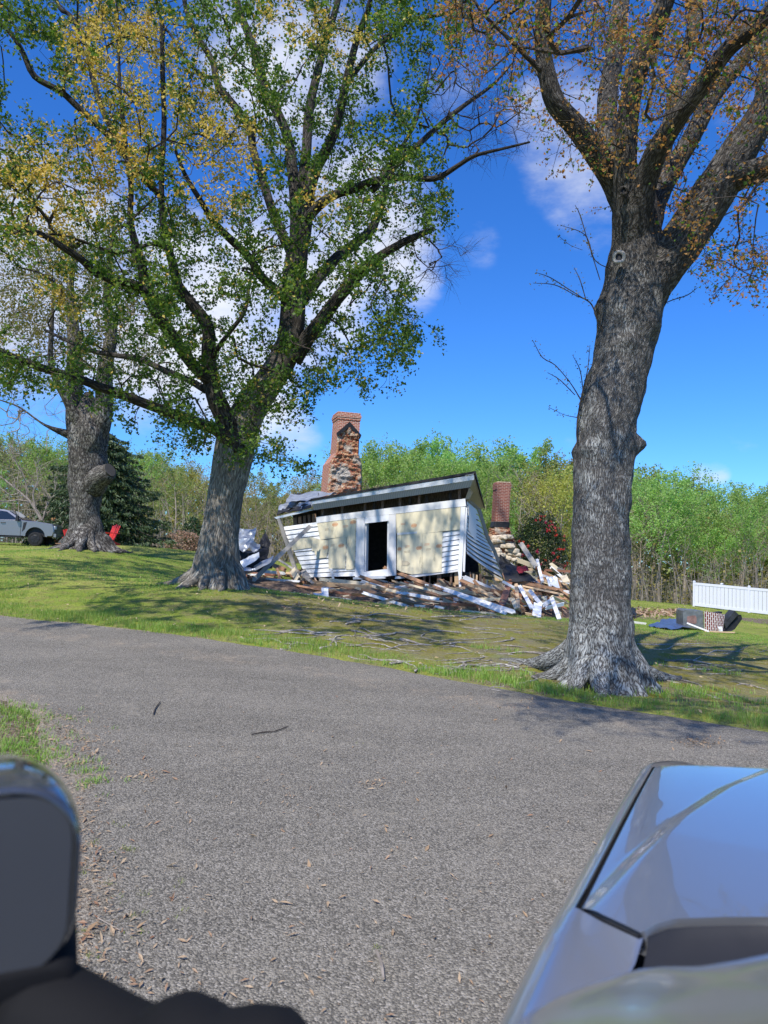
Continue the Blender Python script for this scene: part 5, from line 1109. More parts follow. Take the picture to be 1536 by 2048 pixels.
crumple('roofing_sheet', [at(474, 1126, 26.5), at(519, 1103, 27.0), at(520, 1116, 26.5), at(478, 1144, 26.2)], M_ALU, 'bright white strip of bent metal low in the heap beside the maple trunk', 'metal sheet', None, 16, 8, .10, 2.2, 4, group=G1)
crumple('roofing_sheet', [at(508, 1133, 26.6), at(548, 1112, 27.2), at(541, 1126, 26.6), at(508, 1142, 26.2)], M_GALV, 'blue-grey bent metal sheet resting behind the diagonal brace', 'metal sheet', None, 12, 8, .06, 2, 5, group=G1)
crumple('roofing_membrane', [at(530, 1060, 29.8), at(542, 1085, 29.2), at(534, 1105, 28.8), at(518, 1088, 29)], M_BLACK, 'pointed black scrap of roofing standing up behind the heap', 'roofing membrane', None, 8, 8, .10, 2, 6, group=G1)
crumple('gutter_scrap', [at(642, 1176, 25.9), at(656, 1174, 25.9), at(658, 1196, 25.2), at(645, 1197, 25.2)], M_ALU, 'corrugated white gutter scrap standing on the grass before the house', 'gutter', None, 8, 16, .05, 3, 7, ridges=40)
crumple('gutter_scrap', [at(626, 1186, 25.6), at(642, 1186, 25.6), at(664, 1206, 24.7), at(650, 1209, 24.7)], M_ALU, 'flattened white gutter end lying on the grass before the house', 'gutter', None, 14, 8, .06, 3, 8)
crumple('insulation_wrap', [at(1091, 1158, 27.5), at(1110, 1150, 27.6), at(1119, 1172, 26.8), at(1100, 1174, 26.8)], M_ALU, 'crumpled white wrap caught in the boards left of the big maple', 'wrap', None, 14, 12, .18, 3, 9)
crumple('cloth', [at(1034, 1131, 27.9), at(1052, 1126, 28.2), at(1060, 1144, 27.7), at(1040, 1145, 27.6)], M_CLOTH, 'crimson cloth crumpled on top of the debris heap', 'cloth', None, 14, 10, .20, 3.2, 10)
crumple('metal_flashing', [at(996, 1112, 29.6), at(1018, 1120, 29.2), at(1076, 1166, 27.2), at(1010, 1162, 27.6)], M_BLACK, 'black sheet of flashing bent over the heap beside the side wall', 'metal sheet', None, 22, 14, .20, 1.6, 11)
crumple('metal_flashing', [at(480, 1136, 26.3), at(500, 1131, 26.4), at(512, 1142, 26.1), at(482, 1146, 26)], M_GALV, 'grey crumpled flashing close against the maple trunk', 'metal sheet', None, 12, 8, .12, 3, 12)
# ---------------------------------------------------------------- boards
def board(p1, p2, w, t, mat, label, group, cat='board', name='board', tilt=None, jag=True, seed=None, warp=.012):
    rs = random.Random(seed if seed is not None else int((p1[0] * 131 + p2[2] * 977) * 1000)); p1, p2 = np.asarray(p1, float), np.asarray(p2, float); c = (p1 + p2) / 2; d = p2 - p1; L = np.linalg.norm(d); d /= L
    v = c - CAM; v /= np.linalg.norm(v); wv = np.cross(d, v); wv /= np.linalg.norm(wv); nv = np.cross(wv, d)
    a = rs.uniform(-.45, .45) if tilt is None else tilt; wv, nv = wv * math.cos(a) + nv * math.sin(a), nv * math.cos(a) - wv * math.sin(a)
    S, M_ = 6, 4; V, bow, tw = [], rs.uniform(-1, 1) * warp * L, rs.uniform(-.12, .12)
    e0 = [rs.uniform(0, min(.5 * w, .12) * 1.6) * jag for _ in range(M_ + 1)]; e1 = [rs.uniform(0, min(.5 * w, .12) * 1.6) * jag for _ in range(M_ + 1)]
    for side in (.5, -.5):
        for i in range(S + 1):
            u = i / S; ww = wv * math.cos(tw * u) + nv * math.sin(tw * u)
            for j in range(M_ + 1):
                x = u * L + (e0[j] if i == 0 else (-e1[j] if i == S else 0)); V.append(p1 - c + d * x + ww * w * (j / M_ - .5) + nv * (t * side + bow * math.sin(math.pi * u)))
    q = lambda s, i, j: s * (S + 1) * (M_ + 1) + i * (M_ + 1) + j; fs, uv = [], []
    for i in range(S):
        for j in range(M_):
            r = [(i / S * L, j / M_ * w), ((i + 1) / S * L, j / M_ * w), ((i + 1) / S * L, (j + 1) / M_ * w), (i / S * L, (j + 1) / M_ * w)]
            fs += [(q(0, i, j), q(0, i + 1, j), q(0, i + 1, j + 1), q(0, i, j + 1)), (q(1, i, j + 1), q(1, i + 1, j + 1), q(1, i + 1, j), q(1, i, j))]; uv += [r, [r[3], r[2], r[1], r[0]]]
        for j, s in ((0, 1), (M_, 0)):
            f = (q(0, i, j), q(1, i, j), q(1, i + 1, j), q(0, i + 1, j)); fs.append(f if s else f[::-1]); uv.append([(i / S * L, 0), (i / S * L, t), ((i + 1) / S * L, t), ((i + 1) / S * L, 0)][:: 1 if s else -1])
    for j in range(M_):
        for i, s in ((0, 0), (S, 1)): f = (q(0, i, j), q(1, i, j), q(1, i, j + 1), q(0, i, j + 1)); fs.append(f[::-1] if s else f); uv.append([(0, 0)] * 4)
    mb = MB(); mb.add(V, fs, uv); mb.v = [np.vstack(mb.v) + c]; o = mb.build(name, mat, origin=c); return tag(o, label, cat, group)
def dY(py): return 29.2 - (py - 1150) * .075
def pb(x1, y1, x2, y2, wpx, mat, label, t=.035, Y=None, group='loose boards from the collapsed house', name='board', cat='board', **k):
    Y1, Y2 = (dY(y1), dY(y2)) if Y is None else (Y if isinstance(Y, tuple) else (Y, Y)); a, b = at(x1, y1, Y1), at(x2, y2, Y2)
    for q in (a, b): q[2] = max(q[2], terr(q[0], q[1]) + t * .6)
    return board(a, b, wpx * (Y1 + Y2) / 2 / F, t, mat, label, group, cat, name, **k)
TRACED = [
 (767, 1135, 853, 1169, 7, M_BROWN, 'brown squared beam propped from the door sill down onto the heap', .12, 'beam'), (840, 1163, 888, 1182, 6, M_BROWN, 'shorter brown beam end just below the beam from the door sill', .11, 'beam'),
 (865, 1171, 1032, 1226, 9, M_WHITE2, 'longest white board sloping down to the grass at the front of the heap', .05, 'board'), (909, 1188, 1014, 1229, 6, M_WHITE2, 'white board lying against the front of the longest white board', .05, 'board'),
 (816, 1169.5, 904, 1192, 6, M_CREAM, 'cream board lying above the white one in the middle of the heap', .03, 'board'), (805, 1186, 881, 1199.5, 6, M_WHITE, 'white paint-worn board lying flat in the middle of the front heap', .035, 'board'),
 (800, 1202, 870, 1215, 5, M_BROWN, 'brown board at the very front edge of the heap over the grass', .04, 'board'), (873, 1192, 917, 1192, 4, M_BROWN, 'short level brown board under the longest white board', .04, 'board'),
 (1021, 1156, 1003, 1212, 13, M_RED, 'wide reddish-brown board leaning upright below the side wall', .05, 'board'), (1032, 1168, 1037, 1218, 7, M_TAN, 'upright light-brown post right of the wide reddish-brown board', .06, 'post'),
 (1024, 1196, 1034, 1218, 9, M_CREAM, 'broken cream offcut standing beside the light-brown post', .03, 'board'), (1038, 1171, 1065, 1219, 8, M_WHITE2, 'white board slanting down right of the light-brown post', .035, 'board'),
 (1058, 1180, 1084, 1211, 8, M_WHITE2, 'white board slanting to the short crossed pieces near the big maple', .035, 'board'), (1085, 1211, 1102, 1201, 8, M_WHITE2, 'stubby white block atop the crossed white boards near the big maple', .05, 'board'),
 (1103, 1194, 1119, 1239, 8, M_WHITE2, 'white board pointing at the grass nearest to the big maple trunk', .035, 'board'), (1091, 1216, 1128, 1208, 7, M_WHITE2, 'nearly level white board running behind the big maple trunk', .035, 'board'),
 (1076, 1207, 1073, 1235, 17, M_WHITE2, 'square white panel standing at the front of the heap', .03, 'panel'), (1050, 1227, 1076, 1231, 5, M_TAN, 'tan offcut flat on the grass beside the square white panel', .04, 'board'),
 (1074, 1119, 1085, 1165, 6, M_WHITE, 'white post sticking up out of the heap before the flowering bush', .08, 'post'), (1013, 1121, 1077, 1166, 3, M_ALU, 'thin white metal trim curving down over the black flashing', .03, 'trim'),
 (1037, 1164, 1128, 1181, 6, M_BROWN, 'brown board running level towards the big maple trunk', .05, 'board'), (1044, 1172, 1128, 1190, 4, M_TAN, 'tan lath under the brown board left of the big maple', .03, 'board'),
 (1032, 1119, 1069, 1133, 9, M_CREAM, 'cream sheet on top of the heap beside the crimson cloth', .03, 'board'), (634.5, 1158, 741, 1168, 7, M_CREAM, 'long tan plywood strip directly below the door sill', .03, 'board'),
 (642, 1168, 743, 1175, 8, M_TAN, 'second tan plywood strip, lower and closer than the first', .03, 'board'), (742.5, 1172, 801, 1186, 6, M_CREAM, 'pale board continuing to the right of the plywood strips', .03, 'board'),
 (791, 1184, 860, 1197, 5, M_WHITE, 'worn white lath under the cream board in the front heap', .03, 'board'), (702, 1188, 798, 1190, 5, M_BROWN, 'level brown board low in the front of the heap, left part', .05, 'board'),
 (754, 1207, 819, 1190, 5, M_TAN, 'tan lath crossing the brown boards at the front left of the heap', .04, 'board'), (772, 1185, 862, 1216, 4, M_BROWN, 'thin brown lath sloping to the right at the front of the heap', .04, 'board'),
 (559, 1185, 702, 1200, 3, M_ALU, 'long white downspout lying on the grass in front of the house', .06, 'downspout'), (700, 1201, 701, 1217, 5, M_ALU, 'small white metal scrap poking up from the grass', .02, 'scrap'),
 (533, 1161, 668, 1185, 4, M_BROWN, 'long brown joist lying from the leaning brace to the gutter scrap', .10, 'joist'), (530, 1158, 601, 1163, 4, M_WHITE, 'white board at the foot of the leaning post', .04, 'board'),
 (590, 1138, 627, 1167, 5, M_GREY, 'grey board sloping down right of the leaning post', .05, 'board'), (558, 1120, 592, 1142, 4, M_GREY, 'thin grey board meeting the leaning post from the left', .05, 'board'),
 (486, 1139, 572, 1147, 6, M_WHITE, 'white board lying level beside the foot of the maple', .05, 'board'), (494, 1136, 546, 1114, 4, M_GREY, 'grey strip slanting up to the leaning brace', .04, 'board'),
 (481, 1150, 500, 1154, 8, M_RED, 'rusty split block beside the maple trunk', .12, 'block'), (517, 1160, 530, 1167, 10, M_TAN, 'tan split block at the foot of the diagonal brace', .12, 'block'),
 (552, 1130, 560, 1160, 5, M_BROWN, 'short dark stake upright under the diagonal brace', .06, 'post'), (545, 1130, 572, 1140, 8, M_BROWN, 'broken brown block under the diagonal brace', .10, 'block'),
 (584, 1138, 596, 1160, 13, M_CREAM, 'cream offcut propped behind the leaning post', .02, 'board'), (605, 1140, 618, 1158, 11, M_GREY, 'dark grey offcut leaning on the left clapboards', .02, 'board'),
 (828, 1211, 856, 1213, 4, M_WHITE, 'small white offcut lying on the grass before the heap', .03, 'board'), (868, 1212, 890, 1217, 4, M_WHITE, 'pale offcut on the grass under the longest white board', .03, 'board'),
 (920, 1221, 990, 1231, 4, M_CREAM, 'pale splinter of board on the grass right of the small offcuts', .03, 'board'), (1126, 1150, 1134, 1166, 14, M_CREAM, 'cream triangular panel against the back of the big maple trunk', .03, 'panel')]
for r in TRACED: pb(*r[:7], t=r[7], Y=(dY(r[1]) - .55, dY(r[3]) - .45), name=r[8], cat=r[8], jag=r[8] not in ('downspout', 'trim'), tilt=.25 if r[8] in ('beam', 'panel') else None)
pb(624, 1049, 504, 1163, 8.5, M_GREY, 'long grey diagonal brace propped against the left clapboards', .05, Y=(29.0, 26.4), name='brace', cat='brace', tilt=0.0)
pb(1039.6, 1084, 1074, 1136, 10, M_GREY, 'tall weathered grey board leaning in front of the flowering bush', .04, Y=(29.6, 28.4), tilt=.1)
pb(923, 1152, 1002, 1187, 9, M_WHITE, 'white rail sloping below the side wall of the house', .05, Y=(27.9, 28.3), name='rail', cat='rail', tilt=0)
for k in range(9): pb(940 + k * 7, 1140 + k * 3.4 + random.uniform(-6, 4), 939 + k * 7 + random.uniform(-2, 2), 1176 + k * 2, random.uniform(2, 5), random.choice([M_TAN, M_BROWN, M_STUD, M_GREY]), 'splintered upright lath in the gap under the side wall', .03, Y=28.6, group='splintered laths under the side wall', name='lath', cat='lath')
# the rest of the heap: individual boards thrown over one another
MIX = [(M_BROWN, 'brown', 7), (M_TAN, 'tan', 9), (M_WHITE, 'white-painted', 3), (M_CREAM, 'cream', 5), (M_RED, 'reddish', 3), (M_GREY, 'grey', 2)]; bag = [m for m in MIX for _ in range(m[2])]
ZONES = [((640, 1160), (930, 1192), 74, 'in the heap before the doorway', (-.25, .35)), ((900, 1172), (1070, 1216), 46, 'in the heap below the side wall', (-.1, .9)), ((1030, 1130), (1130, 1214), 60, 'in the heap left of the big maple', (-.2, .8)), ((480, 1142), (640, 1180), 34, 'in the heap below the leaning brace', (-.1, .3)), ((780, 1180), (1010, 1216), 22, 'low along the front of the heap', (-.05, .35)), ((690, 1170), (1000, 1206), 34, 'laid long across the front of the heap', (.06, .36)), ((960, 1150), (1120, 1204), 40, 'stacked at the right end of the heap', (-.1, .8))]
for (x0, y0), (x1, y1), n, wh, ang in ZONES:
    for k in range(n):
        u = random.random(); x = x0 + (x1 - x0) * u; y = random.uniform(y0, y1)
        if wh == 'in the heap before the doorway': y = random.uniform(1162 + 12 * abs(u - .2), 1186 + 22 * u)
        if wh == 'in the heap left of the big maple': y = random.uniform(1124 + 20 * (1 - u) * random.random(), 1212)
        L = random.uniform(26, 96) if 'maple' not in wh else random.uniform(18, 60); L = random.uniform(70, 150) if 'long' in wh else L; a = random.uniform(*ang); m, cn, _ = random.choice(bag); Y = dY(y) + random.uniform(.15, 1.2) - (.0 if y > 1170 else -1.0)
        dx, dy = L / 2 * math.cos(a), L / 2 * math.sin(a); pb(x - dx, y - dy, x + dx, y + dy, random.uniform(2.8, 6.6), m, 'loose %s board %s' % (cn, wh), random.uniform(.02, .06), Y=(Y + random.uniform(-.6, .6), Y + random.uniform(-.6, .6)), group='%s boards %s' % (cn, wh))
# mound of splinters and rubbish under the boards
n = 3600; P, A_ = [], []
for (px, py, sx, sy, k, hz) in ((780, 1182, 75, 10, 900, .35), (960, 1195, 60, 10, 700, .45), (1085, 1180, 30, 16, 900, .8), (560, 1162, 50, 7, 500, .4), (840, 1168, 60, 4, 400, .4), (1000, 1212, 60, 6, 300, .15)):
    for _ in range(k):
        a, b = px + rng.normal() * sx, py + rng.normal() * sy; q = at(a, b, dY(b) + rng.uniform(.4, 1.8)); g = terr(q[0], q[1]); q[2] = max(g + .01, q[2] - rng.uniform(0, hz)); P.append(q)
me = leaf_mesh('splinters', P, rng.uniform(.10, .36, len(P)), SH_QUAD, leafmat('splinter_wood', [(.32, .18, .10), (.46, .30, .17), (.58, .44, .30), (.22, .13, .08)], .0, .8), (0, -.4, .6), (1, .16))
tag(link('splinters', me), 'heap of small brown splinters and rubbish under the boards', 'rubble', kind='stuff')
# solid underside so that the heap hides the ground behind it
mb = MB()
def mound(name, pxs, Yc, w, h, mat, seed):
    a, b = at(pxs[0], 1180, Yc), at(pxs[1], 1180, Yc); nu, nv = 40, 16; V = []
    for i in range(nu + 1):
        for j in range(nv + 1):
            u, v = i / nu, j / nv; x, y = a[0] + (b[0] - a[0]) * u, Yc + (v - .5) * w; z = terr(x, y) - .05 + h * math.sin(math.pi * u) ** .5 * math.sin(math.pi * v) ** .8 * (1 + .5 * vnoise(np.array([[x, y, 0]]), 1.7, seed)[0]); V.append((x, y, z))
    mb = MB(); mb.add(V, [(i * (nv + 1) + j, (i + 1) * (nv + 1) + j, (i + 1) * (nv + 1) + j + 1, i * (nv + 1) + j + 1) for i in range(nu) for j in range(nv)]); return mb.build(name, mat, origin=((a[0] + b[0]) / 2, Yc, terr((a[0] + b[0]) / 2, Yc)))
M_EARTH = simple('dark_rubble_earth', (.14, .095, .065), .95, var=.5, scale=7, bump=.9, bscale=18)
for nm, s, Yc, w, h, lab in (('rubble_mound', (610, 900), 27.2, 3.2, .42, 'low dark mound of rubble under the boards before the doorway'), ('rubble_mound', (890, 1150), 27.4, 4.2, .62, 'dark mound of rubble under the boards left of the big maple'), ('rubble_mound', (475, 640), 27.2, 2.4, .35, 'dark mound of rubble under the leaning brace')):
    tag(mound(nm, s, Yc, w, h, M_EARTH, 3), lab, 'rubble', kind='stuff')
# pale chips strewn on the grass before the heap
Q = []
for _ in range(420):
    a, b = rng.uniform(560, 1130), 1212 + abs(rng.normal()) * 9 - 14 * (rng.uniform() < .3); q = atg(a, b); Q.append((q[0], q[1], q[2] + .05))
tag(link('wood_chips', leaf_mesh('wood_chips', Q, rng.uniform(.03, .13, len(Q)), SH_QUAD, M_LITTER, (0, 0, 3), (1, .3))), 'pale wood chips strewn on the grass before the heap', 'wood chips', kind='stuff')

# ---------------------------------------------------------------- chimneys
def ground_z(p): return float(terr(p[0], p[1]))
def face_uv(P): # u along the horizontal run, v up
    d = P[1] - P[0]; d = d / (np.linalg.norm(d[:2]) + 1e-9); return [((p - P[0])[:2] @ d[:2] + 5, p[2]) for p in P]
def loft4(mb, rings, top=True):
    for a, b in zip(rings[:-1], rings[1:]):
        for i in range(4):
            j = (i + 1) % 4; P = np.array([a[i], a[j], b[j], b[i]]); mb.add(P, [(0, 1, 2, 3)], [face_uv(P)])
    if top: mb.add(np.array(rings[-1]), [(0, 1, 2, 3)], [[(0, 0)] * 4])
YC = 34.0; th = R(17); E1 = np.array((math.cos(th), math.sin(th), 0)); E2 = np.array((-math.sin(th), math.cos(th), 0)); FN = np.array((math.sin(th), -math.cos(th), 0))
def sec(cx, y, W_, D_, gz=None):
    C = at(cx, y, YC)
    if gz is not None: C[2] = gz
    W_ *= .866 / .956; D_ *= .5 / .31; return [C, C + E1 * W_, C + E1 * W_ + E2 * D_, C + E2 * D_]
b0 = at(652, 1100, YC); gz = ground_z(b0)
chim = thing('brick_chimney', (b0[0] + .8, b0[1] + .8, gz), 'tall broken brick chimney with crumbling rubble face standing behind the house roof', 'chimney')
SECS = [sec(651, 1100, 1.98, .85, gz - .1), sec(652, 1040, 1.97, .83), sec(653, 985, 1.95, .83), sec(659, 925, 1.78, .94), sec(672, 905, 1.25, .77), sec(676, 838, 1.22, .70)]
mb = MB(); loft4(mb, SECS); mb.build('brick_stack', M_BRICK, chim)
def grow(s, g, dz): c = sum(s) / 4; return [c + (p - c) * g + (0, 0, dz) for p in s]
t0 = SECS[-1]; mb = MB(); loft4(mb, [grow(t0, 1.0, .0), grow(t0, 1.05, .0), grow(t0, 1.05, .12), grow(t0, 1.10, .12), grow(t0, 1.10, .26), grow(t0, 1.03, .26), grow(t0, 1.03, .38)]); mb.build('corbelled_cap', M_BRICK, chim)
# crumbling core on the house side
def front(s, z):
    zs = [q[0][2] for q in SECS]; k = min(max(0, int(np.searchsorted(zs, z)) - 1), len(SECS) - 2); u = (z - zs[k]) / (zs[k + 1] - zs[k]); C = SECS[k][0] * (1 - u) + SECS[k + 1][0] * u; Rr = SECS[k][1] * (1 - u) + SECS[k + 1][1] * u
    p = C + (Rr - C) * s; p[2] = z; return p
zb, zap, zeave = gz + .3, at(696.5, 852, YC)[2], at(672, 868, YC)[2]; nu, nv = 46, 120; V, pl = [], []
pc = front(.4, at(690, 948, YC)[2])
for j in range(nv + 1):
    for i in range(nu + 1):
        s = i / nu * .985 + .01; ztop = zeave + (zap - zeave) * (1 - abs(s - .52) / .52); z = zb + (ztop - zb) * j / nv; p = front(s, z); q = np.array([[s * 2, 3, z]])
        n1 = fbm(q, 2.4, 4, 4)[0]; n2 = vnoise(q * np.array((1, 1, 2.6)), 4.5, 8)[0]; course = .05 * vnoise(q * np.array((.25, 1, 1)), 9.0, 21)[0]
        e = min(1, i / 3, (nu - i) / 3, j / 2 + .3, (nv - j) / 2 + .3); dep = .05 + .13 * n1 + .06 * n2 + course * .8
        if abs(s - .5) < .42 and at(690, 908, YC)[2] < z < at(690, 872, YC)[2]: dep -= .16 * (1 - abs(s - .5) / .42) ** .5
        V.append(p + FN * max(.012, (.11 + dep) * e)); d = p - pc; pl.append(math.exp(-((d @ E1 / .42) ** 2 + (d[2] / .62) ** 2)) * .9 + .5 * math.exp(-((d @ E1 - .35) ** 2 / .25 + (d[2] + .95) ** 2 / .08)))
mb = MB(); mb.add(V, [(j * (nu + 1) + i, j * (nu + 1) + i + 1, (j + 1) * (nu + 1) + i + 1, (j + 1) * (nu + 1) + i) for j in range(nv) for i in range(nu)]); o = mb.build('rubble_face', M_RUBBLE, chim)
a = o.data.attributes.new('plaster', 'FLOAT', 'POINT'); a.data.foreach_set('value', np.array(pl, np.float32))
mb = MB(); ap, ap2 = front(.5, at(696, 843, YC)[2]) + FN * .16, front(.5, at(696, 854, YC)[2]) + FN * .16
for e_, e2 in ((front(-.03, at(671, 866, YC)[2]), front(.0, at(671, 872, YC)[2])), (front(1.05, at(722, 869, YC)[2]), front(1.0, at(722, 876, YC)[2]))):
    mb.prism([e_ + FN * .18, ap, ap2, e2 + FN * .18], -FN * .19)
mb.build('roof_flashing', M_BLACK, chim)
# small chimney, right of the house
YC2 = 33.0; th2 = R(8); F1 = np.array((math.cos(th2), math.sin(th2), 0)); F2 = np.array((-math.sin(th2), math.cos(th2), 0)); b0 = at(1003, 1118, YC2); gz2 = ground_z(b0)
ch2 = thing('brick_chimney', (b0[0], b0[1] + .4, gz2), 'short round-cornered red brick chimney on a heap of stones right of the house', 'chimney')
def sec2(cx, y, hw): c = at(cx, y, YC2 + .35); return [c - F1 * hw - F2 * .35, c + F1 * hw - F2 * .35, c + F1 * hw + F2 * .35, c - F1 * hw + F2 * .35]
def ring8(s, k=.22):
    out = []
    for i in range(4):
        p, nx_, pv = s[i], s[(i + 1) % 4], s[i - 1]; out += [p + (pv - p) * k * .5, p + ((pv - p) + (nx_ - p)) * k * .14, p + (nx_ - p) * k * .5]
    return out
def loftn(mb, rings, top=True):
    n = len(rings[0]); L = np.cumsum([0] + [np.linalg.norm(rings[0][(i + 1) % n] - rings[0][i]) for i in range(n)])
    for a, b in zip(rings[:-1], rings[1:]):
        for i in range(n): j = (i + 1) % n; mb.add([a[i], a[j], b[j], b[i]], [(0, 1, 2, 3)], [[(L[i], a[i][2]), (L[i + 1], a[j][2]), (L[i + 1], b[j][2]), (L[i], b[i][2])]])
    if top: mb.add(rings[-1], [tuple(range(n))])
mb = MB(); loftn(mb, [ring8(sec2(1000, 1048, .345)), ring8(sec2(1003.5, 981, .345))]); mb.build('brick_stack', M_BRICK2, ch2)
mb = MB(); loftn(mb, [ring8(sec2(1003.5, 981, .345)), ring8(sec2(1003.6, 980.5, .375)), ring8(sec2(1004, 969, .375)), ring8(sec2(1004, 968.5, .36)), ring8(sec2(1004.2, 966, .35))]); mb.build('corbelled_cap', M_BRICK2, ch2)
mb = MB(); loftn(mb, [ring8(sec2(1004.2, 966, .335)), ring8(sec2(1004.3, 964.8, .30))]); mb.build('mortar_top', M_STONE, ch2)
mb = MB(); loftn(mb, [ring8(sec2(999, 1055, .40)), ring8(sec2(1000, 1048, .38)), ring8(sec2(1000.3, 1044, .36))]); mb.build('roof_flashing', M_BLACK, ch2)
mb = MB(); P0 = [ring8(sec2(998 + k * .2, 1078 - k * 2.5, .50 - k * .012), .3) for k in range(10)]
for k, r_ in enumerate(P0):
    for i in range(len(r_)): r_[i] = r_[i] + np.append(rng.normal(size=2) * .035, 0)
loftn(mb, P0); o = mb.build('rubble_neck', M_RUBBLE, ch2)
rs = np.random.default_rng(12)
def stone(c, s, name, parent):
    bm = bmesh.new(); bmesh.ops.create_icosphere(bm, subdivisions=2, radius=1); V = np.array([v.co[:] for v in bm.verts]); fs = [[v.index for v in f.verts] for f in bm.faces]; bm.free()
    V = np.sign(V) * np.abs(V) ** .55; V = V * (1 + .16 * fbm(V + rs.uniform(0, 50), 1.2, 3, 2)[:, None]) * np.asarray(s); a = rs.uniform(0, 3); M_ = np.array([[math.cos(a), -math.sin(a), 0], [math.sin(a), math.cos(a), 0], [0, 0, 1]])
    mb = MB(); mb.add(V @ M_.T + c, fs); return mb.build(name, M_STONE, parent)
for k in range(64):
    row = k // 11; y = 1118 - row * 8.6 + rs.uniform(-2, 2); half = 34 - row * 3.2; x = 1004 + rs.uniform(-1, 1) * half; c = at(x, y, 32.6 + rs.uniform(-.35, .35)); stone(c, (rs.uniform(.11, .24), rs.uniform(.12, .2), rs.uniform(.07, .12)), 'stone', ch2)
mb = MB(); ring_ = lambda y, hx, hy: [at(1004, y, 33.1) + np.array((hx * math.cos(a), hy * math.sin(a), 0)) for a in np.linspace(0, 2 * math.pi, 17)[:-1]]
loftn(mb, [ring_(1120, .8, .6), ring_(1090, .68, .5), ring_(1074, .55, .42)]); mb.build('stone_core', M_RUBBLE, ch2)

# ---------------------------------------------------------------- white fence
A, B = at(1388, 1213, 53.0), at(1700, 1246, 44.5); fd = (B - A)[:2]; FL = np.linalg.norm(fd); fd /= FL; FD = np.array((fd[0], fd[1], 0)); FNN = np.array((fd[1], -fd[0], 0))
fence = thing('privacy_fence', (A[0], A[1], ground_z(A)), 'white vinyl privacy fence in front of the woods at the right', 'fence')
Mf = np.array([[FD[0], -FNN[0], 0], [FD[1], -FNN[1], 0], [0, 0, 1]]); SPN = 2.05; nposts = int(FL / SPN) + 1
for k in range(nposts):
    c = A + FD * SPN * k; z = ground_z(c); mb = MB(); back = .0 if k % 2 == 0 else -.14; cc = np.array((c[0], c[1], 0)) + FNN * back
    mb.box(cc + (0, 0, z + .90), (.13, .13, 1.86), Mf); mb.box(cc + (0, 0, z + 1.845), (.16, .16, .035), Mf); mb.box(cc + (0, 0, z + 1.885), (.15, .15, .045), Mf, taper=.3); mb.build('post', M_VINYL, fence)
    if k == nposts - 1: break
    d = A + FD * SPN * (k + 1); z2 = ground_z(d); sl_ = (z2 - z) / SPN; a0, a1 = .07, SPN - .07
    if k % 2 == 0: a1 = SPN
    else: a0 = 0
    def strip(u0, u1, h0, h1, th_, off): return np.array([np.array((*(c + FD * u)[:2], z + sl_ * u + h)) + FNN * (off + th_ / 2) for u, h in ((u0, h0), (u1, h0), (u1, h1), (u0, h1))]), -FNN * th_
    for h0, h1 in ((.06, .26), (1.60, 1.78)): mb = MB(); mb.prism(*strip(a0, a1, h0, h1, .06, .0)); mb.build('rail', M_VINYL, fence)
    mb = MB(); nb = 7; w_ = (a1 - a0) / nb
    for q in range(nb): mb.prism(*strip(a0 + q * w_ + .014, a0 + (q + 1) * w_ - .014, .26, 1.60, .022, .0))
    mb.build('panel', M_VINYL, fence)

# ---------------------------------------------------------------- toppled chimney casing and loose sheets on the grass, right
YT = 26.0; b = at(1408, 1262, YT); b[2] = ground_z(b); tc = thing('chimney_casing', b, 'toppled chimney casing of grey metal and printed brick with a black cap, on the grass', 'chimney casing')
def tp(x, y, o=0.0): return at(x, y, YT) + np.array((0, o, 0))
mb = MB(); rim = [(1366.5, 1251), (1366, 1228), (1367, 1222), (1371, 1219.5), (1406.5, 1222.5), (1408, 1259.5), (1390, 1257)]; mb.prism([tp(*p) for p in rim], (0, .62, .02)); mb.build('metal_end', simple('dull_zinc', (.20, .205, .20), .5, .5, var=.25, scale=5), tc)
mb = MB(); mb.prism([tp(1385, 1231, -.012), (tp(1391, 1231, -.012)), tp(1393, 1236, -.012), tp(1393, 1246, -.012), tp(1389, 1248, -.012), tp(1374, 1245, -.012), tp(1374, 1233, -.012)], (0, .010, 0)); mb.build('rusty_patch', simple('rust_patch', (.22, .13, .11), .8, var=.3), tc)
mb = MB(); nq = 10
for i in range(nq):
    u, v = i / nq, (i + 1) / nq; f = lambda s: (tp(1407.5 + 41 * s, 1222.5 + 6 * s, -.05 - .10 * math.sin(s * math.pi)), tp(1408 + 36 * s, 1260 + 2.5 * s, -.05 - .10 * math.sin(s * math.pi)))
    (a0, a1), (c0, c1) = f(u), f(v); mb.add([a1, c1, c0, a0, a1 + (0, .6, 0), c1 + (0, .6, 0), c0 + (0, .6, 0), a0 + (0, .6, 0)], [(0, 1, 2, 3), (3, 2, 6, 7), (0, 4, 5, 1)], [[(0, u * .85), (0, v * .85), (.75, v * .85), (.75, u * .85)], [(0, u), (0, v), (.6, v), (.6, u)], [(0, 0)] * 4])
mb.build('printed_brick', M_FAUX, tc)
mb = MB(); mb.prism([tp(1446, 1246, -.1), tp(1467, 1221, -.1), tp(1474, 1228, -.1), tp(1449, 1257, -.1)], (.05, .55, .0)); mb.build('cap_lid', simple('black_cap_metal', (.04, .042, .046), .45, .3, var=.3), tc)
mb = MB(); mb.prism([tp(1449, 1257.5, .0), tp(1474, 1229, .0), tp(1484, 1230, .05), tp(1486, 1238, .05), tp(1470, 1258, .0), tp(1462, 1262, -.05), tp(1444, 1263, -.05)], (.0, .5, .0)); mb.build('cap_body', M_BLACK, tc)
mb = MB(); mb.prism([tp(1431, 1228, .3), tp(1453, 1225, .3), tp(1450, 1231, .3), tp(1436, 1231, .3)], (0, .3, 0)); mb.build('bent_flange', M_BLACK, tc)
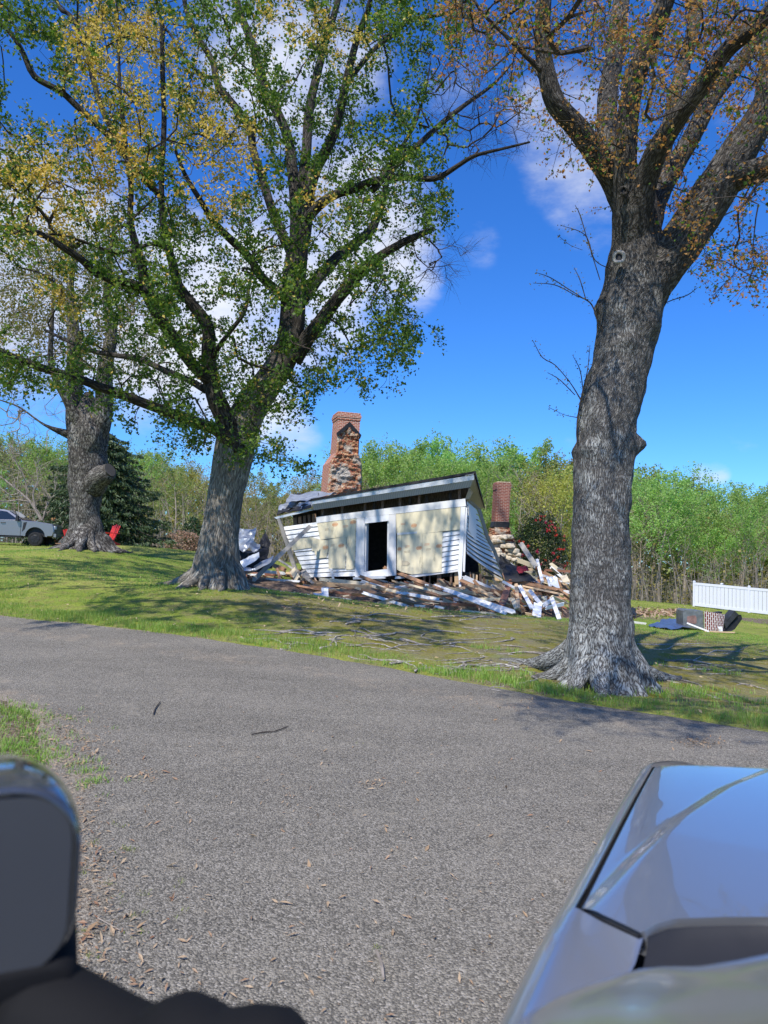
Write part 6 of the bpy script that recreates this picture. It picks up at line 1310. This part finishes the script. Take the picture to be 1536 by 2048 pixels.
crumple('paper_scrap', [tp(1429, 1252, -.25), tp(1438, 1251, -.25), tp(1438, 1262, -.25), tp(1431, 1261, -.25)], M_WHITE2, 'small white scrap stuck to the printed brick casing on the grass', 'scrap', None, 6, 6, .04, 4, 3)
def gp(x, y, h=.03): q = atg(x, y); q[2] += h; return q
crumple('metal_sheet', [gp(1296, 1254, .04), gp(1334, 1261, .04), gp(1398, 1259, .10), gp(1340, 1250, .32)], M_BLUEM, 'dark blue metal sheet lying on the shaded grass beside the casing', 'metal sheet', None, 20, 12, .10, 1.2, 4)
pb(1374, 1246, 1418, 1263, 3, M_WHITE2, 'curled white edging running from the casing along the blue sheet', .02, Y=(25.7, 25.2), name='edging', cat='edging', group=None, jag=False, warp=.05)
pb(1304, 1263, 1367, 1267, 3.4, M_CREAM, 'pale flat strip on the grass in front of the blue sheet', .02, Y=(25.4, 25.2), name='strip', cat='strip', group=None)
pb(1408, 1263, 1470, 1265, 2.5, M_TAN, 'thin tan board under the printed brick casing', .03, Y=(25.6, 25.5), name='board', group=None)
pb(1255, 1243, 1294, 1248, 4, M_WHITE2, 'white strip on the grass just right of the big maple trunk', .02, Y=(27.5, 27.2), name='strip', cat='strip', group=None)
crumple('roofing_scrap', [gp(1256, 1240, .02), gp(1274, 1238, .02), gp(1271, 1224, .2), gp(1256, 1222, .3)], M_BLACK, 'black lump of roofing on the grass behind the big maple trunk', 'roofing membrane', None, 10, 8, .12, 2, 3)
pb(1268, 1236, 1286, 1229, 3, M_DARK, 'dark splintered stick beside the black roofing lump', .03, Y=(30, 31), name='stick', cat='stick', group=None)
pb(1258, 1226, 1284, 1214, 2, M_TAN, 'long tan lath lying far back behind the big maple trunk', .03, Y=(40, 44), name='lath', cat='lath', group=None)
Q = [];
for _ in range(500): q = atg(1315 + rng.normal() * 40, 1228 + rng.normal() * 4.5); Q.append(q + (0, 0, .06))
for _ in range(120): q = atg(1347 + rng.normal() * 8, 1227 + rng.normal() * 1.5); Q.append(q + (0, 0, .12))
tag(link('wood_chips', leaf_mesh('wood_chips', np.array(Q), rng.uniform(.08, .35, len(Q)), SH_QUAD, M_LITTER, (0, 0, 1.5), (1, .35))), 'tan chips and splinters strewn on the lawn before the white fence', 'wood chips', kind='stuff')

# ---------------------------------------------------------------- red plastic garden chairs and a low box by the gnarled tree
def plank(mb, a, b, w, t, nrm):
    a, b, nrm = np.asarray(a, float), np.asarray(b, float), np.asarray(nrm, float); d = b - a; d /= np.linalg.norm(d); nrm /= np.linalg.norm(nrm); s = np.cross(d, nrm); mb.prism([a - s * w / 2, b - s * w / 2, b + s * w / 2, a + s * w / 2], -nrm * t)
def adirondack(loc, rz, label):
    root = thing('garden_chair', loc, label, 'garden chair', 'red plastic garden chairs'); c, s = math.cos(rz), math.sin(rz); L0 = np.asarray(loc, float)
    def part(nm, items):
        mb = MB(); [plank(mb, *i) for i in items]; mb.v = [np.vstack(mb.v) @ np.array([[c, s, 0], [-s, c, 0], [0, 0, 1]]) + L0]; mb.build(nm, M_REDP, root)
    part('seat', [((.36 - k * .105, -.26, .40 - k * .035), (.36 - k * .105, .26, .40 - k * .035), .09, .025, (.3, 0, 1)) for k in range(6)])
    part('backrest', [((-.20, y, .20), (-.48, y * 1.25, 1.0 - abs(y) * .35), .095, .022, (1, 0, .35)) for y in (-.22, -.11, 0, .11, .22)] + [((-.27, -.26, .38), (-.27, .26, .38), .07, .03, (1, 0, .35)), ((-.43, -.28, .78), (-.43, .28, .78), .07, .03, (1, 0, .35))])
    for y in (-.33, .33):
        part('armrest', [((.45, y, .60), (-.42, y, .56), .14, .028, (0, 0, 1))]); part('leg', [((.36, y * .9, -.02), (.36, y * .9, .57), .11, .035, (0, 1, 0))]); part('leg', [((.40, y * .8, .33), (-.55, y * .8, -.01), .12, .03, (0, 1, 0))])
    return root
q = at(213, 1093, 34.0); adirondack((q[0], 34.0, ground_z(q)), math.pi + .95, 'red plastic garden chair standing right of the gnarled tree trunk')
q = at(149, 1090, 34.5); adirondack((q[0], 34.5, ground_z(q)), -.5, 'red plastic garden chair mostly hidden behind the left of the gnarled trunk')
q = at(124, 1088, 30.5); q[2] = ground_z(q); o = thing('wooden_box', q, 'low dark wooden box against the roots of the gnarled tree', 'box'); mb = MB()
mb.box(q + (0, 0, .16), (.36, .3, .30)); mb.build('box_side', M_DKWOOD, o); mb = MB(); mb.box(q + (0, 0, .325), (.42, .36, .03)); mb.build('lid', M_BROWN, o)

# ---------------------------------------------------------------- parked pickup, far left
M_PAINT, t = newmat('silver_truck_paint'); t.out(t.principled((.22, .21, .225), .32, .5, .5, None, Coat_Weight=1.0, Coat_Roughness=.05))
M_GLASS, t = newmat('dark_car_glass'); t.out(t.principled((.012, .014, .017), .06, 0, .7))
M_TYRE = simple('tyre_rubber', (.018, .018, .019), .85, var=.2); M_BLKP = simple('black_plastic', (.022, .022, .024), .5, var=.1, bump=.05)
wp = at(70, 1092, 42.0); ph = R(9); cph, sph = math.cos(ph), math.sin(ph); TM = np.array([[cph, -sph, 0], [sph, cph, 0], [0, 0, 1]]); zt = ground_z(wp)
TO = np.array((wp[0], 42.0, zt)) - TM @ np.array((2.05, -.92, 0))
truck = thing('pickup_truck', TO, 'silver crew-cab pickup with black wheels parked on the grass at the far left', 'pickup truck')
def tbuild(nm, mb, mat, parent=truck, smooth=False):
    mb.v = [np.vstack(mb.v) @ TM.T + TO]; return mb.build(nm, mat, parent, smooth=smooth, origin=wloc(parent))
def arch(cx, r, z, n=12): return [(cx + r * math.cos(a), z + r * math.sin(a)) for a in np.linspace(math.pi * 1.0, 0, n)]
lowp = [(-3.15, .62), (-2.55, .62)] + arch(-1.98, .55, .55) + [(-1.40, .55), (1.42, .55)] + arch(2.05, .57, .55) + [(2.66, .58), (3.02, .60), (3.08, .85), (3.05, 1.18), (2.95, 1.33), (2.2, 1.43), (1.25, 1.50), (-1.30, 1.47), (-1.36, 1.45), (-3.12, 1.42), (-3.18, 1.0)]
mb = MB(); yh = 1.0; ins = .06
outer = np.array([(x, 0, z) for x, z in lowp]); cxz = np.array((0, 0, 1.0))
rings = [outer + (0, -yh + .10, 0), outer + (0, -yh + .03, 0), outer * (1, 1, 1) + (0, -yh, 0)]
sm = cxz + (outer - cxz) * np.array((.985, 1, .93)); n = len(lowp); R0 = [sm + (0, -yh, 0), outer + (0, -yh + .07, 0), outer + (0, yh - .07, 0), sm + (0, yh, 0)]
V = np.vstack(R0); fs = [list(range(n)), list(range(4 * n - 1, 3 * n - 1, -1))]
for k in range(3): fs += [[k * n + i, (k + 1) * n + i, (k + 1) * n + (i + 1) % n, k * n + (i + 1) % n] for i in range(n)]
mb.add(V, fs); tbuild('body', mb, M_PAINT)
cab = [(1.28, 1.49), (.42, 2.04), (.15, 2.10), (-.85, 2.11), (-1.12, 2.05), (-1.34, 1.46)]; mb = MB(); n = len(cab)
V = [(x, -.95 + .16 * (z - 1.48) / .6, z) for x, z in cab] + [(x, .95 - .16 * (z - 1.48) / .6, z) for x, z in cab]; mb.add(V, [list(range(n)), list(range(2 * n - 1, n - 1, -1))] + [[i, i + n, (i + 1) % n + n, (i + 1) % n] for i in range(n)]); tbuild('cab', mb, M_PAINT)
def side(poly, off, th_=.012): return [(x, -.95 + .16 * (z - 1.48) / .6 - off, z) for x, z in poly]
for nm, poly in (('window', [(1.02, 1.53), (.36, 1.97), (-.04, 2.02), (-.04, 1.50)]), ('window', [(-.12, 1.50), (-.12, 2.02), (-.80, 2.03), (-1.02, 1.98), (-1.14, 1.52)])):
    mb = MB(); mb.prism(side(poly, .012), (0, .02, 0)); tbuild(nm, mb, M_GLASS)
mb = MB(); mb.prism([(1.24, -.84, 1.53), (1.24, .84, 1.53), (.46, .74, 2.03), (.46, -.74, 2.03)], (.02, 0, .02)); tbuild('windscreen', mb, M_GLASS)
for cx in (2.05, -1.98):
    for y in (-.86, .86):
        mb = MB(); mb.tube([(cx, y - .14, .41), (cx, y - .12, .41), (cx, y + .12, .41), (cx, y + .14, .41)], [.36, .41, .41, .36], 26); w_ = tbuild('wheel', mb, M_TYRE)
        mb = MB(); s_ = -1 if y < 0 else 1; mb.tube([(cx, y + .145 * s_, .41), (cx, y + .16 * s_, .41)], [.25, .22], 18); [mb.box((cx + .13 * math.cos(a), y + .165 * s_, .41 + .13 * math.sin(a)), (.24, .02, .05), [[math.cos(a), 0, -math.sin(a)], [0, 1, 0], [math.sin(a), 0, math.cos(a)]]) for a in np.linspace(0, 2 * math.pi, 7)[:-1]]; tbuild('rim', mb, M_BLKP, w_)
    mb = MB(); mb.prism([(x, -.80, z) for x, z in arch(cx, .545, .555)], (0, 1.6, 0)); tbuild('wheel_arch', mb, M_BLKP)
    A_ = arch(cx, .57, .56); B_ = arch(cx, .66, .56); mb = MB()
    for i in range(len(A_) - 1): mb.prism([(A_[i][0], -1.005, A_[i][1]), (A_[i + 1][0], -1.005, A_[i + 1][1]), (B_[i + 1][0], -1.005, B_[i + 1][1]), (B_[i][0], -1.005, B_[i][1])], (0, .06, 0))
    tbuild('arch_lip', mb, M_PAINT)
mb = MB(); mb.prism([(1.36, -1.008, 1.36), (1.55, -1.008, 1.40), (1.46, -1.008, .98), (1.30, -1.008, .80)], (0, .03, 0)); tbuild('fender_vent', mb, M_BLKP)
for x in (1.22, -.06): mb = MB(); mb.box((x, -1.003, 1.02), (.014, .02, .86)); tbuild('door_seam', mb, M_BLKP)
mb = MB(); mb.tube([(.12, -1.0, 1.31), (.14, -1.05, 1.31), (.34, -1.05, 1.31), (.36, -1.0, 1.31)], .022, 8); tbuild('door_handle', mb, M_BLKP)
mb = MB(); mb.box((1.05, -1.13, 1.58), (.16, .22, .30), taper=.85); mb.box((1.05, -1.0, 1.50), (.10, .14, .06)); tbuild('wing_mirror', mb, M_BLKP)
mb = MB(); mb.box((.0, -.96, .50), (2.6, .16, .07)); tbuild('running_board', mb, M_BLKP)
mb = MB(); mb.box((3.06, -.72, 1.12), (.06, .34, .20)); tbuild('headlight', mb, M_VINYL); mb = MB(); mb.box((3.12, 0, .66), (.14, 1.9, .2)); tbuild('bumper', mb, M_PAINT)
mb = MB(); mb.box((-.2, 0, .62), (4.6, 1.5, .22)); tbuild('underbody', mb, M_BLKP)

# ---------------------------------------------------------------- sticks lying on the driveway
for (pts, w_, mat, lab) in ([[(503, 1473), (530, 1468), (548, 1467), (575, 1457)], .006, M_TWIG, 'thin dark twig lying on the asphalt in the middle of the driveway'], [[(307, 1432), (311, 1420), (320, 1408)], .007, M_TWIG, 'short dark twig on the asphalt near the verge'], [[(752, 1911), (762, 1935), (767, 1968)], .0075, M_PALETWIG, 'pale curved stick on the asphalt closest to the car'], [[(195, 1843), (222, 1858), (240, 1868)], .003, M_PALETWIG, 'thin tan stalk on the worn asphalt at left'], [[(1165, 1420), (1190, 1424)], .012, M_PALETWIG, 'tan wood splinter at the lawn edge below the big maple']):
    mb = MB(); C = catmull([atg(*p) + (0, 0, w_ + .012) for p in pts], .03); mb.tube(C, np.linspace(1, .7, len(C)) * w_, 6, bark_disp(.2, 60, 20)); tag(mb.build('stick', mat, origin=C[len(C) // 2]), lab, 'stick')

# ---------------------------------------------------------------- the photographer's own car (hood, fender, mirror in view)
M_SILV, t = newmat('silver_car_paint'); ob = t.coord(); fl = t.noise(ob, 900, 2, .5)
t.out(t.principled((.40, .415, .44), .33, .75, .5, None, Coat_Weight=1.0, Coat_Roughness=.02))
M_GLSS, t = newmat('mirror_glass'); t.out(t.principled((.085, .09, .102), .16, .3, .6))
M_BLKM = simple('matt_black_plastic', (.008, .008, .009), .8, var=.1, bump=.05, spec=.15)
M_CHR, t = newmat('glossy_dark_housing'); t.out(t.principled((.045, .047, .05), .12, .0, .9, None, Coat_Weight=1.0, Coat_Roughness=.02))
M_SEAM = simple('dark_seam_rubber', (.008, .008, .009), .6, var=.1, bump=0)
cf_, cr_ = np.array((.4588, .8886, 0)), np.array((.8886, -.4588, 0)); cf_ /= np.linalg.norm(cf_); cr_ = np.array((cf_[1], -cf_[0], 0))
def cp(f, r, z): return cf_ * f + cr_ * r + np.array((0, 0, z))
car = thing('car', cp(.6, .545, 0), 'silver car in the foreground seen from its driver window, hood at the right', 'car')
RM = .545
def hrear(r): r = RM - abs(r - RM) if r > RM else r; return np.interp(r, [-.212, -.179, -.125, -.111, -.089, -.028, .025, .2, .545], [1.077, 1.050, 1.022, 1.055, 1.081, 1.119, 1.148, 1.19, 1.22])
def hfront(r): r = RM - abs(r - RM) if r > RM else r; return np.interp(r, [-.212, -.16, -.113, .045, .25, .545], [2.0, 2.045, 2.075, 2.153, 2.20, 2.22])
def hz(f, r):
    rr = RM - abs(r - RM); v = np.clip((f - 1.0) / 1.2, 0, 1); ridge = np.interp(f, [1.07, 1.265, 1.506, 1.797, 2.071, 2.2], [-.212, -.181, -.134, -.057, .043, .10])
    z = 1.106 - .012 * v - .022 * v ** 4 + .010 * (1 - ((RM - rr) / .76) ** 2) + .016 * float(smooth01(np.array(rr - ridge), -.012, .030)) * (.35 + .65 * min(1, v * 3))
    return z - .006 * math.exp(-(rr + .212) / .03)
nu, nv = 150, 90; V = []
us = np.concatenate([np.linspace(0, .3, 90)[:-1] , np.linspace(.3, .7, 25)[:-1], np.linspace(.7, 1, 38)]); nu = len(us) - 1
for j in range(nv + 1):
    for u in us:
        r = -.212 + u * 1.514; f = hrear(r) + (hfront(r) - hrear(r)) * j / nv; z = hz(f, r); e = j / nv
        if e > .965: z -= .03 * ((e - .965) / .035) ** 2
        V.append(cp(f, r, z))
V = np.array(V); top = len(V); idx = lambda i, j: j * (nu + 1) + i; fs = [(idx(i, j), idx(i + 1, j), idx(i + 1, j + 1), idx(i, j + 1)) for j in range(nv) for i in range(nu)]
rim = [idx(i, 0) for i in range(nu + 1)] + [idx(nu, j) for j in range(1, nv + 1)] + [idx(i, nv) for i in range(nu - 1, -1, -1)] + [idx(0, j) for j in range(nv - 1, 0, -1)]
mb = MB(); mb.add(V, fs); mb.build('hood', M_SILV, car, smooth=True)
mb = MB(); RV = V[rim]; n = len(rim); cen = cp(1.6, RM, 0); cen[2] = 0; inw = (cen - RV) * np.array((1, 1, 0)); inw /= np.linalg.norm(inw, axis=1)[:, None]
mb.add(np.vstack([RV + (0, 0, .0005), RV + inw * .004 - (0, 0, .004), RV + inw * .006 - (0, 0, .03)]), [(k * n + i, k * n + (i + 1) % n, (k + 1) * n + (i + 1) % n, (k + 1) * n + i)[::-1] for k in range(2) for i in range(n)]); mb.build('hood_edge', M_SILV, car, smooth=True)
# dark gap under the hood edge
mb = MB(); L_ = [cp(f, -.2165, hz(f, -.212) - .014) for f in np.linspace(1.072, 2.0, 40)]; mb.tube(L_, .0085, 8); L2 = [cp(hrear(r) - .004, r - .003, hz(hrear(r), max(r, -.212)) - .012) for r in np.linspace(-.216, -.122, 24)]; mb.tube(L2, .0075, 8); mb.build('hood_gap', M_SEAM, car)
# front fender: shoulder and side
def fprof(f):
    taper = .10 * max(0, (f - 1.95) / .35) ** 2; zt = hz(min(max(f, 1.0), 2.1), -.212) + .004 - .06 * max(0, (f - 1.95) / .35) ** 2 - .02 * max(0, (.98 - f) / .4)
    inner = -.2205 if True else 0
    return [(inner, zt), (-.230, zt - .003), (-.243, zt - .012), (-.254, zt - .032), (-.262, zt - .065), (-.268, zt - .12), (-.272, zt - .20), (-.274, .72), (-.270, .55), (-.262, .36)], taper
for sgn, nm in ((1, 'fender'), (-1, 'fender')):
    V = []; F_ = np.concatenate([np.linspace(.30, .9, 14)[:-1], np.linspace(.9, 2.32, 60)]); 
    for f in F_:
        pr, tp_ = fprof(f)
        for (r, z) in pr: r = r + tp_; V.append(cp(f, r if sgn > 0 else 2 * RM - r, z))
    m = 10; fs = [(i * m + j, (i + 1) * m + j, (i + 1) * m + j + 1, i * m + j + 1)[::sgn] for i in range(len(F_) - 1) for j in range(m - 1)]
    mb = MB(); mb.add(V, fs); mb.build(nm, M_SILV, car, smooth=True)
# cowl corner panel between fender and windscreen pillar (silver)
mb = MB(); rows = []
for u in np.linspace(0, 1, 24):
    r = -.2215 + u * .0995; f0 = hrear(max(r, -.212)) - .010; zf = lambda f: fprof(f)[0][0][1]; zz = lambda f, z: zf(f) * (1 - u ** .6) + z * u ** .6
    rows.append([cp(f0, r, zz(f0, hz(f0 + .01, max(r, -.212)) - .004)), cp(f0 - .04, r - .004 * u, zz(f0 - .04, 1.096)), cp(f0 - .09, r - .01 * u, zz(f0 - .09, 1.092)), cp(f0 - .16, r - .02 * u, zz(f0 - .16, 1.08)), cp(f0 - .30, r - .02 * u, zz(f0 - .3, 1.06))])
mb.add(np.array(rows).reshape(-1, 3), [(i * 5 + j, (i + 1) * 5 + j, (i + 1) * 5 + j + 1, i * 5 + j + 1)[::-1] for i in range(23) for j in range(4)]); mb.build('cowl_corner', M_SILV, car, smooth=True)
# black cowl and windscreen
mb = MB(); rows = []
for r in np.linspace(-.118, 1.208, 60):
    f0 = hrear(r) - .006; rows.append([cp(f0, r, hz(f0, r) - .008), cp(f0 - .012, r, hz(f0, r) - .022), cp(f0 - .075, r, hz(f0, r) - .030)])
mb.add(np.array(rows).reshape(-1, 3), [(i * 3 + j, (i + 1) * 3 + j, (i + 1) * 3 + j + 1, i * 3 + j + 1)[::-1] for i in range(59) for j in range(2)]); mb.build('cowl', M_BLKP, car, smooth=True)
def pix(px, py, d): return at(px, py, d)
pil = [pix(1060, 2130, .86), pix(1180, 2095, .76), pix(1330, 2078, .67), pix(1540, 2092, .55), cp(.30, .20, 1.50), cp(.02, .27, 1.66), cp(-.5, .31, 1.70)]
C = catmull(pil, .03); mb = MB(); mb.tube(C, np.interp(np.linspace(0, 1, len(C)), [0, .15, 1], [.045, .055, .05]), 20); mb.build('windscreen_pillar', M_SILV, car, smooth=True)
LE = catmull([cp(1.010, -.121, 1.080), cp(.905, -.135, 1.105), pix(1335, 2082, .672), pix(1545, 2096, .552), cp(.30, .20, 1.49), cp(.02, .27, 1.65)], .03); rows = []
for p in LE:
    l, r = p @ cf_, p @ cr_; rows.append([cp(l + (.10 - .04 * (p[2] - 1.07)) * (1 - (2 * u - 1) ** 2) ** .8, r + (2 * RM - 2 * r) * u, p[2] - .006 + .03 * (1 - (2 * u - 1) ** 2)) for u in np.linspace(0, 1, 30)])
mb = MB(); n = len(LE); mb.add(np.array(rows).reshape(-1, 3), [(i * 30 + j, (i + 1) * 30 + j, (i + 1) * 30 + j + 1, i * 30 + j + 1) for i in range(n - 1) for j in range(29)]); mb.build('windscreen', M_GLASS, car, smooth=True)
C2 = np.array([cp(p @ cf_, 2 * RM - p @ cr_, p[2]) for p in C]); mb = MB(); mb.tube(C2, .05, 14); mb.build('windscreen_pillar', M_SILV, car, smooth=True)
mb = MB(); mb.prism([cp(.1, .27, 1.68), cp(.1, .82, 1.68), cp(-1.6, .82, 1.66), cp(-1.6, .27, 1.66)], (0, 0, .05)); mb.build('roof', M_SILV, car)
for sgn in (1, -1):
    rr = lambda r: r if sgn > 0 else 2 * RM - r
    mb = MB(); mb.prism([cp(.30, rr(-.262), .36), cp(.30, rr(-.262), 1.045), cp(-1.0, rr(-.25), 1.05), cp(-1.0, rr(-.262), .36)], cr_ * .05 * sgn); mb.build('door', M_SILV, car)
    mb = MB(); mb.prism([cp(-1.05, rr(-.245), 1.055), cp(-.42, rr(-.245), 1.055), cp(-.42, rr(.245), 1.655), cp(-1.05, rr(.25), 1.655)], cr_ * .012 * sgn); mb.build('side_window', M_GLASS, car)
    mb = MB(); mb.prism([cp(-.42, rr(-.252), 1.05), cp(-.30, rr(-.252), 1.05), cp(-.30, rr(.24), 1.66), cp(-.42, rr(.24), 1.66)], cr_ * .03 * sgn); mb.build('door_pillar', M_BLKP, car)
    mb = MB(); mb.prism([cp(-1.05, rr(-.27), .36), cp(-1.05, rr(-.26), 1.05), cp(-2.6, rr(-.24), 1.05), cp(-2.6, rr(-.26), .40)], cr_ * .05 * sgn); mb.build('rear_panel', M_SILV, car)
# nose: bumper and lamps
mb = MB(); rows = []
for r in np.linspace(-.19, 1.28, 40): f = hfront(r); z = hz(f, r) - .035; rows.append([cp(f, r, z), cp(f + .05, r, z - .05), cp(f + .10, r, z - .25), cp(f + .12, r, .5), cp(f + .04, r, .3)])
mb.add(np.array(rows).reshape(-1, 3), [(i * 5 + j, (i + 1) * 5 + j, (i + 1) * 5 + j + 1, i * 5 + j + 1) for i in range(39) for j in range(4)]); mb.build('bumper', M_SILV, car, smooth=True)
for r in (-.05, 1.14): mb = MB(); mb.box(cp(2.24, r, .86), (.22, .06, .12), np.array([cr_, cf_, (0, 0, 1)]).T); mb.build('headlight', M_VINYL, car)
for f in (1.75, -1.1):
    for r in (-.15, 1.24): mb = MB(); a = cp(f, r - .11, .34); b_ = cp(f, r + .11, .34); mb.tube([a, a + (b_ - a) * .1, a + (b_ - a) * .9, b_], [.30, .34, .34, .30], 28); mb.build('wheel', M_TYRE, car)
# door mirror, near left
mir = tag(link('door_mirror', None, car, np.array((-.42, .60, 1.33))))
def rrect(sx, sz, cx, cz, rad, y, n=9):
    P = []
    for qx, qz, a0 in ((1, 1, 0), (-1, 1, 90), (-1, -1, 180), (1, -1, 270)):
        for a in np.linspace(R(a0), R(a0 + 90), n): P.append((cx + qx * (sx - rad) + rad * math.cos(a), y, cz + qz * (sz - rad) + rad * math.sin(a)))
    return np.array(P)
def mloft(mb, rings, cap0=False, cap1=True):
    n = len(rings[0]); V = np.vstack(rings); fs = [(k * n + i, k * n + (i + 1) % n, (k + 1) * n + (i + 1) % n, (k + 1) * n + i) for k in range(len(rings) - 1) for i in range(n)]
    if cap1: fs.append([(len(rings) - 1) * n + i for i in range(n)])
    if cap0: fs.append(list(range(n))[::-1])
    mb.add(V, fs)
MXc, MZc = -.384, 1.348; sx, sz = .165, .072
def mrot(mb, a=R(24)):
    c = np.array((MXc + sx, .55, 0)); V = np.vstack(mb.v) - c; mb.v = [np.stack([V[:, 0] * math.cos(a) - V[:, 1] * math.sin(a), V[:, 0] * math.sin(a) + V[:, 1] * math.cos(a), V[:, 2]], -1) + c]; return mb
mb = MB(); mloft(mb, [rrect(sx - .012, sz - .012, MXc, MZc, .040, .560), rrect(sx - .004, sz - .004, MXc, MZc, .046, .550), rrect(sx, sz, MXc, MZc, .05, .556), rrect(sx, sz, MXc, MZc, .052, .60), rrect(sx * .98, sz * .97, MXc, MZc, .055, .64), rrect(sx * .92, sz * .90, MXc, MZc, .052, .672), rrect(sx * .78, sz * .70, MXc, MZc, .04, .694), rrect(sx * .5, sz * .4, MXc, MZc, .02, .704)]); mrot(mb).build('mirror_housing', M_CHR, mir, smooth=True)
mb = MB(); mloft(mb, [rrect(sx - .007, sz - .008, MXc, MZc + .0, .036, .5505), rrect(sx - .007, sz - .008, MXc, MZc, .036, .560)], True, False); mrot(mb).build('glass', M_GLSS, mir)
mb = MB(); mloft(mb, [rrect(sx - .002, .024, MXc, MZc - sz - .012, .014, .548), rrect(sx + .003, .028, MXc, MZc - sz - .012, .016, .556), rrect(sx + .003, .028, MXc, MZc - sz - .012, .016, .64), rrect(sx * .8, .02, MXc, MZc - sz - .01, .012, .68)], True); mrot(mb).build('lower_shell', M_BLKM, mir, smooth=True)
mb = MB(); C = catmull([list(pix(60, 2030, .56)) + [.042], list(pix(180, 2085, .54)) + [.038], list(pix(300, 2130, .51)) + [.034], list(pix(368, 2104, .495)) + [.035], list(pix(430, 2136, .48)) + [.033], list(pix(560, 2160, .46)) + [.034], list(cp(.34, -.255, 1.20)) + [.04]], .012); mb.tube(C[:, :3], C[:, 3], 18); mb.build('arm', M_BLKM, mir, smooth=True)
